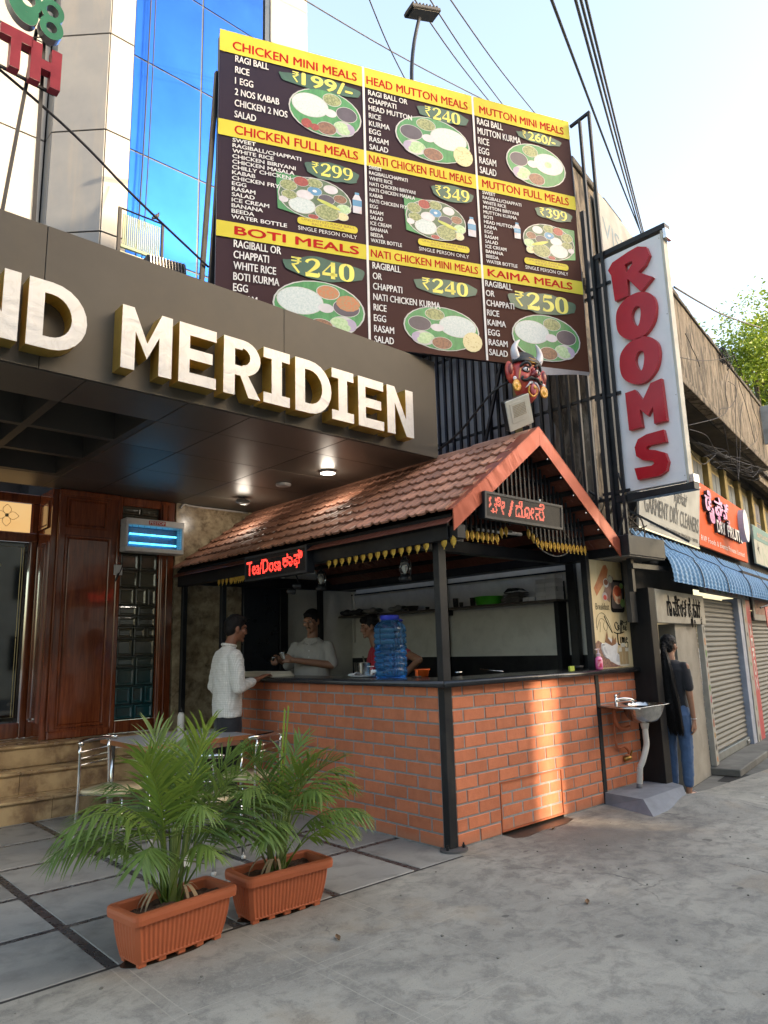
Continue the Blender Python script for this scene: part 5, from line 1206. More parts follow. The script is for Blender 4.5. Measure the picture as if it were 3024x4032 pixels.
# ================================================================ LED MATRIX SIGNS
ledd = NT('led_lit'); ledd.set(Base_Color=(.3, .01, .01), Emission_Color=(1, .05, .035), Emission_Strength=.75)
ledo = mat('led_unlit', (.05, .045, .045), rough=.4)
ledp = mat('led_pink', (.6, .2, .15), rough=.4, emit=(1, .16, .10), estr=.22)
def raster(strs, w_, h_, cols, rows_):
    tri = []
    for s_, key, x0, x1, y0, y1 in strs:
        mb = MB(); text(mb, s_, key, x0, x1, y0, y1, lambda x, y, d: (x, y, 0))
        for f in mb.f: tri.append([mb.v[i][:2] for i in f])
    bx = [(min(p[0] for p in t_), max(p[0] for p in t_), min(p[1] for p in t_), max(p[1] for p in t_), t_) for t_ in tri]
    on = set()
    for i in range(cols):
        for j in range(rows_):
            hit = False
            for ox, oy in ((.5, .5), (.3, .3), (.7, .7), (.3, .7), (.7, .3)):
                x, y = (i + ox) * w_ / cols, (j + oy) * h_ / rows_; c = 0
                for a, b, e, g, t_ in bx:
                    if a <= x <= b and e <= y <= g:
                        s1 = [(t_[(k + 1) % len(t_)][0] - t_[k][0]) * (y - t_[k][1]) - (t_[(k + 1) % len(t_)][1] - t_[k][1]) * (x - t_[k][0]) for k in range(len(t_))]
                        if all(v >= 0 for v in s1) or all(v <= 0 for v in s1): hit = True; break
                if hit: break
            if hit: on.add((i, j))
    return on
def led_sign(t, M_, w_, h_, dep, cols, rows_, strs, lit, fr_w=.02):
    obj('housing', MB().box(0, w_, 0, h_, 0, dep, .004, M=M_), blk, t)
    fw = mat('led_frame', (.05, .05, .052), rough=.45) if 'led_frame' not in MATS else MATS['led_frame']
    for a, b, c, d in ((0, w_, 0, fr_w), (0, w_, h_ - fr_w, h_), (0, fr_w, fr_w, h_ - fr_w), (w_ - fr_w, w_, fr_w, h_ - fr_w)):
        obj('frame_bar', MB().box(a, b, c, d, dep + .0005, dep + .008, M=M_), fw, t)
    iw, ih = w_ - 2 * fr_w, h_ - 2 * fr_w
    on = raster(strs, iw, ih, cols, rows_)
    a, b = MB(), MB(); sx, sy = iw / cols, ih / rows_
    for i in range(cols):
        for j in range(rows_):
            L = (i, j) in on; mb = a if L else b; r_ = (.46 if L else .30) * min(sx, sy); cx, cy = fr_w + (i + .5) * sx, fr_w + (j + .5) * sy
            mb.add([M_ @ Vector((cx + r_ * math.cos(q), cy + r_ * math.sin(q), dep + .003)) for q in (0, 1.047, 2.094, 3.1416, 4.189, 5.236)], [(0, 1, 2, 3, 4, 5)])
    obj('lettering', a, lit, t); obj('unlit_dots', b, ledo, t, kind='stuff')
l1 = thing('led_sign', 'scrolling red LED sign reading Tea/Dosa under the left eave', 'LED sign', (4.06, 6.05, 2.24))
led_sign(l1, fr((4.095, 6.61, 2.235), (0, -1, 0), (0, 0, 1), (-1, 0, 0)), 1.11, .262, .095, 90, 18, [('Tea/Dosa', 'R', .02, .66, .045, .185), ('ಕಾ', 'K', .69, .86, .07, .18), ('ಫಿ', 'K', .88, 1.02, .07, .19)], ledd.m)
obj('hanger', MB().bar((4.05, 6.3, 2.497), (4.08, 6.3, 2.56), .012), blk, l1); obj('hanger', MB().bar((4.05, 5.7, 2.497), (4.08, 5.7, 2.56), .012), blk, l1)
l2 = thing('led_sign', 'LED sign with red Kannada letters hung in the gable above the counter corner', 'LED sign', (4.9, 3.66, 2.52))
led_sign(l2, fr((4.395, 3.70, 2.515), (1, 0, 0), (0, -.06, 1), (0, -1, -.06)), 1.085, .222, .075, 96, 18, [('ಟೀ', 'K', .03, .24, .03, .17), ('/', 'B', .29, .35, .03, .155), ('ದೋ', 'K', .38, .64, .03, .155), ('ಸೆ', 'K', .66, .79, .03, .17)], ledp)
for x in (4.52, 5.28): obj('hanger', MB().tube([(x, 3.70, 2.74), (x, 3.705, 2.78)], .012, 8), steel, l2)
obj('lead', MB().tube(cat([(5.48, 3.72, 2.66), (5.65, 3.75, 2.56), (5.82, 3.78, 2.47), (5.9, 3.82, 2.44)], 5), .004, 5), rubber, l2)
tag(obj('dangling_wire', MB().tube(cat([(5.36, 3.85, 2.42), (5.5, 3.85, 2.34), (5.68, 3.85, 2.31), (5.85, 3.85, 2.345), (5.95, 3.85, 2.42)], 6), .005, 6), mat('grey_wire', (.16, .16, .16), rough=.5), None, True), 'thin grey wire sagging in a loop below the right row of gold leaves', 'wire')
tag(obj('tube_lamp', MB().tube([(4.72, 3.98, 2.50), (5.34, 3.98, 2.505)], .016, 10), mat('tube_white', (.6, .58, .54), rough=.3), None, True), 'unlit white tube lamp under the gable roof behind the gold leaves', 'lamp')
# ================================================================ THE NEIGHBOURING OLD BUILDING (its front turned a little from the hotel's)
SD = Vector((.983, .184, 0)).normalized(); SN = Vector((-.184, .983, 0)).normalized(); SO = Vector((9.26, 4.14, 0))
SM = fr(SO, SD, SN, (0, 0, 1))      # local: s along the shops, n into the building, z up
def sbox(mb, s0, s1, n0, n1, z0, z1, c=0): return mb.box(s0, s1, n0, n1, z0, z1, c, M=SM)
def S3(s, n, z): return SM @ Vector((s, n, z))
N = NT('stained_old_plaster')
vv = N.noise(1.1, 9, .7, (1.6, 1.6, .45), .9); v2 = N.noise(5, 8, .7, (1.1, 1.1, .28), 1.0); v3 = N.noise(22, 6, .7)
c_ = N.mix(N.ramp(vv, [(.34, 0.), (.62, 1.)]), (.25, .21, .160), (.15, .125, .095))
c_ = N.mix(N.math('MULTIPLY', N.ramp(v2, [(.46, 0.), (.56, 1.)]), .88), c_, (.040, .034, .027))
c_ = N.mix(N.math('MULTIPLY', N.ramp(N.noise(7, 8, .75, (1.2, 1.2, .35), .9), [(.56, 0.), (.66, 1.)]), .55), c_, (.46, .42, .35))
zz = N.n('ShaderNodeSeparateXYZ'); N.l(N.pos(), zz.inputs[0])
tops = N.ramp(N.math('ADD', N.math('MULTIPLY', zz.outputs[2], .25), N.math('MULTIPLY', v2, .22)), [(.0, 0.), (1., 0.)])
N.set(Base_Color=c_, Roughness=.9); N.bump(N.math('ADD', v3, vv), .5, .012)
oldp = N.m
topm = mat('weathered_coping', (.10, .09, .075), (.05, .045, .04), rough=.9, scale=8, bump=.6)
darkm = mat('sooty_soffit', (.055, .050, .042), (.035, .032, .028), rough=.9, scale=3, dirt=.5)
yelw = mat('faded_yellow_wall', (.30, .24, .10), (.22, .175, .075), rough=.85, scale=3, dirt=.45, dirtc=(.09, .07, .04), dscale=3)
wdk = mat('dark_window', (.010, .011, .012), rough=.35, spec=.15)
nb = thing('old_building', 'weathered two-storey building with stained parapet and faded yellow upper wall', 'building', tuple(S3(4, 1, 0)))
rd_ = random.Random(2)
def parf(u, v):
    return S3(-2.05 + 12.35 * u, .45, 5.93 + (7.42 + .05 * math.sin(21 * u) * rd_.random() - 5.93) * v)
obj('parapet', sbox(MB(), -2.05, 10.3, .455, .60, 5.92, 7.38), oldp, nb); obj('parapet', sbox(MB(), 10.303, 22, .70, .85, 5.5, 7.10), oldp, nb)
mb = MB(); s = -2.07
while s < 10.3:
    L = rd_.uniform(.25, .8); h = rd_.uniform(.035, .10); sbox(mb, s, min(s + L, 10.32), .42, .62, 7.381, 7.381 + h, .01); s += L + .002
obj('coping', mb, topm, nb)
obj('ledge_moulding', sbox(MB(), -2.05, 10.3, .40, .60, 5.72, 5.83, .01), oldp, nb); obj('ledge_moulding', sbox(MB(), -2.05, 10.3, .43, .60, 5.835, 5.918, .01), oldp, nb)
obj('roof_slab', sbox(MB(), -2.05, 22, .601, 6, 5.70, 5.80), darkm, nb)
obj('crack', MB().tube([S3(2.9, .452, 6.86), S3(3.15, .452, 6.79), S3(3.3, .452, 6.70), S3(3.55, .452, 6.64), S3(3.75, .452, 6.50)], .009, 5), MATS['black_sealant'] if 'black_sealant' in MATS else seamm, nb)
# recessed upper floor: pilasters and windows
obj('upper_wall', sbox(MB(), -2.05, 22, 1.30, 1.45, 3.4, 5.70), yelw, nb)
for k in range(13):
    s0 = -1.2 + k * 1.62
    obj('pilaster', sbox(MB(), s0, s0 + .30, 1.18, 1.299, 3.4, 5.55, .01), yelw, nb)
    wf = obj('window', sbox(MB(), s0 + .50, s0 + 1.42, 1.26, 1.299, 4.15, 5.35, .005), yelw, nb)
    for a, b in ((s0 + .56, s0 + .95), (s0 + .98, s0 + 1.36)):
        for c, d in ((4.20, 4.72), (4.76, 5.30)): obj('pane', sbox(MB(), a, b, 1.25, 1.2595, c, d), wdk if k != 8 else mat('blue_shutter', (.012, .025, .075), rough=.6) if 'blue_shutter' not in MATS else MATS['blue_shutter'], wf)
obj('wall_band', sbox(MB(), -2.05, 22, 1.16, 1.299, 5.56, 5.69), darkm, nb)
obj('balcony_ledge', sbox(MB(), -1.9, 22, .36, 1.29, 3.55, 3.68, .01), oldp, nb)
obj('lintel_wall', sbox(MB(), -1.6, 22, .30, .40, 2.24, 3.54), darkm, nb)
obj('side_wall', MB().box(7.17, 7.30, 4.56, 14, 0, 7.30), mat('grey_side_wall', (.38, .39, .42), (.28, .29, .32), rough=.8, scale=1.8, stretch=(1, 1, .5), dirt=.45, dirtc=(.12, .11, .10), dscale=2), nb)
obj('corner_pier', MB().prism([(7.17, 4.22), (7.60, 4.30), (7.60, 4.555), (7.17, 4.555)], 0, 7.36), oldp, nb)
obj('front_wall', MB().prism([tuple(S3(-1.62, .47, 0))[:2], tuple(S3(-1.0, .47, 0))[:2], tuple(S3(-1.0, .6, 0))[:2], tuple(S3(-1.62, .6, 0))[:2]], 3.68, 5.71), oldp, nb)
# peeling edge between grey and bare plaster
obj('ragged_patch', MB().prism([(p.x, p.y) for p in cat([(0, 3.5, 0), (.05, 3.8, 0), (.02, 4.1, 0), (.12, 4.3, 0), (.06, 4.6, 0), (.10, 5.0, 0), (-.3, 5.0, 0), (-.3, 3.5, 0)], 3, True)], 0, .012, fr((7.168, 4.70, 0), (0, 1, 0), (0, 0, 1), (-1, 0, 0))), oldp, nb)
# VISH sign board on the parapet
vs_ = thing('faded_signboard', 'faded white signboard with pale VISH lettering fixed on the old parapet', 'signboard', tuple(S3(-.7, .35, 6.3)))
obj('board', sbox(MB(), -1.45, 1.4, .36, .42, 6.28, 7.30, .004), mat('faded_white_board', (.40, .40, .37), (.33, .33, .30), rough=.6, scale=3, dirt=.3), vs_)
pbl = mat('faded_blue_ink', (.16, .24, .29), rough=.6)
mb = MB(); text(mb, 'VISHAL', 'R', -1.36, .25, 6.70, 6.98, lambda x, y, d: tuple(S3(x, .357, y))); obj('lettering', mb, pbl, vs_)
mb = MB(); text(mb, 'Con..', 'B', -1.10, -.65, 6.42, 6.54, lambda x, y, d: tuple(S3(x, .357, y))); obj('lettering', mb, mat('faded_black_ink', (.10, .10, .10), rough=.6), vs_)
fe = thing('fixture_panel', 'narrow weathered panel hung at the far end of the parapet', 'panel', tuple(S3(10.3, .3, 6.5)))
obj('panel', sbox(MB(), 10.0, 10.08, .10, .44, 6.35, 7.35, .004), mat('grey_white_panel', (.36, .36, .34), rough=.6, dirt=.4), fe); obj('bracket', sbox(MB(), 10.081, 10.3, .30, .44, 6.6, 6.66), blk, fe)

# shop-front signs, on a frame a little behind the shop line
SK = SM @ Matrix(((1.093, 0, 0, .917), (0, 1, 0, .22), (0, 0, 1.093, -.1395), (0, 0, 0, 1)))
def K3(s, n, z): return SK @ Vector((s, n, z))
def kbox(mb, s0, s1, n0, n1, z0, z1, c=0): return mb.box(s0, s1, n0, n1, z0, z1, c, M=SK)
GS = SK @ Matrix(((1, 0, 0, 0), (0, 1, -.12, .324), (0, 0, 1, 0), (0, 0, 0, 1)))      # this board leans forward
g1 = thing('dry_cleaner_signboard', 'white signboard reading GARMENT DRY CLEANERS above the blue awning', 'signboard', tuple(K3(-1, -.02, 2.75)))
sg = mat('old_flex_white', (.40, .39, .35), (.34, .33, .29), rough=.5, scale=2, dirt=.22)
obj('board', MB().box(-2.30, .16, -.03, .0, 2.70, 3.50, .003, M=GS), sg, g1)
gk = mat('grey_ink', (.06, .06, .058), (.10, .10, .095), rough=.6, scale=14)
sf = lambda x, y, d: tuple(GS @ Vector((x, -.033 - .0006 * d, y)))
mb = MB(); text(mb, 'GARMENT DRY CLEANERS', 'B', -2.13, .10, 2.885, 3.075, sf); obj('lettering', mb, gk, g1)
mb = MB(); text(mb, '1119, S.C ROAD, SESHADRIPURAM, BENGALURU - 560 020.', 'B', -1.93, .08, 2.755, 2.80, sf); obj('lettering', mb, gk, g1)
def kstr(mb, seq, x0, y0, h, fn, wscale=1.0, gap=.04, bold=0):
    x = x0
    for ch in seq:
        if ch == ' ': x += .25 * h * wscale; continue
        dx, dy, k = 0, 0, 1
        if isinstance(ch, tuple): ch, dx, dy, k = ch
        vs, fs, w_ = GL[('K', ch)]; a = min(v[0] for v in vs); b = max(v[0] for v in vs)
        for i_, off in enumerate((0, bold, -bold) if bold else (0,)):
            mb.add([fn(x + ((p - a) * k + off + dx) * h * wscale, y0 + (q * k + dy) * h, i_) for p, q in vs], fs)
        if k == 1: x += (b - a + gap) * h * wscale
    return x
mb = MB(); kstr(mb, ['ಡೈ', 'ಕ', 'ಲೀ', 'ನ', 'ರ್'], -1.02, 3.15, .20, sf, .62, bold=.05); obj('lettering', mb, gk, g1)
mb = MB(); 
for a, b, c, d in ((-2.31, .17, 2.685, 2.70), (-2.31, .17, 3.50, 3.515)): mb.box(a, b, -.035, .0, c, d, M=GS)
obj('board_frame', mb, steel, g1)
g2 = thing('dry_fruits_signboard', 'orange signboard with pink Kannada letters and white DRY FRUITS letters', 'signboard', tuple(K3(1.7, -.02, 2.75)))
obj('board', kbox(MB(), .17, 3.30, -.04, .0, 2.745, 3.66, .003), mat('orange_acp', (.75, .10, .010), (.68, .085, .010), rough=.6, scale=2, spec=.15), g2)
pk = mat('neon_pink', (.75, .12, .42), rough=.35); wedge = mat('letter_white', (.68, .67, .66), rough=.4); dk = mat('letter_side_dark', (.03, .025, .03), rough=.5)
def raised(parent, draw, dep, face, side):
    """letters standing off a board: dark bodies with bright faces"""
    q = MB(); draw(q, lambda x, y, d: tuple(K3(x, -.042 - dep - .0006 * d, y))); obj('letter_face', q, face, parent)
    b = MB(); draw(b, lambda x, y, d: (x, y, 0)); ed = {}
    for f in b.f:
        for i in range(len(f)): ed[(f[i], f[(i + 1) % len(f)])] = 1
    e2 = [e for e in ed if (e[1], e[0]) not in ed]; n = len(b.v)
    body = MB().add([K3(x, -.042, y) for x, y, _ in b.v] + [K3(x, -.041 - dep, y) for x, y, _ in b.v], [(e[0], e[1], e[1] + n, e[0] + n) for e in e2]); obj('letter', body, side, parent)
raised(g2, lambda q, fn: kstr(q, ['ಡೈ', ('ರ', -.55, -.32, .5), ' ', 'ಫ', ('ರ', -.55, -.34, .5), 'ಟ್', ('ಸ', -.4, -.34, .5)], .56, 3.27, .38, fn, 1.22, bold=.07), .05, pk, dk)
raised(g2, lambda q, fn: text(q, 'DRY', 'B', 1.10, 1.60, 3.02, 3.20, fn), .05, wedge, dk)
raised(g2, lambda q, fn: text(q, 'FRUITS', 'B', 1.75, 2.80, 3.02, 3.20, fn), .05, wedge, dk)
mb = MB(); text(mb, 'RVP Foods & Events Private Limited', 'R', .28, 3.05, 2.82, 2.895, lambda x, y, d: tuple(K3(x, -.043, y)), track=.03); obj('lettering', mb, wedge, g2)
em = obj('emblem', MB().prism(el(3.0, 3.33, .21, .27), -.13, -.045, SM @ fr((0, 0, 0), (1, 0, 0), (0, 0, 1), (0, 1, 0))), mat('emblem_side', (.55, .45, .5), rough=.3), g2)
mb = MB(); mb.add([tuple(K3(x, -.1305, y)) for x, y in el(3.0, 3.33, .195, .255)], [tuple(range(28))]); obj('emblem_face', mb, mat('emblem_green', (.03, .13, .04), (.06, .2, .05), rough=.3), em)
mb = MB(); mb.add([tuple(K3(x, -.132, y)) for x, y in el(3.0, 3.36, .10, .15)], [tuple(range(28))]); obj('emblem_face', mb, mat('emblem_orange', (.65, .28, .04), (.6, .5, .1), rough=.3, scale=30), em)
mb = MB(); text(mb, 'RVP', 'B', 2.93, 3.07, 3.52, 3.55, lambda x, y, d: tuple(K3(x, -.133, y))); obj('lettering', mb, wedge, em); mb = MB(); text(mb, 'DRY FRUITS', 'B', 2.86, 3.14, 3.20, 3.235, lambda x, y, d: tuple(K3(x, -.133, y))); obj('lettering', mb, wedge, em)
g3 = thing('teal_signboard', 'old teal and white signboard with painted birds beyond the orange sign', 'signboard', tuple(K3(5, -.02, 2.8)))
obj('board', kbox(MB(), 4.05, 6.6, -.04, .0, 2.80, 3.50, .003), mat('pale_board', (.38, .37, .31), (.28, .33, .24), rough=.6, scale=6, lo=.45, hi=.6), g3)
mb = MB(); kbox(mb, 4.06, 6.59, -.045, -.041, 3.24, 3.49); obj('band', mb, mat('teal_band', (.05, .17, .16), (.09, .24, .22), rough=.6), g3)
mb = MB(); kstr(mb, ['ಕಾ', 'ಫಿ', ' ', 'ದೋ', 'ಸೆ', 'ನ', 'ಸ'], 4.4, 3.31, .12, lambda x, y, d: tuple(K3(x, -.048, y)), 1.4); obj('lettering', mb, orc, g3)
mb = MB(); mb.add([tuple(K3(4.25 + x * .3, -.044, 2.98 + y * .3)) for x, y in ((0, .3), (.25, .45), (.4, .8), (.5, .45), (.8, .5), (.55, .3), (.6, 0), (.35, .2))], [(0, 1, 7), (1, 2, 3), (1, 3, 5, 7), (3, 4, 5), (5, 6, 7)]); obj('bird_picture', mb, MATS['dark_cam'] if 'dark_cam' in MATS else rubber, g3)
# small pavement-level sign above the doorway, with a thick top shelf
g4 = thing('kannada_signboard', 'white signboard with black Kannada letters over the doorway beside the shutter', 'signboard', tuple(S3(-.9, .02, 1.7)))
obj('board', sbox(MB(), -1.95, .10, -.02, .10, 1.695, 2.06, .004), mat('cream_board', (.42, .39, .32), (.36, .33, .27), rough=.8, spec=.1, dirt=.3), g4)
mb = MB(); kstr(mb, ['ಗ', ('ಾ', -.28, 0, 1), 'ಮೆ', '೯', 'ಂ', 'ಟ್', ' ', 'ಡೈ', ('ರ', -.5, -.34, .5), ' ', 'ಕ', ('ಲ', -.5, -.38, .5), 'ನ', 'ರ್', ('ಸ', -.35, -.34, .5)], -1.56, 1.775, .30, lambda x, y, d: tuple(S3(x, -.023 - .0006 * d, y)), .585, bold=.07)
mb2 = MB(); mb2.v = mb.v; mb2.f = mb.f; obj('lettering', mb2, prk, g4)
# shop walls, doorway, shutters
sw = thing('shop_front', 'row of low shop fronts with a doorway and two shutter bays', 'shop front', tuple(S3(1, .2, 0)))
obj('wall', sbox(MB(), -1.15, -.21, .03, .22, -.12, 1.694), plaster, sw)
obj('doorway_dark', sbox(MB(), -2.4, -1.152, .9, .95, -.12, 2.2), mat('unlit_room', (.012, .012, .012), rough=.9), sw)
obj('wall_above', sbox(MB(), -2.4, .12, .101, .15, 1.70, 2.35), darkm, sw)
fruit = [(.40, .09, .04), (.45, .22, .05), (.02, .02, .022), (.55, .18, .04), (.07, .22, .04), (.22, .04, .03), (.42, .20, .09), (.10, .26, .05), (.38, .05, .10), (.05, .04, .04)]
fm = [mat('print_spice_%d' % i, c, tuple(x * .5 for x in c), rough=.5, scale=50) for i, c in enumerate(fruit)]
stripm = mat('strip_white', (.40, .38, .33), rough=.75, spec=.15, dirt=.2)
def spice_strip(s0, s1, z0, z1, nn, lab=None, horiz=False):
    o = obj('printed_strip', sbox(MB(), s0, s1, -.035, .028, z0, z1, .002), stripm, sw)
    r_ = random.Random(nn)
    for k in range(nn):
        if horiz: cx, cy = s0 + (s1 - s0) * (k + .5) / nn, (z0 + z1) / 2
        else: cx, cy = (s0 + s1) / 2, z1 - (z1 - z0) * (k + .5) / nn
        a, b = (r_.uniform(.03, .045), r_.uniform(.035, .065))
        if horiz: a, b = .09, .05
        po = [(cx + a * math.cos(t) * r_.uniform(.6, 1.1), cy + b * math.sin(t) * r_.uniform(.6, 1.1)) for t in [2 * math.pi * i / 11 for i in range(11)]]
        vs, tr = ring_faces(po, None); obj('spice_picture', MB().add([tuple(S3(v.x, -.037, v.y)) for v in vs], tr), fm[(k * (3 if horiz else 1) + nn) % 10], o)
spice_strip(-.19, -.055, -.01, 1.69, 12)
spice_strip(2.42, 2.66, -.10, 2.12, 10)
spice_strip(.12, 2.98, 2.115, 2.235, 8, horiz=True)
obj('jamb', sbox(MB(), 2.18, 2.418, -.02, .20, -.10, 2.11, .004), mat('pale_blue_paint', (.34, .37, .45), rough=.6, dirt=.3), sw)
rs_ = obj('red_strip', sbox(MB(), 2.665, 3.0, -.03, .20, -.11, 2.11, .003), mat('red_paint', (.48, .028, .045), rough=.5, dirt=.2), sw)
mb = MB(); text(mb, 'XEROX', 'B', 0, 1.05, 0, .15, lambda x, y, d: tuple(S3(2.75 + y, -.033, 1.75 - x))); obj('lettering', mb, wedge, rs_)
shm = NT('galvanised_shutter'); oi = shm.n('ShaderNodeObjectInfo'); nz = shm.noise(1.3, 5, .6, (1, 1, 3))
shm.set(Base_Color=shm.mix(nz, (.15, .145, .125), (.20, .19, .165)), Metallic=.1, Roughness=.6, Specular_IOR_Level=.25); shm = shm.m
def shutter(s0, s1, z0, z1, lab):
    t = thing('roller_shutter', lab, 'shutter', tuple(S3((s0 + s1) / 2, .1, z0)), group='closed roller shutters')
    n = int((z1 - z0 - .10) / .066); prof = [(0, 0), (-.012, .010), (-.020, .024), (-.018, .040), (-.006, .050), (0, .054), (0, .066)]
    me = MB().add([(x, o, z_) for x in (0, s1 - s0) for o, z_ in prof], [(i, i + 1, 7 + i + 1, 7 + i) for i in range(6)]).mesh('shutter_slat', True); me.materials.append(shm)
    for k in range(n): piece('shutter_slat', me, t, SM @ Matrix.Translation((s0, .07, z0 + .10 + k * .066)))
    obj('bottom_rail', sbox(MB(), s0, s1, .03, .075, z0, z0 + .098, .004), mat('rail_steel', (.22, .24, .24), rough=.45, metal=.5, dirt=.4) if 'rail_steel' not in MATS else MATS['rail_steel'], t)
    obj('lock', sbox(MB(), s1 - .25, s1 - .1, .005, .03, z0 + .02, z0 + .07, .004), steel, t)
shutter(-.05, 2.17, -.02, 2.11, 'closed grey roller shutter framed by white printed spice strips')
shutter(3.02, 5.6, -.12, 2.0, 'closed brownish roller shutter at the right edge beyond the red strip')
obj('dark_gap', sbox(MB(), 2.99, 6, .01, .2, 2.0, 2.6), darkm, sw)
am = thing('hanging_red_sign', 'small red sign with a white arrow hanging askew under the awning end', 'sign', tuple(S3(3.25, -.3, 1.7)))
AM = SM @ Matrix.Translation((3.05, -.25, 1.66)) @ Matrix.Rotation(R(-8), 4, 'Y')
obj('plate', MB().box(0, .42, 0, .012, 0, .34, .003, M=AM), MATS['red_paint'], am)
mb = MB(); text(mb, 'airtel', 'R', .06, .36, .05, .11, lambda x, y, d: tuple(AM @ Vector((x, -.002, y)))); 
mb.tube([AM @ Vector(p) for p in cat([(.12, -.003, .16), (.18, -.003, .25), (.26, -.003, .27), (.25, -.003, .20), (.17, -.003, .20)], 4)], .010, 5); obj('lettering', mb, wedge, am)
obj('rod', MB().tube(cat([S3(2.9, -.2, 1.98), S3(3.2, -.28, 2.03), S3(3.6, -.3, 2.06), S3(4.3, -.3, 2.15)], 4), .014, 6), blk, am)
cs = thing('cream_notice_board', 'cream notice board with faded red print on the lintel beyond the hanging red sign', 'signboard', tuple(S3(4.2, 0, 2.0)))
obj('board', sbox(MB(), 3.35, 5.4, -.02, .005, 1.80, 2.28, .003), stripm, cs)
mb = MB()
for k in range(14): sbox(mb, 3.5 + k * .12, 3.57 + k * .12, -.024, -.021, 1.9, 2.14)
obj('faded_print', mb, mat('faded_red', (.40, .16, .12), rough=.6), cs)
obj('lintel_print', sbox(MB(), .12, 3.0, -.033, .02, 2.237, 2.26), darkm, sw)

# blue ribbed awning, curved down at the front
aw = thing('blue_awning', 'blue ribbed sheet awning curving down over the shop fronts', 'awning', tuple(S3(1, -.5, 2.3)))
prof = [(.235, 2.765), (.16, 2.64), (.08, 2.565), (-.04, 2.50), (-.125, 2.435), (-.175, 2.35), (-.20, 2.24), (-.205, 2.125)]
pc = [(p.x, p.y) for p in cat([(a, b, 0) for a, b in prof], 5)]
N = NT('blue_painted_sheet'); N.set(Base_Color=N.mix(N.ramp(N.noise(3, 7, .7), [(.35, 0.), (.7, 1.)]), (.15, .31, .50), (.22, .40, .60)), Roughness=.5); N.bump(N.noise(20, 4), .15, .004)
awm = N.m
aws = mb = MB(); n = len(pc); ks_ = 9
s = -1.85; rib_w = .19; cols = []
while s < 8.2:
    cols += [(s, 0), (s + .028, 0), (s + .044, .022), (s + .072, .022), (s + .088, 0)]; s += rib_w
vs = []
for j, (q, z_) in enumerate(pc):
    t_ = Vector((pc[min(j + 1, n - 1)][0] - pc[max(j - 1, 0)][0], pc[min(j + 1, n - 1)][1] - pc[max(j - 1, 0)][1])).normalized(); nn = (t_.y, -t_.x)
    cr = .006 if (j > n * .42 and j % 2) else 0
    vs += [S3(c, q + nn[0] * (h + cr), z_ + nn[1] * (h + cr)) if nn[1] > 0 else S3(c, q - nn[0] * (h + cr), z_ - nn[1] * (h + cr)) for c, h in cols]
m_ = len(cols)
aws.add(vs, [(j * m_ + i, j * m_ + i + 1, (j + 1) * m_ + i + 1, (j + 1) * m_ + i) for j in range(n - 1) for i in range(m_ - 1)])
# one strip of sheet per run between overlaps
def clip_sheet(s0, s1):
    out = MB(); keep = {}; inv = SM.inverted()
    for f in aws.f:
        c = [(inv @ Vector(aws.v[i])).x for i in f]
        if min(c) >= s0 and min(c) < s1:
            g = []
            for i in f:
                if i not in keep: keep[i] = len(out.v); out.v.append(aws.v[i])
                g.append(keep[i])
            out.f.append(tuple(g))
    return out
bd_ = [-1.86, -.71, .62, 2.14, 3.66, 5.2, 6.7, 8.2]
for a, b in zip(bd_, bd_[1:]):
    so = obj('awning_sheet', clip_sheet(a, b), awm, aw)
    mdf = so.modifiers.new('Solidify', 'SOLIDIFY'); mdf.thickness = .003
for s in bd_[1:]: obj('lap_seam', MB().tube([S3(s + .03, q - .03 * (1 if k > 8 else .3), z_ + (.03 if k < 20 else 0)) for k, (q, z_) in enumerate(pc)], .006, 5), dk, aw)
for s in (-1.4, .9, 3.4): obj('support_pipe', MB().tube([S3(s, .25, 2.62), S3(s, .0, 2.45), S3(s, -.17, 2.18)], .012, 6), blk, aw)
obj('front_pipe', MB().tube([S3(-1.82, -.18, 2.15), S3(7.9, -.18, 2.15)], .010, 6), blk, aw)
# brackets and dark clutter under the awning's left end
uc = thing('steel_bracket', 'rusty black bracket frame under the left end of the blue awning', 'bracket', tuple(S3(-2.3, -.2, 2.2)))
obj('arm', MB().bar(S3(-2.6, .0, 2.26), S3(-1.7, -.1, 2.28), .05), blk, uc); obj('upright', MB().bar(S3(-2.55, .02, 2.0), S3(-2.55, .02, 2.6), .05), blk, uc)
tag(obj('electrical_box', sbox(MB(), -2.1, -1.8, -.05, .05, 2.33, 2.58, .01), mat('grey_box', (.05, .05, .05), rough=.5), None), 'dark electrical box under the awning above the Kannada signboard', 'box')

# footway: channel strip and small concrete pavers
pvm = mat('footway_concrete', (.17, .165, .145), (.11, .107, .095), rough=.85, scale=3, detail=9, bump=.4, bscale=30, dirt=.5, dirtc=(.07, .065, .055), dscale=3)
ch_ = struct('footway_channel', MB().box(-2.0, 14, -.95, .02, -.5, -.118, M=SM), pvm)
obj('drain_opening', sbox(MB(), -.60, .0, -.62, -.12, -.1175, -.1145), mat('drain_black', (.012, .011, .010), rough=.9), ch_)
obj('shop_step', sbox(MB(), -.23, 6, -.30, .06, -.117, -.03, .01), pvm, ch_)
pv = mat('concrete_paver', (.175, .170, .148), (.125, .122, .108), rough=.85, scale=5, detail=8, rnd=.25, bump=.5, bscale=50, dirt=.5, dirtc=(.08, .075, .062), dscale=4)
pbse = struct('footway', MB().box(-1.9, 14, -5.2, -.96, -.5, -.150, M=SM), mat('paver_joint', (.045, .042, .036), rough=.95))
mb = MB(); q = .30
for i in range(3):
    for j in range(2): mb.box(.006 + i * .0965, .006 + i * .0965 + .0915, .006 + j * .145, .006 + j * .145 + .140, -.03, 0, .004)
me = mb.mesh('paver'); me.materials.append(pv)
cnt = 0
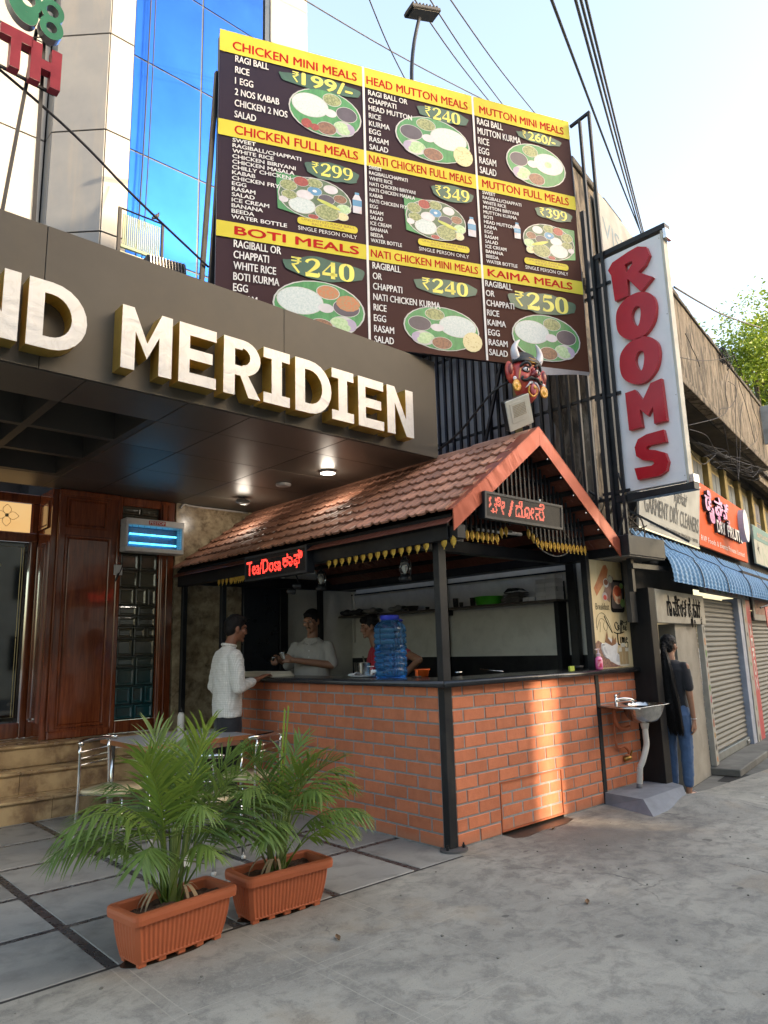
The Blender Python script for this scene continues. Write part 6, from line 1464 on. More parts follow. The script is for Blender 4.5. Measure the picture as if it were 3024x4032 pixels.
for i in range(30):
    for j in range(14):
        s0 = -1.88 + i * q; n0 = -1.265 - j * q
        if s0 + .3 > 6.9: continue
        dist = i + j * .6
        if cnt >= 290: continue
        piece('paver', me, pbse, SM @ Matrix.Translation((s0, n0, -.118 + random.uniform(-.002, .002)))); cnt += 1
mb = MB()
for i in range(30, 52):
    for j in range(14): mb.box(-1.88 + i * q + .004, -1.88 + i * q + .296, -1.265 - j * q + .004, -1.265 - j * q + .296, -.14, -.118, M=SM)
for j in range(14):
    for i in range(0, 30):
        if (i * 14 + j) >= 290 + 14 * 0: mb.box(-1.88 + i * q + .004, -1.88 + i * q + .296, -1.265 - j * q + .004, -1.265 - j * q + .296, -.14, -.118, M=SM)
obj('far_pavers', mb, pv, pbse, kind='stuff')
for k, (x, y, lab) in enumerate(((6.36, 1.55, 'scrap of white paper lying on the grey concrete at the right'), (8.0, 3.15, 'scrap of pale paper lying on the channel beside the drain opening'))):
    z_ = apron_z(x, y) + .004 if k == 0 else -.114
    tag(obj('paper_scrap', MB().grid(lambda u, v: (x + .10 * u, y + .035 * v + .02 * u, z_ + .012 * math.sin(5 * u + 2 * v) ** 2), 6, 4), paperw, None, True), lab, 'litter')

rg_ = random.Random(31); mb = MB()
for k in range(150):
    x, y = rg_.uniform(.3, 8.2), rg_.uniform(-.5, 3.7); z_ = apron_z(x, y); r_ = rg_.uniform(.003, .009)
    mb.ell((x, y, z_ + r_ * .4), (r_ * rg_.uniform(.8, 1.6), r_, r_ * .6), I4, 6, 4)
tag(obj('grit', mb, mat('grit_stone', (.20, .19, .16), (.10, .095, .08), rough=.9), None, kind='stuff'), 'scattered grit and small pebbles on the concrete', 'grit')
for k, (x, y, lab) in enumerate(((2.55, 3.25, 'small dry brown leaf on the concrete in front of the right planter'), (3.9, 2.6, 'curled dry leaf on the concrete in front of the brick counter'), (5.2, 3.74, 'dry leaf caught in the dirt below the painted hatch'), (1.15, 5.6, 'dry leaf lying on a grey stone slab at the left'))):
    a = rg_.uniform(0, 6); tag(obj('dry_leaf', MB().grid(lambda u, v: (x + .035 * math.cos(a) * (u - .5) * 2 - .014 * math.sin(a) * (v - .5) * 2 * math.sin(math.pi * u), y + .035 * math.sin(a) * (u - .5) * 2 + .014 * math.cos(a) * (v - .5) * 2 * math.sin(math.pi * u), .004 + .008 * (v - .5) ** 2 * 4 + .004 * u), 6, 3), mat('dead_leaf', (.20, .11, .05), rough=.8) if 'dead_leaf' not in MATS else MATS['dead_leaf'], None, True), lab, 'leaf')
# ================================================================ ROOFTOP LETTERS OF THE HOTEL (upper left)
th = thing('red_letter_sign', 'red raised letters T and H on thin black posts at the upper left', 'sign', (1.15, 5.2, 4.45))
rl2 = mat('dusty_red_face', (.24, .018, .035), (.19, .014, .028), rough=.6, spec=.2); rl3 = mat('dusty_red_side', (.33, .02, .035), rough=.45)
TM = lambda x, z_: fr((x, 5.22, z_), (1, 0, 0), (0, 0, 1), (0, -1, 0))
letter3d([([(.075, 0), (.145, 0), (.145, .24), (.22, .24), (.22, .33), (0, .33), (0, .24), (.075, .24)], None)], TM(1.00, 5.80), .075, th, rl2, rl3, 'letter')
letter3d([([(0, 0), (.075, 0), (.075, .125), (.145, .125), (.145, 0), (.22, 0), (.22, .33), (.145, .33), (.145, .205), (.075, .205), (.075, .33), (0, .33)], None)], TM(1.215, 5.78), .075, th, rl2, rl3, 'letter')
letter3d([([(0, 0), (.075, 0), (.075, .33), (0, .33)], None)], TM(.82, 5.82), .075, th, rl2, rl3, 'letter')
for a, b in (((1.11, 5.25, 4.45), (1.27, 5.27, 6.32)), ((1.345, 5.25, 4.45), (1.325, 5.27, 6.6))): obj('post', MB().bar(a, b, .024), blk, th)
for z_ in (5.84, 6.08, 6.45): obj('crossbar', MB().bar((.6, 5.245, z_ + .03), (1.42, 5.245, z_ - .03), .02), blk, th)
obj('wire', MB().tube(cat([(.9, 5.2, 6.25), (1.05, 5.2, 6.14), (1.2, 5.2, 6.16), (1.32, 5.2, 6.24)], 5), .005, 5), rubber, th)
gl_ = thing('green_letter_sign', 'green-faced Kannada letters with silver sides cut off at the top left corner', 'sign', (1.2, 5.2, 6.2))
gfm = mat('letter_green', (.02, .16, .09), rough=.6, spec=.2); gsd = mat('letter_silver_side', (.30, .31, .30), rough=.35, metal=.5)
def ringl(cx, cz, r1, r2, s_=1.15): return (arcpts(cx, cz, r1, r1 * s_, 0, 345, 22), arcpts(cx, cz, r2, r2 * s_, 0, 345, 16))
letter3d([ringl(1.345, 6.30, .088, .040)], fr((0, 5.22, 0), (1, 0, 0), (0, 0, 1), (0, -1, 0)), .07, gl_, gfm, gsd, 'letter')
letter3d([ringl(1.345, 6.45, .088, .045)], fr((0, 5.222, 0), (1, 0, 0), (0, 0, 1), (0, -1, 0)), .07, gl_, gfm, gsd, 'letter')
letter3d([([(p.x, p.y) for p in cat([(1.02, 6.50, 0), (1.03, 6.36, 0), (1.10, 6.25, 0), (1.19, 6.22, 0), (1.245, 6.28, 0), (1.24, 6.40, 0), (1.20, 6.38, 0), (1.17, 6.32, 0), (1.12, 6.36, 0), (1.09, 6.5, 0)], 4, True)], None)], fr((0, 5.22, 0), (1, 0, 0), (0, 0, 1), (0, -1, 0)), .07, gl_, gfm, gsd, 'letter')
letter3d([ringl(1.17, 6.44, .10, .05)], fr((0, 5.224, 0), (1, 0, 0), (0, 0, 1), (0, -1, 0)), .07, gl_, gfm, gsd, 'letter')
# flood lamp on a bent pole over the banner
lp = thing('pole_lamp', 'black LED lamp on a bent pole rising over the top of the banner', 'lamp', (5.13, 5.0, 7.6))
obj('pole', MB().tube(cat([(5.10, 4.92, 7.5), (5.13, 4.95, 8.0), (5.24, 5.0, 8.5), (5.35, 5.0, 8.93)], 5), .022, 8), blk, lp, True)
LM = fr((5.42, 5.0, 9.02), (.93, -.2, .30), (.2, .97, 0), (-.3, .05, .95))
obj('lamp_body', MB().box(-.22, .22, -.10, .10, .0, .05, .01, M=LM), blk, lp); obj('lamp_glass', MB().box(-.19, .19, -.08, .08, -.006, -.001, M=LM), mat('smoky_lens', (.12, .12, .12), rough=.2), lp)
for k in range(8): obj('fin', MB().box(-.19 + k * .052, -.175 + k * .052, -.09, .09, .051, .075, M=LM), blk, lp)

# ================================================================ WIRES
wire = mat('overhead_wire', (.014, .014, .020), rough=.7)
def cable(pts, r_, lab, nm='overhead_wire', grp=None): return tag(obj(nm, MB().tube(cat(pts, 8), r_, 6), wire, None, True), lab, 'wire', grp)

WP = [('wire crossing behind the lamp and running down to the top edge of the banner', ((4.36, 8.66, 12.6), (8.72, 8.95, 13.43), (13.09, 9.25, 14.56))), ('short steep wire left of the pole lamp', ((6.27, 7.22, 12.32), (7.63, 7.98, 12.3), (8.98, 8.74, 12.59))),
      ('wire leaving the frame just right of the pole lamp', ((5.46, 5.93, 11.06), (8.55, 7.22, 12.02), (11.64, 8.52, 13.28))), ('middle wire of three right of the pole lamp', ((5.62, 5.77, 11.07), (8.73, 7.05, 11.99), (11.84, 8.34, 13.21))), ('third wire right of the pole lamp, ending above the MUTTON MINI heading', ((5.49, 5.45, 10.86), (9.31, 6.9, 12.13), (13.13, 8.35, 13.71))),
      ('single leftmost wire falling to the top of the vertical red-lettered sign', ((0.11, 0.97, 5.68), (10.5, 5.39, 9.76), (20.89, 9.8, 14.13))), ('left wire of the tight bundle falling to the vertical sign', ((0.31, 0.72, 5.63), (10.58, 5.29, 9.74), (20.85, 9.85, 14.15))),
      ('middle wire of the tight bundle falling to the vertical sign', ((0.6, 0.83, 5.92), (10.73, 5.31, 9.85), (20.86, 9.8, 14.08))), ('right wire of the tight bundle falling to the vertical sign', ((0.91, 0.93, 6.2), (10.87, 5.34, 9.98), (20.83, 9.75, 14.07))),
      ('wire sloping from the vertical sign over the old parapet to the tree', ((13.23, 5.74, 8.43), (16.11, 6.39, 9.27), (19.04, 6.95, 10.07), (23.89, 7.69, 11.44)))]
for k, (lab, pts) in enumerate(WP): cable(pts, .012 if k < 5 else .016 if k < 9 else .02, lab)
cable([(-.5, 5.15, 6.35), (1.34, 5.3, 5.72), (2.2, 5.45, 5.35), (2.95, 5.58, 5.05)], .011, 'black wire running from the red letter H down behind the menu banner')
cable([(3.28, 8.95, 4.3), (3.62, 8.95, 7.0), (3.70, 8.95, 12.8)], .010, 'thin dark cable hanging straight down the left of the blue glass'); cable([(3.40, 8.93, 4.3), (3.70, 8.93, 7.0), (3.76, 8.93, 12.8)], .008, 'pale cable hanging beside the dark one on the blue glass')
LP = [('long wire strung flat across the stained parapet', [(1.592, 0.3, 5.93 + .02), (3.079, 0.3, 6.362), (4.795, 0.3, 6.938), (6.434, 0.3, 7.548)]), ('wire drooping off the parapet and sweeping in to the yellow wall', [(5.796, 0.2, 7.271), (4.729, 0.2, 6.49), (4.45, 0.2, 6.092), (4.508, 0.2, 5.832), (3.611, 0.2, 5.425), (1.267, 0.2, 4.711)]),
      ('looped wire hanging on the parapet face', [(4.88, 0.2, 6.477), (5.585, 0.2, 6.564), (5.433, 0.2, 6.286), (4.744, 0.2, 5.911), (3.861, 0.2, 5.649), (3.63, 0.2, 5.465)]), ('wire crossing the parapet down to the right', [(5.965, 0.2, 7.1), (6.027, 0.2, 6.731), (6.552, 0.2, 6.363), (7.021, 0.2, 5.688)]),
      ('straight wire dropping from the tangle on the parapet to the orange sign', [(5.859, 0.2, 7.067), (5.371, 0.2, 6.25), (4.988, 0.2, 5.394), (4.651, 0.2, 4.417)]), ('second wire dropping beside the straight one to the orange sign', [(6.21, 0.2, 6.416), (5.669, 0.2, 5.937), (5.296, 0.2, 5.274), (4.651, 0.2, 4.417)]),
      ('wire looping out at the dark right end of the parapet', [(7.118, 0.2, 7.154), (7.373, 0.2, 6.576), (7.859, 0.2, 6.262), (7.17, 0.2, 5.762), (5.829, 0.2, 5.292)]), ('pale wire hanging under the roof slab', [(3.956, 0.2, 5.405), (4.012, 0.2, 5.085), (4.174, 0.2, 4.682)]),
      ('sagging wire along the head of the yellow wall', [(1.298, 0.2, 4.66), (2.421, 0.2, 4.812), (2.993, 0.2, 4.697), (4.472, 0.2, 4.811), (8.299, 0.2, 5.305)]), ('short drooping wire before the first yellow window', [(1.21, 0.2, 4.308), (1.604, 0.2, 4.243), (2.058, 0.2, 4.257), (2.942, 0.2, 4.589)])]
for lab, pts in LP: cable([S3(*p) for p in pts], .006, lab, 'hanging_wire')
mb = MB(); rw = random.Random(9)
for k in range(16):
    a = rw.uniform(2.2, 4.5); mb.tube(cat([S3(a + .9 * j + rw.uniform(-.1, .1), .26 + rw.uniform(-.05, .2), 4.70 + .10 * j + rw.uniform(-.16, .12)) for j in range(6)], 5), .0045, 4)
for k in range(9): mb.tube(cat([S3(5.85 + rw.uniform(-.25, .25), .38 + rw.uniform(-.1, .1), 7.30 + rw.uniform(-.2, .25)) for j in range(5)], 5), .008, 4)
tag(obj('cable_tangle', mb, wire, None, kind='stuff'), 'tangle of thin black cables along the yellow upper wall and on the parapet', 'cables')
mb = MB()
for k in range(26):
    c0 = Vector((7.25 + rw.uniform(-.1, .25), 4.05 + rw.uniform(-.1, .15), 2.75 + rw.uniform(-.1, .35))); mb.tube(cat([c0 + Vector((rw.uniform(-.18, .3), rw.uniform(-.1, .12), rw.uniform(-.2, .25))) for j in range(5)], 4), rw.uniform(.004, .009), 4)
tag(obj('dry_creeper', mb, mat('dry_vine', (.12, .10, .075), rough=.9), None, kind='stuff'), 'dry tangled creeper and old cables between the vertical sign post and the white signboard', 'creeper')
for k, (pts, lab) in enumerate(((((7.1, 5.6, 3.0), (7.05, 4.9, 3.25), (7.05, 4.5, 3.32), (7.05, 4.1, 3.05), (7.06, 3.95, 2.9)), 'thick black cable looping behind the bars to the sign post'), (((7.12, 5.2, 3.9), (7.08, 4.5, 3.35), (7.06, 4.2, 2.95), (7.0, 4.0, 2.7)), 'black cable slanting down behind the bars'), (((6.95, 3.84, 3.3), (6.95, 3.8, 2.95), (6.93, 3.86, 2.7), (6.9, 3.9, 2.55)), 'black cable hanging down the front of the sign post'))):
    tag(obj('cable', MB().tube(cat(pts, 6), .016 - .003 * k, 6), rubber, None, True), lab, 'cable')

# ================================================================ TREES BEYOND THE OLD BUILDING
tlf = leafmat('tree_leaf_sunny', (.22, .30, .02), (.34, .42, .05), (.14, .22, .02)); tlf2 = leafmat('tree_leaf_deep', (.035, .085, .015), (.06, .12, .02), (.04, .09, .02))  # sunlight is put into the brighter leaf colour
bark = mat('bark', (.10, .075, .05), (.06, .045, .03), rough=.9, scale=8, stretch=(2, 2, .3), bump=.6)
def tree(x, y, h, crowns, lab, seed, nleaf, lm, ls=.16):
    rt_ = random.Random(seed); t = thing('leafy_tree', lab, 'tree', (x, y, -.2)); base = Vector((x, y, -.2)); fork = Vector((x + rt_.uniform(-.3, .3), y, h * .42))
    obj('trunk', MB().tube(cat([base, base.lerp(fork, .5) + Vector((.15, .1, 0)), fork], 5), [.26 - .012 * i for i in range(11)], 10), bark, t, True)
    for c, r_ in crowns:
        c = Vector(c)
        for q in range(3):
            e = c + Vector((rt_.uniform(-.7, .7) * r_, rt_.uniform(-.7, .7) * r_, rt_.uniform(-.4, .6) * r_))
            obj('limb', MB().tube(cat([fork, fork.lerp(c, .55) + Vector((0, 0, .2)), e], 4), [.13, .12, .11, .09, .075, .06, .045, .03, .015], 6), bark, t, True)
    mb = MB(); tot = sum(r_ ** 2 for _, r_ in crowns)
    for c, r_ in crowns:
        c = Vector(c); cl = [c + Vector((rt_.gauss(0, .48), rt_.gauss(0, .48), rt_.gauss(0, .42))) * r_ for _ in range(int(26 * r_))]
        for _ in range(int(nleaf * r_ * r_ / tot)):
            o_ = cl[rt_.randrange(len(cl))]; p = o_ + Vector((rt_.gauss(0, 1), rt_.gauss(0, 1), rt_.gauss(0, .8))) * .30
            s_ = ls * rt_.uniform(.6, 1.25); a = Vector((rt_.gauss(0, 1), rt_.gauss(0, 1), rt_.gauss(0, .6))).normalized(); b = a.cross(Vector((rt_.gauss(0, 1), rt_.gauss(0, 1), rt_.gauss(0, 1)))).normalized()
            mb.add([p - a * s_ * .5, p + b * s_ * .22 - a * .06 * s_, p + a * s_ * .5, p - b * s_ * .22 - a * .06 * s_], [(0, 1, 2, 3)])
    obj('crown', mb, lm, t); return t
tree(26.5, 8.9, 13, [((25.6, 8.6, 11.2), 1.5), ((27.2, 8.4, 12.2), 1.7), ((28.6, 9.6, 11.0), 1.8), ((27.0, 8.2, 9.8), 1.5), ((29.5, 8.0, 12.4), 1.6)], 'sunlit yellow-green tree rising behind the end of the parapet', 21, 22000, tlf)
tree(30.5, 7.6, 11, [((29.6, 8.2, 8.9), 1.7), ((31, 7.5, 9.8), 1.9), ((32, 9, 8.5), 2.0)], 'deep green tree below and behind the sunlit one', 22, 13000, tlf2)

# ================================================================ THE OTHER SIDE OF THE STREET (behind the photographer, seen in reflections)
op1 = mat('opposite_render', (.58, .50, .38), (.50, .43, .32), rough=.85, scale=2, dirt=.3, dirtc=(.15, .12, .09)); op2 = mat('opposite_white', (.66, .62, .55), rough=.85, dirt=.3, dirtc=(.2, .18, .15))
AZ = Vector((math.sin(SUN_AZ), math.cos(SUN_AZ), 0))                  # towards the sun
def block_b(x0, x1, y0, y1, h, m, lab, st=3.1):
    t = thing('street_building', lab, 'building', ((x0 + x1) / 2, (y0 + y1) / 2, -.2))
    obj('wall', MB().box(x0, x1, y0, y1, -.2, h), m, t); obj('cornice', MB().box(x0 - .15, x1 + .15, y1 - .1, y1 + .25, h - .4, h + .3), m, t)
    fl_ = int(h / st)
    for f in range(fl_):
        n = max(1, int((x1 - x0) / 2.4))
        for k in range(n):
            xc = x0 + (k + .5) * (x1 - x0) / n
            obj('window', MB().box(xc - .6, xc + .6, y1 + .01, y1 + .05, f * st + 1.0, f * st + 2.4), wdk, t)
    return t
GX, GY = 5.47, 3.93                                                     # the lit strip of brickwork looks back up this alley
def along(y): k = (y - GY) / AZ.y; return GX + AZ.x * k
gx = along(-17)
def alley(y, off): return along(y) + off
for sgn, x_far, h, m, lab in ((-1, -34, 14.5, op1, 'tall ochre block across the street left of the alley'), (1, 44, 14, op2, 'tall whitewashed block across the street right of the alley')):
    t = thing('street_building', lab, 'building', ((alley(-20, 0) + x_far) / 2, -20, -.2))
    w_ = .15
    poly = [(alley(-17, sgn * w_), -17), (x_far, -17), (x_far, -27), (alley(-27, sgn * w_), -27)]
    if sgn < 0: poly = poly[::-1]
    obj('wall', MB().prism(poly, -.2, h), m, t)
    obj('cornice', MB().box(min(x_far, alley(-17, sgn * .6)), max(x_far, alley(-17, sgn * .6)), -16.99, -16.6, h - .5, h), m, t)
    n = int(abs(x_far - gx) / 2.6)
    for f in range(4):
        for k in range(n):
            xc = gx + sgn * (1.6 + k * 2.6)
            obj('window', MB().box(xc - .65, xc + .65, -16.99, -16.94, f * 3.1 + 1.0, f * 3.1 + 2.5), wdk, t)
sh2 = thing('street_building', 'unseen low block added in the alley to keep sun off the ground', 'building', (gx, -18, -.2))
obj('wall', MB().box(alley(-18, -1.2), alley(-18, 1.2), -16.9, -15.6, -.2, 4.95), op1, sh2); obj('upper_sun_block', MB().box(alley(-17, -1.2), alley(-17, 1.2), -17.6, -16.92, 6.80, 14.2), op1, sh2); obj('door', MB().box(gx - .5, gx + .5, -15.59, -15.55, -.2, 2.2), wdk, sh2)  # unseen blockers added: low one keeps sun off the ground, upper caps the strip
# ================================================================ THINGS ON THE COUNTER AND SHELF
T_ = 1.2435
def lath(name, label, cat_, x, y, z, prof, m, seg=22, group=None, sx=1, sy=1):
    return tag(obj(name, MB().lathe(prof, seg, Matrix.Translation((x, y, z)), sx, sy), m, None, True, autosm=45), label, cat_, group)
jar = thing('water_can', 'large ribbed blue water can with a tap standing on the counter near the corner post', 'water can', (4.50, 4.90, T_))
N = NT('blue_polycarbonate'); N.set(Base_Color=(.16, .50, .95), Roughness=.04, Transmission_Weight=.92, IOR=1.25, Specular_IOR_Level=.8)
pr_ = [(.06, .004), (.125, .0), (.145, .015), (.150, .04)]
z_ = .04
for k in range(7):
    z_ += .052; pr_ += [(.150, z_ - .018), (.141, z_ - .010), (.141, z_ - .002), (.152, z_ + .006)]
pr_ += [(.150, .425), (.142, .455), (.115, .488), (.082, .505), (.078, .515), (.078, .53)]
JM = Matrix.Translation((4.50, 4.90, T_))
obj('body', MB().lathe(pr_, 40, JM), N.m, jar, True)
bl = mat('blue_cap_plastic', (.03, .05, .50), rough=.35)
obj('water', MB().lathe([(.0, .012), (.12, .012), (.134, .03), (.134, .30), (.0, .30)], 30, JM), mat('water_blue', (.40, .75, .98), (.38, .73, .97), rough=.02, rvar=0, trans=.97, ior=1.2), jar, True)
obj('cap', MB().lathe([(.084, .515), (.088, .52), (.088, .553), (.082, .558), (0, .560)], 30, JM), bl, jar, True, autosm=40)
obj('handle_ring', MB().tube([(4.50 + .0 + .115 * math.cos(a), 4.90 + .115 * math.sin(a) * .9 - .01, T_ + .515 - .012 * math.cos(a)) for a in [R(-80 + i * 14) for i in range(12)]], .008, 8), bl, jar, True)
tp = obj('tap', MB().tube([(4.375, 4.955, T_ + .055), (4.325, 4.98, T_ + .055)], [.020, .014], 12), prw, jar, True)
obj('spout', MB().tube([(4.335, 4.975, T_ + .075), (4.33, 4.977, T_ + .0425), (4.33, 4.977, T_ + .02)], [.013, .011, .009], 10), prw, tp, True)
obj('lever', MB().box(4.31, 4.345, 4.955, 5.015, T_ + .098, T_ + .106, .002), prw, tp); obj('valve', MB().lathe([(.013, .07), (.013, .092), (.006, .098)], 12, Matrix.Translation((4.332, 4.977, T_))), mat('tap_pink', (.55, .12, .15), rough=.4), tp, True)
lath('steel_tumbler', 'tall steel tumbler on the white tray beside the blue water can', 'tumbler', 4.46, 5.19, T_ + .012, [(.030, 0), (.034, .003), (.040, .118), (.042, .12), (.036, .119), (.030, .01), (0, .008)], steel)
tag(obj('tray', MB().lathe([(.03, .0), (.10, .004), (.125, .018), (.12, .016), (.09, .008), (0, .007)], 24, Matrix.Translation((4.44, 5.22, T_)), 1, 1.35), mat('melamine_white', (.60, .60, .62), rough=.35), None, True), 'white melamine tray with a folded napkin left of the blue water can', 'tray')
tag(obj('napkin', MB().grid(lambda u, v: (4.36 + .11 * u, 5.27 + .10 * v, T_ + .016 + .03 * math.sin(3.1 * u) * (1 - v * .6) + .006 * math.sin(9 * v)), 8, 8), paperw, None, True), 'crumpled pale napkin lying on the end of the white tray', 'napkin')
oc = thing('orange_tub', 'small orange plastic tub on the counter between the water can and the corner post', 'tub', (4.68, 4.68, T_))
orm = mat('orange_plastic', (.70, .12, .02), rough=.4)
obj('body', MB().lathe([(.048, 0), (.060, .058), (.064, .060), (.064, .066), (.056, .062), (.045, .006), (0, .006)], 20, Matrix.Translation((4.68, 4.68, T_)), 1, 1.2), orm, oc, True)
obj('handle', MB().box(4.60, 4.62, 4.67, 4.69, T_ + .01, T_ + .06), orm, oc)
tag(obj('phone', MB().box(4.50, 4.57, 4.58, 4.64, T_, T_ + .012, .003), rubber, None), 'black flat phone lying by the orange tub on the counter', 'phone')
nb_ = thing('newspaper_stack', 'stack of folded cream newspapers under the customer hand at the counter end', 'newspapers', (4.28, 6.6, T_))
cream = mat('newsprint', (.66, .60, .46), (.58, .52, .40), rough=.8, rnd=.2)
for k in range(4): obj('newspaper', MB().box(4.12 + .01 * k, 4.40, 6.28 + .02 * k, 7.1 - .03 * k, T_ + .001 + k * .013, T_ + .0125 + k * .013, .002, M=Matrix.Translation((0, 0, 0))), cream, nb_)
ld = lath('steel_ladle', 'x', 'ladle', 0, 0, -5, [(0.001, 0), (.002, .001)], steel); bpy.data.objects.remove(ld)
sp_ = thing('steel_ladle', 'long steel ladle lying in the dark behind the right counter', 'ladle', (5.45, 4.55, T_))
obj('shaft', MB().tube([(5.50, 4.70, T_ + .035), (5.55, 4.45, T_ + .01)], .006, 8), steel, sp_, True); obj('bowl', MB().lathe([(0, 0), (.03, .01), (.042, .03)], 14, Matrix.Translation((5.02, 4.55, T_)), 1, 1), steel, sp_, True)
# hand wash
hw = thing('soap_bottle', 'pink hand wash pump bottle on the counter in front of the coffee poster', 'soap bottle', (6.345, 3.895, T_))
HM = Matrix.Translation((6.345, 3.893, T_))
N = NT('clear_bottle'); N.set(Base_Color=(.80, .45, .55), Roughness=.12, Transmission_Weight=.25)
obj('body', MB().lathe([(.034, 0), (.040, .004), (.042, .06), (.039, .105), (.024, .122), (.018, .126)], 24, HM, 1.1, .8), mat('pink_soap', (.80, .12, .34), (.85, .30, .48), rough=.15, coat=.5), hw, True)
obj('label', MB().add([HM @ Vector((.0472 * math.sin(R(-30 + 7 * i) - .75) , -.0345 * math.cos(R(-30 + 7 * i) - .75), zz2)) for zz2 in (.022, .092) for i in range(10)], [(i, i + 1, 11 + i, 10 + i) for i in range(9)]), mat('soap_label', (.62, .03, .08), (.8, .35, .45), rough=.4, lo=.5, hi=.6, scale=30), hw)
obj('pump_collar', MB().lathe([(.020, .124), (.022, .126), (.022, .150), (.012, .155), (.008, .16), (.008, .19), (.015, .192), (.015, .20), (0, .20)], 18, HM), mat('pump_pink_white', (.70, .52, .56), rough=.35), hw, True, autosm=45)
obj('nozzle', MB().bar(HM @ Vector((0, 0, .196)), HM @ Vector((-.05, .0, .193)), .011), MATS['pump_pink_white'], hw)
tag(obj('steel_bowl', MB().lathe([(.025, 0), (.05, .02), (.06, .045), (.055, .042), (.02, .006), (0, .006)], 20, Matrix.Translation((6.16, 4.02, T_))), rubber, None, True), 'small black bowl on the counter beside the pink soap bottle', 'bowl')
tag(obj('lime_packet', MB().box(5.94, 6.02, 3.96, 3.98, T_, T_ + .045, .003, M=Matrix.Translation((0, 0, 0))), mat('lime_green_packet', (.42, .52, .06), rough=.5), None), 'lime green packet leaning on the counter left of the black bowl', 'packet')
# stove and pot
st = thing('gas_stove', 'low black gas stove on the back counter below the steel pot', 'stove', (6.6, 7.6, 1.06))
obj('body', MB().box(6.42, 6.85, 7.20, 8.1, 1.061, 1.13, .01), blk, st)
for yy in (7.42, 7.85): obj('burner', MB().lathe([(.10, 1.131), (.11, 1.15), (.09, 1.152), (.04, 1.14)], 20, Matrix.Translation((6.62, yy, 0))), steel, st, True)
for yy in (7.45, 7.85): obj('knob', MB().lathe([(.02, 0), (.02, .02), (0, .022)], 12, fr((6.418, yy, 1.095), (0, 1, 0), (0, 0, 1), (-1, 0, 0))), mat('knob_red', (.4, .03, .02), rough=.4) if 'knob_red' not in MATS else MATS['knob_red'], st)
pt = thing('steel_pot', 'wide steel pot with two long handles on the gas stove behind the clerk', 'pot', (6.62, 7.72, 1.155))
PM = Matrix.Translation((6.62, 7.72, 1.155))
obj('body', MB().lathe([(.15, 0), (.165, .01), (.172, .16), (.180, .165), (.168, .163), (.158, .02), (0, .012)], 30, PM), steel, pt, True, autosm=50)
for a in (55, 235): obj('handle', MB().tube([PM @ Vector((.17 * math.cos(R(a)), .17 * math.sin(R(a)), .12)), PM @ Vector((.42 * math.cos(R(a)), .42 * math.sin(R(a)), .24))], .012, 8), steel, pt)
S_ = 1.9855
# shelf goods, from the right
for k, (y0, z0, rows_n) in enumerate(((4.60, 0, 6),)):
    n = 0
    for r_ in range(6):
        for c in range(2 if r_ < 5 else 1):
            yy = 4.58 + c * .135 + random.uniform(-.006, .006)
            if r_ == 0: yy -= .0
            tag(obj('cardboard_box', MB().box(6.70, 6.86, yy, yy + .13, S_ + r_ * .047, S_ + r_ * .047 + .0455, .002), paperw, None), 'white cardboard box, %s row of the tall shelf stack, %s column' % (('bottom', 'second', 'third', 'fourth', 'fifth', 'top')[r_], ('right', 'left')[c]), 'box', 'white boxes stacked on the shelf'); n += 1
for c in range(2): tag(obj('cardboard_box', MB().box(6.69, 6.85, 4.86 + c * .085, 4.938 + c * .085, S_, S_ + .045, .002), paperw, None), ('small white box touching the foot of the tall shelf stack', 'small white box furthest left in the low row beside the tall stack')[c], 'box', 'white boxes stacked on the shelf')
pb = thing('folded_sacks', 'messy pile of folded grey paper sacks on the shelf', 'sacks', (6.8, 5.2, S_))
sackm = mat('grey_paper_sack', (.20, .19, .17), (.11, .105, .095), rough=.8, rnd=.4, bump=.5, bscale=20)
for k in range(7):
    a0 = 5.06 + .02 * random.random(); b0 = 5.38 - .01 * k - .02 * random.random(); zz0 = S_ + k * .018
    obj('sack', MB().grid(lambda u, v, a0=a0, b0=b0, zz0=zz0, k=k: (6.70 + .20 * v, a0 + (b0 - a0) * u, zz0 + .008 + .007 * math.sin(8 * u + k) + .004 * math.sin(9 * v + k)), 10, 5), sackm, pb, True)
    obj('sack', MB().box(6.705, 6.89, a0 + .01, b0 - .01, zz0, zz0 + .010), sackm, pb)
obj('sack', MB().grid(lambda u, v: (6.72 + .16 * v, 5.08 + .24 * u, S_ + .135 + .03 * math.sin(3.1 * u) + .012 * math.sin(11 * u + 4 * v)), 14, 6), mat('dark_sack', (.03, .035, .03), rough=.7), pb, True)
gb = lath('green_basin', 'bright green plastic basin on the shelf between the tumblers and the folded sacks', 'basin', 6.80, 5.60, S_, [(.13, 0), (.16, .004), (.178, .095), (.185, .10), (.172, .098), (.15, .01), (0, .008)], mat('green_plastic', (.06, .42, .02), rough=.4), 30)
for yy, r_, h, lab in ((5.865, .038, .105, 'tall steel tumbler on the shelf touching the green basin'), (6.06, .028, .06, 'short steel cup on the shelf between two tall tumblers'), (6.15, .040, .115, 'tall steel tumbler on the shelf right behind the corner post'), (6.35, .030, .055, 'short steel cup on the shelf just left of the corner post'), (6.66, .03, .04, 'tiny steel cup on the shelf left of the corner post')):
    lath('steel_tumbler', lab, 'tumbler', 6.80, yy, S_, [(r_ * .8, 0), (r_ * .85, .002), (r_, h), (r_ * 1.05, h + .002), (r_ * .9, h - .002), (r_ * .75, .006), (0, .005)], steel)
lath('steel_bowl', 'crumpled silver bowl on the shelf above the boy in red', 'bowl', 6.80, 6.93, S_, [(.05, 0), (.06, .01), (.09, .07), (.085, .068), (.05, .01), (0, .01)], steel)
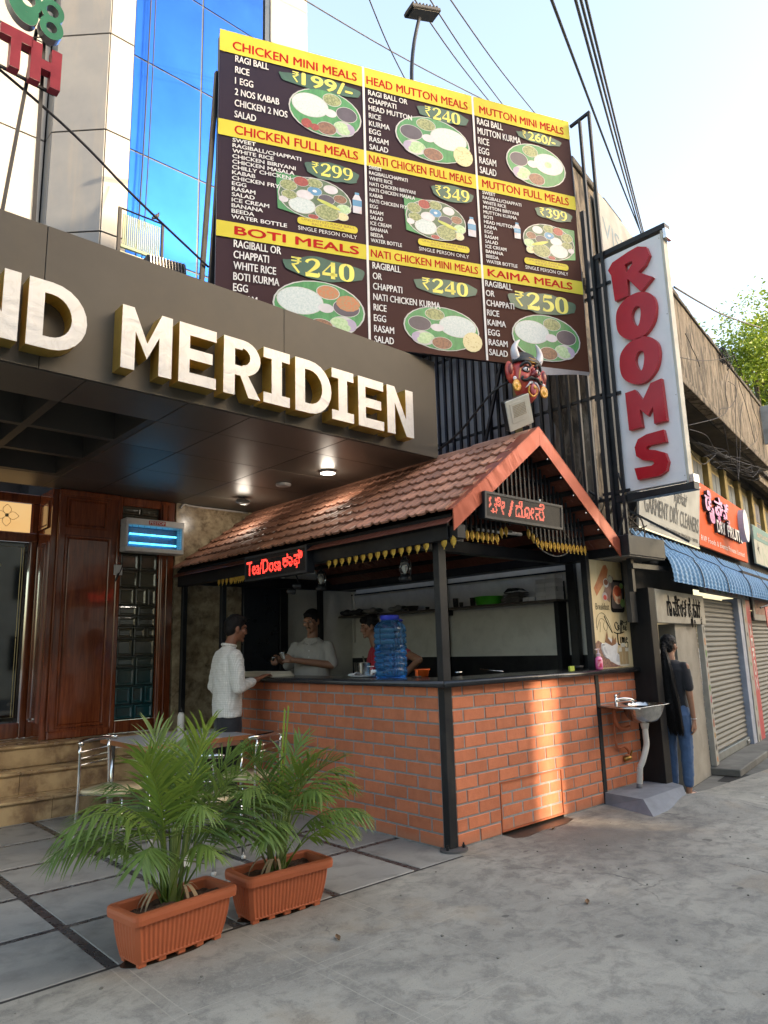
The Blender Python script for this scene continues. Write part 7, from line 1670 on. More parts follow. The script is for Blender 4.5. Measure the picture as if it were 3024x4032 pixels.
for k, (yy, lab) in enumerate(((7.22, 'rolled grey plastic bag on the shelf right of the dark bundles'), (7.75, 'pale crumpled bag on the shelf between dark bundles'), (8.05, 'dark crumpled bundle in the middle of the left shelf end'), (8.32, 'dark crumpled bundle at the left end of the shelf'))):
    tag(obj('bundle', MB().grid(lambda u, v, yy=yy, k=k: (6.80 + .07 * math.cos(2 * math.pi * v) * (1 + .2 * math.sin(7 * u + k)), yy + .26 * (u - .5), S_ + .05 + .045 * math.sin(2 * math.pi * v) * (.55 + .5 * math.sin(3.1 * u)) + .008 * math.sin(13 * u + 5 * v)), 14, 12), mat('bag_%d' % k, (.30, .29, .27) if k in (0, 1) else (.05, .05, .052), rough=.6, scale=30, bump=.4), None, True), lab, 'bundle')
# hurricane lanterns
def lantern(x, y, zt, lab):
    t = thing('hurricane_lantern', lab, 'lantern', (x, y, zt - .25), group='lanterns hanging under the left eave')
    M_ = Matrix.Translation((x, y, zt - .25))
    obj('base', MB().lathe([(.052, 0), (.056, .006), (.056, .035), (.035, .045), (.03, .06)], 18, M_), blk, t, True)
    N_ = MATS.get('lantern_glass')
    if not N_:
        g = NT('lantern_glass'); g.set(Base_Color=(.75, .75, .72), Roughness=.05, Transmission_Weight=.95, IOR=1.1); MATS['lantern_glass'] = N_ = g.m
    obj('glass', MB().lathe([(.030, .06), (.046, .09), (.048, .12), (.034, .155), (.026, .165)], 20, M_), N_, t, True)
    obj('bulb', MB().lathe([(.0, .145), (.018, .14), (.026, .118), (.022, .095), (.011, .078), (.011, .06)], 16, M_), mat('bulb_white', (.62, .62, .60), rough=.25) if 'bulb_white' not in MATS else MATS['bulb_white'], t, True)
    obj('hood', MB().lathe([(.028, .166), (.036, .172), (.030, .19), (.018, .195), (.018, .21), (.026, .213), (0, .222)], 18, M_), blk, t, True)
    for s_ in (-1, 1): obj('side_tube', MB().tube(cat([(x + .01, y + s_ * .045, zt - .225), (x + .01, y + s_ * .066, zt - .17), (x + .01, y + s_ * .062, zt - .09), (x + .01, y + s_ * .025, zt - .05)], 4), .005, 6), blk, t, True)
    obj('bail', MB().tube(cat([(x, y - .06, zt - .08), (x, y - .03, zt - .01), (x, y, zt + .02), (x, y + .03, zt - .01), (x, y + .06, zt - .08)], 4), .002, 5), blk, t)
lantern(4.35, 4.52, 2.33, 'black hurricane lantern with a white bulb hanging near the corner post'); lantern(4.35, 5.74, 2.34, 'black hurricane lantern with a white bulb hanging right below the Tea/Dosa sign')
cc = thing('security_camera', 'two small dark cameras clipped below the Tea/Dosa sign beside a lantern', 'camera', (4.3, 6.0, 2.2))
for k, yy in enumerate((5.95, 6.05)): obj('camera_body', MB().lathe([(.028, 0), (.03, .01), (.026, .07), (.012, .085)], 12, fr((4.25, yy, 2.15 - .05 * k), (0, 0, 1), (.3, 1, 0), (-1, .3, 0))), mat('dark_cam', (.03, .03, .032), rough=.3) if k == 0 else MATS['dark_cam'], cc, True)
obj('mount', MB().bar((4.25, 5.98, 2.18), (4.16, 5.95, 2.33), .012), blk, cc)

# ================================================================ STEEL SINK
sk = thing('steel_sink', 'stainless steel wash basin with a chrome tap on a white drain hose', 'sink', (6.7, 3.72, .105))
def sinkf(u, v):
    # plate in x: 6.31..7.0, y: 3.93..3.50 ; bowl towards the right
    x = 6.31 + .70 * u; y = 3.925 - .44 * v
    k = ((x - 6.76) / .215) ** 2 + ((y - 3.70) / .185) ** 2
    h = .895 - (.18 * (1 - k ** 1.6) ** .5 if k < 1 else 0)
    return x, y, h
pts_ = MB(); nu, nv = 40, 28
def inpl(u, v):
    x, y, h = sinkf(u, v)
    cx, cy = 6.31 + .70 - .17, 3.485 + .17
    if x > cx and y < cy:
        d = math.hypot(x - cx, y - cy)
        if d > .17:
            s_ = .17 / d; x, y = cx + (x - cx) * s_, cy + (y - cy) * s_
    return x, y, h
pts_.grid(inpl, nu, nv); so = obj('basin', pts_, steel, sk, True)
md = so.modifiers.new('Solidify', 'SOLIDIFY'); md.thickness = .004
ed = [inpl(0, 1)] + [inpl(i / 30, 1) for i in range(31)] + [inpl(1, 1 - i / 30) for i in range(31)]
obj('rolled_rim', MB().tube([(6.31, 3.92, .889)] + [(a, b, .889) for a, b, c in ed], .010, 8), steel, sk, True)
tb2 = obj('tap', MB().tube([(6.52, 3.85, .895), (6.52, 3.85, .975)], [.020, .016], 12), chrome, sk, True)
obj('spout', MB().tube(cat([(6.52, 3.85, .945), (6.58, 3.81, .955), (6.65, 3.765, .945), (6.68, 3.75, .925)], 4), [.014] * 12 + [.011], 10), chrome, tb2, True)
obj('lever', MB().bar((6.52, 3.85, .985), (6.585, 3.83, 1.01), .010), chrome, tb2); obj('tap_head', MB().lathe([(.017, .97), (.019, .985), (.012, .998), (0, 1.0)], 12, Matrix.Translation((6.52, 3.85, 0))), chrome, tb2, True)
pvc = MATS['white_pvc']
hp = cat([(6.76, 3.70, .72), (6.76, 3.70, .60), (6.775, 3.71, .50), (6.735, 3.74, .36), (6.715, 3.765, .30)], 8)
obj('drain_collar', MB().tube([(6.76, 3.70, .735), (6.76, 3.70, .70), (6.76, 3.70, .66)], [.045, .04, .032], 14), pvc, sk, True)
obj('drain_hose', MB().tube(hp, .028, 14), pvc, sk, True)
rib = [(6.715 - .0 * i, 3.765 + .02 * i / 24, .30 - i * .0065) for i in range(25)]
obj('ribbed_hose', MB().tube(rib, [.031 if i % 2 else .025 for i in range(25)], 14), pvc, sk, True)
obj('hose_end', MB().tube([(6.715, 3.785, .148), (6.712, 3.79, .10)], .027, 14), mat('grey_pvc', (.16, .16, .17), rough=.5), sk, True)
obj('supply_pipe', MB().tube(cat([(6.50, 3.87, .86), (6.50, 3.85, .72), (6.60, 3.84, .665), (6.72, 3.84, .67)], 6), .020, 10), hm, sk, True)
obj('supply_hose', MB().tube(cat([(6.53, 3.89, .75), (6.52, 3.89, .58), (6.55, 3.89, .49), (6.66, 3.89, .49), (6.735, 3.89, .45), (6.75, 3.89, .41)], 6), .013, 8), hm, sk, True)
vl = obj('valve', MB().tube([(6.70, 3.925, .36), (6.755, 3.87, .375)], [.028, .02], 10), mat('brass', (.40, .24, .07), rough=.35, metal=.9), sk, True); obj('valve_handle', MB().bar((6.745, 3.87, .40), (6.78, 3.87, .44), .014), MATS['brass'], vl)

# ================================================================ TABLE AND CHAIRS
tb_ = thing('cafe_table', 'steel-legged cafe table with a white laminate top and a wood-coloured edge', 'table', (3.18, 6.42, 0))
obj('table_top', MB().box(2.662, 3.708, 5.972, 6.888, .722, .7505, .002), mat('white_laminate', (.60, .61, .63), rough=.25, coat=.3), tb_)
wed = mat('wood_edge_band', (.34, .13, .05), rough=.45)
for a in ((2.650, 2.661, 5.960, 6.90), (3.709, 3.72, 5.960, 6.90), (2.662, 3.708, 5.960, 5.971), (2.662, 3.708, 6.889, 6.90)): obj('edge_band', MB().box(a[0], a[1], a[2], a[3], .712, .7508), wed, tb_)
for x in (2.74, 3.64):
    for y in (6.05, 6.82): obj('leg', MB().tube([(x, y, .71), (x, y, 0)], .019, 10), chrome, tb_, True)
obj('apron_rail', MB().box(2.74, 3.64, 6.04, 6.06, .66, .70), chrome, tb_); obj('apron_rail', MB().box(2.74, 3.64, 6.81, 6.83, .66, .70), chrome, tb_)
beige = mat('beige_seat', (.52, .44, .27), (.46, .38, .23), rough=.4, coat=.3)
def chair(x, y, rz, lab, backh=.83):
    t = thing('steel_chair', lab, 'chair', (x, y, 0), rz, 'steel chairs around the cafe table')
    g = lambda n, mb, m: (lambda o: (setattr(o, 'matrix_parent_inverse', I4), o)[1])(obj(n, mb, m, t, True))
    for sx in (-.19, .19):
        g('leg', MB().tube(cat([(sx * 1.1, .215, 0), (sx * 1.06, .20, .45), (sx, .21, backh - .02)], 4), .0125, 10), chrome)
        g('leg', MB().tube([(sx * 1.1, -.20, 0), (sx * 1.02, -.175, .44)], .0125, 10), chrome)
        for zz_, y_ in ((0, .215), (0, -.20)): g('foot_cap', MB().lathe([(.017, 0), (.017, .02), (.013, .024)], 10, Matrix.Translation((sx * 1.1, y_, 0))), pvc)
    g('top_rail', MB().tube(cat([(-.235, .16, backh), (-.20, .205, backh + .004), (0, .235, backh + .008), (.20, .205, backh + .004), (.235, .16, backh)], 6), .018, 12), chrome)
    for k in range(3): g('back_rod', MB().tube([(-.19, .21, backh - .07 - .05 * k), (.19, .21, backh - .07 - .05 * k)], .006, 8), chrome)
    g('seat', MB().prism([(p.x, p.y) for p in cat([(-.21, -.19, 0), (-.1, -.225, 0), (.1, -.225, 0), (.21, -.19, 0), (.22, 0, 0), (.2, .18, 0), (0, .20, 0), (-.2, .18, 0), (-.22, 0, 0)], 4, True)], .452, .476), beige)
    g('seat_frame', MB().tube([(-.2, -.17, .445), (.2, -.17, .445), (.2, .19, .445), (-.2, .19, .445)], .009, 8, closed=True), chrome)
    g('stretcher', MB().tube([(-.205, -.19, .2), (.205, -.19, .2)], .008, 8), chrome)
    return t
chair(2.42, 5.93, R(35), 'steel chair with a cream seat standing left of the white table')
chair(3.45, 5.62, R(205), 'steel chair with a cream seat behind the palms on the near right of the table', .80)
chair(2.72, 5.02, R(120), 'steel chair with a cream seat nearest the camera, hidden among palm leaves', .78)
bt2 = thing('white_bottle', 'tall white bottle with a black pump cap standing on the back edge of the table', 'bottle', (3.40, 6.84, .751))
obj('body', MB().lathe([(.030, 0), (.034, .004), (.034, .14), (.027, .165), (.014, .178)], 20, Matrix.Translation((3.43, 6.86, .751))), mat('bottle_white', (.62, .60, .55), rough=.35), bt2, True)
obj('cap', MB().lathe([(.016, .178), (.016, .20), (.006, .202), (.006, .222), (.010, .224), (0, .226)], 14, Matrix.Translation((3.43, 6.86, .751))), rubber, bt2, True)

# ================================================================ PLANTERS AND PALMS
N = NT('terracotta_plastic'); N.set(Base_Color=N.mix(N.noise(4, 4), (.47, .125, .048), (.42, .105, .040)), Roughness=.55); N.bump(N.noise(120, 3), .2, .002)
tcp = N.m
soil = mat('potting_soil', (.055, .028, .015), (.11, .058, .03), rough=.95, scale=40, bump=1, bscale=80, bdist=.012)
def planter(cx, cy, rz, L, lab, dirt):
    t = thing('planter', lab, 'planter', (cx, cy, 0), rz, 'long terracotta-coloured planters in front of the stall')
    def g(n, mb, m, sm_=False):
        o = obj(n, mb, m, t, sm_); o.matrix_parent_inverse = I4; return o
    H, wb, wt = .262, .085, .125; Lb, Lt = L / 2 - .065, L / 2 - .025
    def loop(z_, bulge=True, off=0.0, inner=False):
        k = z_ / H; k2 = math.sin(k * math.pi / 2) ** .8
        a = Lb + (Lt - Lb) * k2 + off; b = wb + (wt - wb) * k2 + off
        r_ = .02; out = []
        n = 20
        for (x0, y0, x1, y1, nx_, ny_, fl_) in ((-a + r_, -b, a - r_, -b, 0, -1, n), (a, -b + r_, a, b - r_, 1, 0, 7), (a - r_, b, -a + r_, b, 0, 1, n), (-a, b - r_, -a, -b + r_, -1, 0, 7)):
            m_ = fl_ * 4
            for i in range(m_ + 1):
                u = i / m_; gr2 = 0 if inner else (.0045 if (i // 2) % 2 else 0) * (1 if .12 < k < .9 else 0)
                out.append((x0 + (x1 - x0) * u - nx_ * gr2, y0 + (y1 - y0) * u - ny_ * gr2, z_))
        return out
    levels = [.022, .03, .034, .08, .13, .18, .215, .235]
    vs = []; n = None
    for z_ in levels: l_ = loop(z_); n = len(l_); vs += l_
    fs = [(r_ * n + i, r_ * n + (i + 1) % n, (r_ + 1) * n + (i + 1) % n, (r_ + 1) * n + i) for r_ in range(len(levels) - 1) for i in range(n)] + [tuple(range(n - 1, -1, -1))]
    g('body', MB().add(vs, fs), tcp)
    a, b = L / 2, .15
    prof = [(-.028, .205), (-.004, .212), (.0, .238), (-.002, .256), (-.012, .262), (-.034, .262), (-.042, .255), (-.046, .20)]
    vs = []
    for d, z_ in prof:
        vs += [(-a - d * 0 + (-d) * -1 * -1 * -1 * 0 + (-d), 0, 0)] * 0
        x_, y_ = a + d, b + d; r_ = .018 + max(0, d + .02)
        vs += [(px2, py2, z_) for px2, py2 in rrect(-x_, -y_, x_, y_, r_)]
    n = 20; fs = [(r_ * n + i, r_ * n + (i + 1) % n, (r_ + 1) * n + (i + 1) % n, (r_ + 1) * n + i) for r_ in range(len(prof) - 1) for i in range(n)]
    g('rim', MB().add(vs, fs), tcp)
    g('soil', MB().grid(lambda u, v: ((u - .5) * (L - .09), (v - .5) * .215, .222 + .018 * math.sin(9 * u + 3 * v) * math.sin(7 * v + cx) + random.uniform(-.004, .004)), 26, 10), soil, True)
    for s_ in (-1, 1):
        for k in range(5):
            x = (k - 2) * (L - .18) / 4; g('foot', MB().box(x - .022, x + .022, s_ * .07 - .014, s_ * .07 + .014, 0, .026, .003), tcp)
    sa = MB().prism([(p.x, p.y) for p in cat([((L / 2 - .02 + random.uniform(-.03, .035)) * math.cos(q) * (1.0), (.10 + random.uniform(-.012, .012)) * math.sin(q), 0) for q in [2 * math.pi * i / 14 for i in range(14)]], 4, True)], .0015, .003)
    g('water_stain', sa, mat('wet_stain', (.035, .028, .020), rough=.25) if 'wet_stain' not in MATS else MATS['wet_stain'])
    return t
planter(1.875, 3.775, R(6.5), .62, 'left terracotta-coloured planter nearest the camera', 0)
planter(2.575, 3.83, R(-1.5), .60, 'right terracotta-coloured planter closer to the brick counter', 1)

lg1 = leafmat('palm_green', (.13, .195, .035), (.18, .26, .05), (.095, .165, .04)); lg2 = leafmat('palm_yellow_green', (.17, .26, .035), (.24, .33, .05), (.14, .225, .04)); dry = mat('dry_frond', (.34, .25, .14), (.24, .15, .08), rough=.8)
stemm = mat('palm_stem', (.14, .19, .045), (.10, .14, .035), rough=.5)
def frond(mb, base, az, lean, L, droop, rd_, nl=26, wl=.0145, ll=.26, start=.34, twist=0):
    """stem leaves the pot, arches over; paired blades along its outer part"""
    d = Vector((math.cos(az), math.sin(az), 0)); P = []; n = 22; p = Vector(base); ang = lean
    for i in range(n + 1):
        P.append(p.copy()); t_ = i / n
        ang = lean + droop * t_ ** 1.9
        p = p + (d * math.sin(ang) + Vector((0, 0, 1)) * math.cos(ang)) * (L / n)
    mb.tube(P, [.0055 * (1 - .75 * i / n) + .0008 for i in range(n + 1)], 6)
    side = Vector((-d.y, d.x, 0)); lst = []
    for k in range(nl):
        t_ = start + (1 - start) * (k + .5) / nl; f_ = t_ * n; i = min(int(f_), n - 1); q = P[i].lerp(P[i + 1], f_ - i)
        tan = (P[i + 1] - P[i]).normalized(); up = side.cross(tan).normalized(); up = -up if up.z < 0 and ang < 1.5 else up
        u = (t_ - start) / (1 - start)
        Lk = ll * (.45 + .75 * math.sin(math.pi * (u * .86 + .09)) ** .8) * rd_.uniform(.85, 1.1)
        for s_ in (-1, 1):
            a = R(64 - 44 * u + rd_.uniform(-8, 8)); lift = R(rd_.uniform(8, 30))
            dirn = (tan * math.cos(a) + side * s_ * math.sin(a)).normalized(); dirn = (dirn * math.cos(lift) + up * math.sin(lift)).normalized()
            drp = rd_.uniform(.25, .75); m = 6; pts = []; w_ = wl * rd_.uniform(.8, 1.15)
            c = q.copy(); dd = dirn.copy()
            for j in range(m + 1):
                pts.append(c.copy()); dd = (dd + Vector((0, 0, -drp * .075 * (1 + j * .65)))).normalized(); c = c + dd * (Lk / m)
            vs = []; wp = (.25, .85, 1, .92, .72, .42, .03)
            for j, pp_ in enumerate(pts):
                tj = (pts[min(j + 1, m)] - pts[max(j - 1, 0)]).normalized(); sv = tj.cross(up).normalized(); nv_ = sv.cross(tj)
                vs += [pp_ + sv * w_ * .5 * wp[j] + nv_ * w_ * .16 * wp[j], pp_, pp_ - sv * w_ * .5 * wp[j] + nv_ * w_ * .16 * wp[j]]
            mb.add(vs, [(3 * j + e, 3 * j + e + 1, 3 * j + 4 + e, 3 * j + 3 + e) for j in range(m) for e in (0, 1)])
    return P
def palm(cx, cy, lab, seed, specs, spear):
    rd_ = random.Random(seed); t = thing('areca_palm', lab, 'palm', (cx, cy, .2), group='palms in the planters')
    for k, (az, lean, L, dr, ll, yl) in enumerate(specs):
        b = Vector((cx + rd_.uniform(-.05, .05), cy + rd_.uniform(-.03, .03), .20)); mb = MB()
        frond(mb, b, R(az), R(lean), L * .91, R(dr), rd_, nl=rd_.randint(20, 25), ll=ll * .86, start=.46)
        obj('frond', mb, lg2 if yl else lg1, t, True)
    for k in range(9):
        a = rd_.uniform(0, 6.28); x, y = cx + .04 * math.cos(a), cy + .028 * math.sin(a)
        obj('cane', MB().tube(cat([(x, y, .19), (x + .02 * math.cos(a), y + .02 * math.sin(a), .40), (x + .05 * math.cos(a), y + .05 * math.sin(a), .62)], 4), [.012, .011, .011, .010, .010, .009, .009, .008, .007], 8), stemm, t, True)
    for k in range(2):
        a = rd_.uniform(0, 6.28); o_ = Vector((cx + .06 * math.cos(a), cy + .04 * math.sin(a), .24)); mb = MB()
        for q in range(4):
            b2 = a + rd_.uniform(-.8, .8); pts = cat([o_, o_ + Vector((.04 * math.cos(b2), .04 * math.sin(b2), .07)), o_ + Vector((.10 * math.cos(b2), .09 * math.sin(b2), .02)), o_ + Vector((.12 * math.cos(b2), .10 * math.sin(b2), -.03))], 3)
            vs = [];
            for j, p in enumerate(pts): w_ = .008 * math.sin(math.pi * (j + .4) / (len(pts) + .2)); vs += [p + Vector((-math.sin(b2), math.cos(b2), 0)) * w_, p - Vector((-math.sin(b2), math.cos(b2), 0)) * w_]
            mb.add(vs, [(2 * j, 2 * j + 1, 2 * j + 3, 2 * j + 2) for j in range(len(pts) - 1)])
        obj('dry_leaf', mb, dry, t)
    if spear:
        for dx in (0, .014): obj('spear_leaf', MB().add([(cx + dx, cy, .5), (cx + dx + .012, cy, .5), (cx + dx + .045 + dx, cy - .01, 1.16 + dx), (cx + dx + .057 + dx, cy - .01, 1.14 + dx), (cx + dx + .012, cy + .008, .5), (cx + dx + .057 + dx, cy - .002, 1.15)], [(0, 1, 3, 2), (1, 4, 5, 3)]), lg2, t)
    return t
# az, lean at the foot, length, droop, blade length, yellow-green?
A = [(-135, 6, 1.00, 62, .25, 1), (-50, 10, 1.00, 70, .25, 0), (10, 8, .98, 72, .26, 0), (60, 10, 1.02, 66, .25, 0), (120, 9, .88, 80, .23, 0), (180, 12, .92, 92, .24, 0), (-160, 20, 1.05, 98, .25, 0), (-100, 14, .95, 92, .23, 0),
     (-20, 20, .95, 96, .25, 0), (35, 22, .98, 96, .24, 0), (150, 24, .82, 96, .22, 0), (-170, 30, .92, 88, .22, 0), (-75, 4, 1.02, 30, .25, 1), (95, 4, 1.0, 36, .25, 0), (-125, 28, .85, 96, .22, 0), (-40, 30, .88, 92, .23, 0), (5, 34, .86, 92, .22, 0), (80, 26, .85, 96, .22, 1), (-145, 3, .90, 40, .24, 1), (20, 3, .9, 36, .22, 1), (-90, 26, .72, 84, .20, 0), (135, 30, .8, 84, .20, 0)]
palm(1.87, 3.80, 'bushy areca palm growing in the left planter', 3, A, False)
B = [(-45, 8, .88, 72, .22, 0), (-10, 12, .88, 86, .22, 0), (40, 14, .9, 88, .23, 0), (100, 12, .90, 84, .22, 0), (160, 12, .95, 84, .23, 0), (-150, 14, .92, 90, .22, 0), (-95, 16, .88, 88, .21, 0), (-60, 28, .85, 96, .2, 0), (0, 24, .92, 96, .22, 1),
     (65, 24, .85, 92, .21, 0), (135, 22, .85, 92, .21, 0), (-125, 30, .75, 86, .2, 0), (-25, 32, .72, 86, .19, 0), (-80, 6, .86, 60, .22, 1), (-170, 5, .88, 50, .21, 0), (25, 5, .90, 56, .22, 0), (-40, 36, .6, 80, .18, 1), (170, 34, .72, 78, .18, 0)]
palm(2.56, 3.84, 'smaller areca palm with a pale upright spear leaf in the right planter', 5, B, True)
tag(obj('paper_tag', MB().grid(lambda u, v: (1.90 + .035 * u, 3.72 + .005 * math.sin(4 * v), .40 + .055 * v + .006 * math.sin(5 * u)), 4, 4), paperw, None, True), 'torn white paper tag stuck on the stems of the left palm', 'tag')
# ================================================================ PEOPLE
def caps(mb, a, ra, b, rb, seg=12, sy=1.0):
    a, b = Vector(a), Vector(b); d = b - a; L = d.length; d.normalize()
    up = Vector((0, 0, 1)) if abs(d.z) < .95 else Vector((1, 0, 0)); x = up.cross(d).normalized(); y = d.cross(x)
    pr = [(ra * math.sin(R(t)), -ra * math.cos(R(t))) for t in (0, 25, 50, 75)] + [(ra, 0), (rb, L)] + [(rb * math.cos(R(t)), L + rb * math.sin(R(t))) for t in (15, 40, 65, 90)]
    mb.lathe(pr, seg, fr(a, x, y, d), 1, sy)
def chain(mb, pts):
    for (a, ra), (b, rb) in zip(pts, pts[1:]): caps(mb, a, ra, b, rb)
def fuse(name, mb, m, parent, vox, it=3, disp=None, label=None):
    me = mb.mesh(name); me.materials.append(m); fixn(me)
    o = bpy.data.objects.new('tmp', me); COL.objects.link(o)
    r_ = o.modifiers.new('r', 'REMESH'); r_.mode = 'VOXEL'; r_.voxel_size = vox; r_.use_smooth_shade = True
    s_ = o.modifiers.new('s', 'SMOOTH'); s_.factor = .5; s_.iterations = it
    if disp:
        tx = bpy.data.textures.new('folds', 'CLOUDS'); tx.noise_scale = disp[1]; tx.noise_depth = 2
        d_ = o.modifiers.new('d', 'DISPLACE'); d_.texture = tx; d_.strength = disp[0]; d_.mid_level = .5; d_.texture_coords = 'GLOBAL'
    dg = bpy.context.evaluated_depsgraph_get(); dg.update()
    me2 = bpy.data.meshes.new_from_object(o.evaluated_get(dg), depsgraph=dg); me2.name = name
    bpy.data.objects.remove(o); bpy.data.meshes.remove(me)
    if not me2.materials: me2.materials.append(m)
    n_ = obj(name, me2, None, parent); 
    if label: n_['label'] = label
    return n_
def skin_mat(name, c):
    N = NT(name); f = N.noise(30, 4, .6)
    N.set(Base_Color=N.mix(f, c, tuple(x * .8 for x in c)), Roughness=.5, Subsurface_Weight=.08, Subsurface_Scale=.01); N.bump(N.noise(200, 2), .08, .001); return N.m
skin1 = skin_mat('skin_dark_brown', (.27, .11, .058)); skin2 = skin_mat('skin_brown', (.34, .165, .095)); skin3 = skin_mat('skin_light_brown', (.34, .165, .095))
hair = NT('black_hair'); hn_ = hair.noise(60, 4, .6, (6, 6, .5)); hair.set(Base_Color=(.006, .005, .005), Roughness=.6, Specular_IOR_Level=.25); hair.bump(hn_, .6, .006); hair = hair.m
def head(mb, c, f, s_=1.0, tilt=0.0, neck=None, male=True):
    """c: middle of the head; f: facing direction (unit, horizontal); tilt>0 looks down"""
    c = Vector(c); f = Vector(f).normalized(); rt = f.cross(Vector((0, 0, 1))).normalized(); up = Vector((0, 0, 1))
    ff = (f * math.cos(tilt) - up * math.sin(tilt)).normalized(); uu = rt.cross(ff).normalized()
    M_ = fr(c, rt * s_, ff * s_, uu * s_)
    E_ = lambda p, r_: mb.ell(p, r_, M_, 20, 14)
    E_((0, -.012, .028), (.074, .092, .088)); E_((0, .012, -.03), (.062, .072, .075)); E_((0, .035, -.078), (.040, .042, .034)); E_((0, .01, -.06), (.055, .06, .05))
    E_((0, .078, .035), (.05, .016, .018)); E_((0, .088, -.008), (.014, .024, .030)); E_((0, .098, -.026), (.018, .018, .013))
    for q in (-1, 1):
        E_((q * .042, .066, -.012), (.024, .018, .022)); E_((q * .077, -.008, -.006), (.010, .020, .032)); E_((q * .074, .002, -.028), (.008, .012, .014))
        E_((q * .030, .080, .030), (.022, .010, .007))
    E_((0, .084, -.054), (.026, .012, .007)); E_((0, .082, -.064), (.022, .012, .008)); E_((0, .078, -.094), (.020, .018, .018))
    if neck: caps(mb, M_ @ Vector((0, -.012, -.05)), .052 * s_, neck, .058 * s_)
    return M_
def face_bits(t, M_, down=True):
    ey = mat('eye_white', (.45, .42, .38), rough=.2) if 'eye_white' not in MATS else MATS['eye_white']; ir = MATS['eye_dark'] if 'eye_dark' in MATS else mat('eye_dark', (.012, .008, .006), rough=.15)
    for q in (-1, 1):
        obj('eye', MB().ell((q * .031, .0735, .012), (.0125, .009, .0042 if down else .007), M_, 12, 8), ey, t, True)
        obj('iris', MB().ell((q * .031, .0815, .010), (.0058, .0035, .0052), M_, 10, 6), ir, t, True)
        obj('brow', MB().tube([M_ @ Vector(p) for p in ((q * .012, .092, .030), (q * .032, .087, .037), (q * .052, .072, .031))], [.003, .0042, .002], 6), hair, t, True)
def hairdo(t, M_, kind='short', name='hair'):
    mb = MB()
    mb.ell((0, -.024, .046), (.083, .098, .086), M_, 20, 14); mb.ell((0, -.055, .0), (.076, .062, .078), M_, 18, 12)
    if kind == 'quiff': mb.ell((0, .040, .098), (.062, .052, .034), M_, 16, 10); mb.ell((0, -.01, .112), (.068, .075, .030), M_, 16, 10)
    if kind == 'short': mb.ell((0, .035, .085), (.062, .045, .030), M_, 16, 10)
    if kind == 'boy': mb.ell((0, .045, .085), (.068, .055, .045), M_, 16, 10); mb.ell((0, -.03, .10), (.078, .085, .045), M_, 16, 10)
    for q in (-1, 1): mb.ell((q * .072, .012, .018), (.010, .018, .030), M_, 10, 8)
    o = fuse(name, mb, hair, t, .006, 2, (.006, .012)); return o
def hand(mb, wrist, pdir, pnorm, curl=.5, s_=1.0, thumb=1, spread=.1):
    """palm from the wrist along pdir, back of the hand towards pnorm; five separate fingers"""
    w_ = Vector(wrist); d = Vector(pdir).normalized(); nrm = Vector(pnorm); nrm = (nrm - d * nrm.dot(d)).normalized(); sd_ = d.cross(nrm) * thumb
    for k, o_ in enumerate((-.028, -.009, .010, .027)):
        caps(mb, w_ + sd_ * o_ * .6 * s_, .0150 * s_, w_ + d * .085 * s_ + sd_ * o_ * s_, .0125 * s_)
    caps(mb, w_ + d * .02 * s_, .020 * s_, w_ + d * .07 * s_, .0165 * s_)
    for k, (o_, L) in enumerate(((.029, .072), (.010, .080), (-.010, .074), (-.029, .058))):
        p = w_ + d * .088 * s_ + sd_ * o_ * s_; dd = (d + sd_ * o_ * 3 * spread).normalized(); a = 0; r_ = .0088 * s_
        for j, f_ in enumerate((.45, .32, .26)):
            a = curl * (j + .6) * (.85 + .1 * k)
            q = p + (dd * math.cos(a) - nrm * math.sin(a)) * L * f_ * s_; caps(mb, p, r_, q, r_ * .92, 10); p = q; r_ *= .94
    p = w_ + d * .022 * s_ + sd_ * .026 * s_; r_ = .0115 * s_
    for L, a in ((.036, .55), (.030, .35), (.026, .1)):
        q = p + (d * math.cos(a) + sd_ * math.sin(a) - nrm * curl * .35).normalized() * L * s_; caps(mb, p, r_, q, r_ * .9, 10); p = q; r_ *= .93
def cloth(name, c1, c2=None, check=None, rough=.85):
    N = NT(name)
    if check:
        p_ = N.n('ShaderNodeSeparateXYZ'); N.l(N.pos(), p_.inputs[0])
        u_ = N.math('ADD', N.math('MULTIPLY', p_.outputs[0], check[1]), N.math('MULTIPLY', p_.outputs[1], check[2]))
        wv = [N.math('GREATER_THAN', N.math('SINE', N.math('MULTIPLY', q, 2 * math.pi / check[0])), .25) for q in (u_, N.math('ADD', p_.outputs[2], N.math('MULTIPLY', N.noise(3, 2), .03)))]
        col = N.mix(N.math('MULTIPLY', wv[0], .5), c1, c2); col = N.mix(N.math('MULTIPLY', wv[1], .5), col, c2)
    else: col = N.mix(N.noise(5, 5), c1, c2 or tuple(x * .75 for x in c1))
    N.set(Base_Color=col, Roughness=rough, Sheen_Weight=.15); N.bump(N.math('ADD', N.noise(9, 4, .55, (1, 1, .6)), N.math('MULTIPLY', N.noise(350, 2), .08)), .55, .012); return N.m
V = Vector
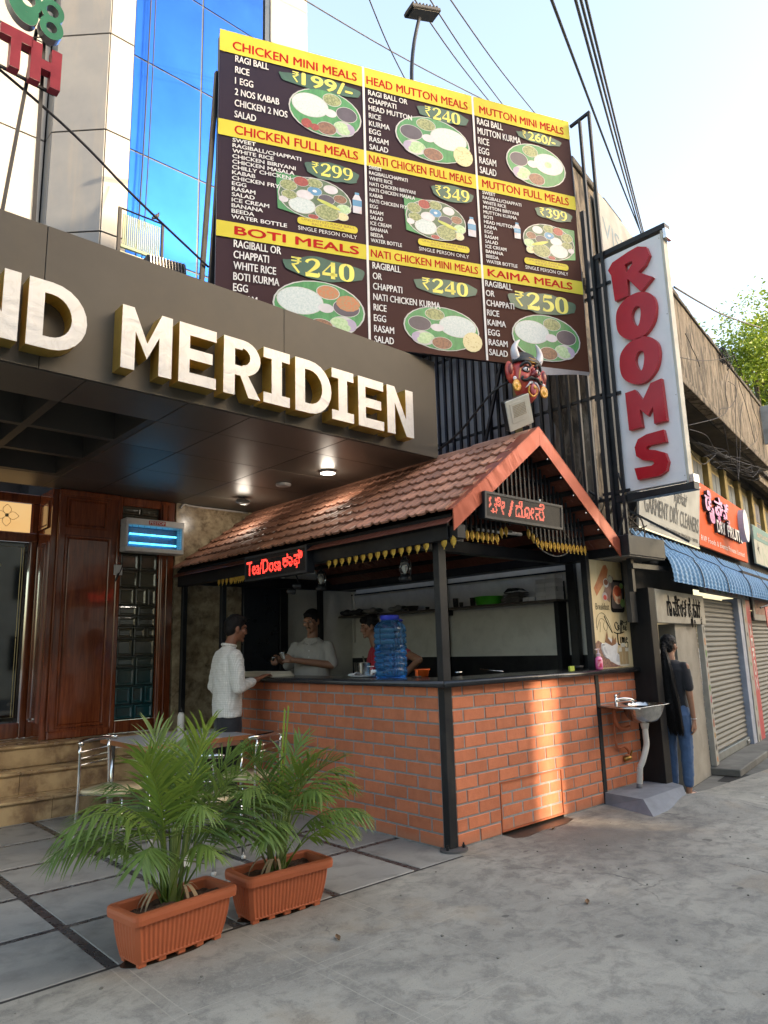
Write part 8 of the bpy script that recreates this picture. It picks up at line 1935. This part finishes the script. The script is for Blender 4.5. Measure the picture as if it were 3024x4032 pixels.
# --- customer, seen from behind at the counter end
p1 = thing('person', 'man in a white checked shirt and dark trousers leaning an arm on the counter', 'person', (3.72, 6.45, 0))
F = V((1, -.10, 0)).normalized(); Rt = F.cross(V((0, 0, 1))); O1 = V((3.73, 6.46, 0))
def L1(r_, f_, z_): return O1 + Rt * r_ + F * f_ + V((0, 0, z_))
mb = MB(); HM1 = head(mb, L1(.01, .07, 1.735), F * .95 + Rt * .12, 1.06, .15, L1(0, -.01, 1.52))
chain(mb, [(L1(.0, -.01, 1.50), .07), (L1(0, -.01, 1.2), .13), (L1(0, 0, .95), .12)])
chain(mb, [(L1(.185, 0, 1.47), .05), (L1(.235, .0, 1.18), .042), (L1(.16, .24, 1.235), .028)])
hand(mb, L1(.15, .262, 1.243), F * .9 + V((0, 0, .32)) - Rt * .25, V((0, 0, 1)) - F * .3, .42, 1.05, -1)
chain(mb, [(L1(-.185, 0, 1.47), .05), (L1(-.26, -.04, 1.19), .042), (L1(-.20, .10, 1.03), .03)]); hand(mb, L1(-.20, .11, 1.02), V((.2, 0, -1)), -Rt, .3, 1, 1)
chain(mb, [(L1(-.09, 0, .9), .07), (L1(-.10, 0, .5), .05), (L1(-.10, 0, .09), .035)]); chain(mb, [(L1(.09, 0, .9), .07), (L1(.10, 0, .5), .05), (L1(.10, 0, .09), .035)])
fuse('body', mb, skin1, p1, .006, 2); face_bits(p1, HM1); hairdo(p1, HM1, 'quiff')
mb = MB()
def ring(c, rx, ry): return (c, rx, ry)
def torso(mb, rings, f, seg=24, open_=False):
    f = V(f).normalized(); r_ = f.cross(V((0, 0, 1))); vs = []
    for c, rx, ry in rings:
        c = V(c)
        for k in range(seg):
            a = 2 * math.pi * k / seg; ca, sa = math.cos(a), math.sin(a)
            vs.append(c + r_ * rx * (abs(ca) ** .85) * (1 if ca > 0 else -1) + f * ry * (abs(sa) ** .9) * (1 if sa > 0 else -1))
    n = len(rings); fs = [(i * seg + k, i * seg + (k + 1) % seg, (i + 1) * seg + (k + 1) % seg, (i + 1) * seg + k) for i in range(n - 1) for k in range(seg)]
    fs += [tuple(range(seg - 1, -1, -1)), tuple(range((n - 1) * seg, n * seg))]; mb.add(vs, fs)
torso(mb, [(L1(0, -.01, .885), .185, .125), (L1(0, -.01, .97), .182, .13), (L1(0, -.01, 1.12), .178, .128), (L1(0, -.015, 1.28), .19, .130), (L1(0, -.02, 1.40), .205, .125), (L1(0, -.02, 1.47), .19, .105), (L1(0, -.015, 1.53), .12, .08), (L1(0, .0, 1.57), .070, .066)], F)
chain(mb, [(L1(.175, -.01, 1.46), .075), (L1(.225, -.01, 1.32), .070), (L1(.245, .0, 1.17), .062), (L1(.195, .13, 1.205), .050), (L1(.185, .16, 1.21), .050)])
chain(mb, [(L1(-.175, -.01, 1.46), .075), (L1(-.235, -.02, 1.32), .070), (L1(-.27, -.04, 1.17), .062), (L1(-.235, .06, 1.06), .050)])
chk = cloth('checked_shirt', (.76, .74, .68), (.50, .485, .43), (.0165, -.1, 1.0))
fuse('shirt', mb, chk, p1, .009, 2, (.020, .06))
obj('collar', MB().tube([L1(.070 * math.cos(R(a)), -.0 + .066 * math.sin(R(a)), 1.575 - .012 * math.sin(R(a))) for a in range(-260, 81, 20)], [.014] * 18, 8), chk, p1, True)
mb = MB(); torso(mb, [(L1(0, 0, .62), .16, .11), (L1(0, 0, .80), .178, .12), (L1(0, 0, .93), .165, .115)], F)
chain(mb, [(L1(-.09, 0, .85), .085), (L1(-.10, .01, .5), .068), (L1(-.105, -.01, .10), .055)]); chain(mb, [(L1(.09, 0, .85), .085), (L1(.10, .01, .5), .068), (L1(.105, -.01, .10), .055)])
fuse('trousers', mb, cloth('dark_trousers', (.022, .022, .026)), p1, .012, 2, (.012, .08))
for q in (-1, 1): obj('shoe', MB().ell((0, 0, 0), (.048, .135, .045), fr(L1(q * .105, .05, .045), Rt, F, (0, 0, 1)), 14, 8), rubber, p1, True)

# --- clerk pouring between two steel cups
p2 = thing('person', 'moustached man in a grey polo shirt pouring between two steel cups behind the counter', 'person', (4.87, 6.62, .06))
F2 = V((-.80, -.60, 0)).normalized(); R2 = F2.cross(V((0, 0, 1))); O2 = V((4.88, 6.62, 0))
def L2(r_, f_, z_): return O2 + R2 * r_ + F2 * f_ + V((0, 0, z_))
mb = MB(); HM2 = head(mb, L2(-.005, .03, 1.825), V((-.92, -.38, 0)), 1.07, .30, L2(0, -.01, 1.60))
chain(mb, [(L2(0, -.01, 1.60), .07), (L2(0, -.01, 1.3), .14), (L2(0, 0, 1.0), .13), (L2(.0, 0, .4), .12)])
WL = V((4.575, 6.57, 1.405)); WR = V((4.60, 6.93, 1.44))
chain(mb, [(L2(-.19, 0, 1.55), .055), (L2(-.25, .06, 1.335), .045), (WL, .030)]); hand(mb, WL, V((-.45, .85, .12)), V((-.9, -.3, .3)), .75, 1.05, 1)
chain(mb, [(L2(.19, 0, 1.55), .055), (L2(.27, .06, 1.36), .045), (WR, .030)]); hand(mb, WR, V((-.62, -.55, -.28)), V((-.45, .3, .85)), .75, 1.05, -1)
fuse('body', mb, skin2, p2, .006, 2); face_bits(p2, HM2); hairdo(p2, HM2, 'short')
obj('moustache', MB().tube([HM2 @ V(p) for p in cat([(-.026, .090, -.047), (-.012, .101, -.041), (0, .104, -.040), (.012, .101, -.041), (.026, .090, -.047)], 4)], [.002] + [.0055] * 15 + [.002], 6), hair, p2, True)
mb = MB()
torso(mb, [(L2(0, 0, 1.0), .195, .14), (L2(0, 0, 1.18), .20, .15), (L2(0, 0, 1.34), .205, .145), (L2(0, -.01, 1.46), .215, .13), (L2(0, -.015, 1.545), .20, .11), (L2(0, -.015, 1.605), .13, .085), (L2(0, 0, 1.64), .075, .070)], F2)
chain(mb, [(L2(-.185, 0, 1.54), .070), (L2(-.222, .02, 1.44), .066), (L2(-.248, .045, 1.35), .063)]); chain(mb, [(L2(.185, 0, 1.54), .070), (L2(.232, .03, 1.44), .066), (L2(.262, .055, 1.35), .063)])
pol = cloth('grey_polo', (.42, .39, .34), (.32, .30, .26)); fuse('shirt', mb, pol, p2, .009, 2, (.014, .07))
for q in (-1, 1): obj('collar', MB().add([L2(q * .012, .092, 1.565), L2(q * .075, .085, 1.585), L2(q * .082, .0, 1.645), L2(q * .045, .052, 1.645), L2(q * .014, .098, 1.56), L2(q * .078, .092, 1.578), L2(q * .090, .0, 1.638)], [(0, 1, 2, 3), (0, 4, 5, 1), (1, 5, 6, 2)]), pol, p2)
obj('placket', MB().add([L2(-.012, .138, 1.36), L2(.012, .138, 1.36), L2(.014, .100, 1.565), L2(-.014, .100, 1.565)], [(0, 1, 2, 3)]), pol, p2)
for z_ in (1.50, 1.43): obj('button', MB().ell((0, 0, 0), (.006, .003, .006), fr(L2(0, .136 - (z_ - 1.36) * .14, z_), R2, F2, (0, 0, 1)), 8, 6), prw, p2)
for nm_, c0, c1, r_ in (('steel cup held out in the clerk right hand', (4.545, 6.875, 1.36), (4.535, 6.865, 1.445), .030), ('steel cup tilted in the clerk left hand', (4.53, 6.655, 1.41), (4.515, 6.69, 1.49), .030)):
    a, b = V(c0), V(c1); d = (b - a).normalized(); x = d.cross(V((1, 0, 0))).normalized(); tag(obj('steel_cup', MB().lathe([(r_ * .75, 0), (r_ * .8, .003), (r_, .075), (r_ * 1.25, .085), (r_ * .95, .08), (r_ * .7, .01), (0, .008)], 20, fr(a, x, d.cross(x), d)), steel, None, True), nm_, 'cup')
mb = MB(); torso(mb, [(L2(0, 0, .5), .17, .12), (L2(0, 0, .95), .18, .13), (L2(0, 0, 1.03), .18, .13)], F2); chain(mb, [(L2(-.09, 0, .9), .09), (L2(-.1, 0, .1), .06)]); chain(mb, [(L2(.09, 0, .9), .09), (L2(.1, 0, .1), .06)])
fuse('trousers', mb, MATS.get('dt') or cloth('charcoal_trousers', (.02, .02, .025)), p2, .014, 1)

# --- boy in red, half hidden by the blue can
p3 = thing('person', 'young man in a red T-shirt half hidden behind the blue water can, hand on hip', 'person', (5.4, 6.1, .06))
F3 = V((-.78, .62, 0)).normalized(); R3 = F3.cross(V((0, 0, 1))); O3 = V((5.42, 6.13, 0))
def L3(r_, f_, z_): return O3 + R3 * r_ + F3 * f_ + V((0, 0, z_))
mb = MB(); HM3 = head(mb, L3(0, .075, 1.745), V((-.88, .46, 0)), 1.0, .18, L3(0, 0, 1.50))
chain(mb, [(L3(0, 0, 1.50), .065), (L3(0, 0, 1.1), .12), (L3(0, 0, .4), .11)])
chain(mb, [(L3(-.17, 0, 1.45), .048), (L3(-.22, .02, 1.20), .040), (L3(-.16, .18, 1.02), .028)]); hand(mb, L3(-.16, .19, 1.01), F3, V((0, 0, 1)), .3)
EL = V((5.40, 5.44, 1.375)); chain(mb, [(V((5.50, 5.78, 1.46)), .048), (EL, .040), (V((5.43, 5.80, 1.15)), .028)]); hand(mb, V((5.43, 5.81, 1.13)), V((0, .7, -.5)), V((0, -1, 0)), .3)
fuse('body', mb, skin2, p3, .007, 2); face_bits(p3, HM3); hairdo(p3, HM3, 'boy')
mb = MB(); torso(mb, [(L3(0, 0, .95), .16, .11), (L3(0, 0, 1.2), .17, .115), (L3(0, 0, 1.38), .19, .115), (L3(0, 0, 1.46), .175, .095), (L3(0, 0, 1.52), .09, .07)], F3)
chain(mb, [(L3(-.16, 0, 1.45), .068), (L3(-.20, .01, 1.32), .064)]); chain(mb, [(V((5.50, 5.80, 1.46)), .068), (V((5.46, 5.68, 1.43)), .062)])
fuse('shirt', mb, cloth('red_tshirt', (.48, .02, .035)), p3, .010, 2, (.010, .06))

# --- woman walking off behind the pier
p4 = thing('person', 'woman with very long black hair, black top and blue jeans seen from behind', 'person', (7.5, 3.74, -.10))
F4 = V((1, .06, 0)).normalized(); R4 = F4.cross(V((0, 0, 1))); O4 = V((7.50, 3.745, -.10))
def L4(r_, f_, z_): return O4 + R4 * r_ + F4 * f_ + V((0, 0, z_))
mb = MB(); HM4 = head(mb, L4(-.01, .03, 1.545), F4 + R4 * .1, .98, .10, L4(0, 0, 1.38))
chain(mb, [(L4(0, 0, 1.38), .055), (L4(0, 0, 1.1), .10), (L4(0, 0, .9), .10)])
chain(mb, [(L4(.16, -.01, 1.33), .042), (L4(.185, -.03, 1.04), .034), (L4(.19, .0, .79), .022)]); hand(mb, L4(.19, .0, .78), V((.05, 0, -1)), R4, .45, .92, 1)
chain(mb, [(L4(-.16, 0, 1.33), .042), (L4(-.185, .02, 1.04), .034), (L4(-.17, .15, .85), .022)]); hand(mb, L4(-.17, .16, .84), F4, V((0, 0, 1)), .4, .9, -1)
for q in (-1, 1):
    chain(mb, [(L4(q * .08, 0, .85), .06), (L4(q * .085, 0, .45), .05), (L4(q * .075, -.02, .10), .032), (L4(q * .075, -.03, .05), .030), (L4(q * .08, .12, .028), .024)])
fuse('body', mb, skin3, p4, .006, 2)
mb = MB(); mb.ell((0, -.012, .04), (.082, .100, .090), HM4, 20, 14); mb.ell((0, -.05, .0), (.076, .066, .085), HM4, 16, 12); mb.ell((0, -.115, .0), (.034, .034, .034), HM4, 12, 8)
chain(mb, [(HM4 @ V((0, -.125, -.02)), .028), (L4(.02, -.145, 1.36), .048), (L4(.03, -.15, 1.18), .068), (L4(.045, -.145, .98), .075), (L4(.06, -.14, .82), .060), (L4(.075, -.13, .70), .026)])
fuse('hair', mb, hair, p4, .007, 2, (.018, .022))
mb = MB()
rdh = random.Random(4)
for k in range(160):
    a = rdh.uniform(-1, 1); b = rdh.uniform(.68, 1.0); dz = rdh.uniform(-.01, .03)
    mb.tube(cat([HM4 @ V((a * .02, -.135, -.02)), L4(a * .045 + .02, -.18 + dz, 1.36), L4(a * .075 + .03, -.21 + dz, 1.15), L4(a * .088 + .045, -.205 + dz, .96), L4(a * .08 + .06, -.19 + dz, .80), L4(a * .065 + .075, -.175 + dz, .80 - .17 * b)], 3), [.0032] * 15 + [.0008], 3)
obj('hair_strands', mb, hair, p4, True)
obj('hair_tie', MB().tube([HM4 @ V((.026 * math.cos(R(a)), -.128 + .0, -.012 + .026 * math.sin(R(a)))) for a in range(0, 360, 30)], .006, 6, closed=True), rubber, p4, True)
mb = MB(); torso(mb, [(L4(0, 0, .90), .145, .105), (L4(0, 0, 1.02), .135, .10), (L4(0, 0, 1.18), .15, .105), (L4(0, -.01, 1.30), .165, .10), (L4(0, -.01, 1.36), .145, .075), (L4(0, 0, 1.40), .07, .055)], F4)
chain(mb, [(L4(.145, -.01, 1.33), .054), (L4(.172, -.02, 1.20), .052), (L4(.183, -.03, 1.12), .051)]); chain(mb, [(L4(-.150, -.01, 1.33), .062), (L4(-.175, 0, 1.15), .056)])
fuse('top', mb, cloth('black_top', (.014, .014, .018)), p4, .009, 2, (.010, .06))
mb = MB(); torso(mb, [(L4(0, 0, .72), .155, .12), (L4(0, -.01, .84), .165, .13), (L4(0, 0, .945), .135, .105)], F4)
for q in (-1, 1): chain(mb, [(L4(q * .08, -.01, .80), .088), (L4(q * .085, 0, .48), .066), (L4(q * .08, -.01, .30), .058), (L4(q * .077, -.02, .155), .050)])
fuse('jeans', mb, cloth('blue_denim', (.035, .075, .165), (.065, .125, .24)), p4, .009, 2, (.014, .045))
mb = MB(); mb.tube([L4(.055 + .045 * math.cos(R(a)), -.085 + .01 * math.sin(R(a)), .93) for a in range(0, 360, 30)], .006, 6, closed=True)
obj('bangle', MB().tube([L4(.19 + .027 * math.cos(R(a)), .0 + .027 * math.sin(R(a)), .80) for a in range(0, 360, 24)], .003, 6, closed=True), prw, p4, True)
for q in (-1, 1):
    sh_ = obj('sandal', MB().box(-.045, .045, -.08, .19, .0, .018, .006, M=fr(L4(q * .08, 0, .0), R4, F4, (0, 0, 1))), mat('sandal_pale', (.5, .4, .36), rough=.6) if q < 0 else MATS['sandal_pale'], p4)
    obj('strap', MB().tube(cat([L4(q * .08 - .045, .09, .015), L4(q * .08, .10, .06), L4(q * .08 + .045, .09, .015)], 4), .008, 6), MATS['sandal_pale'], sh_, True)
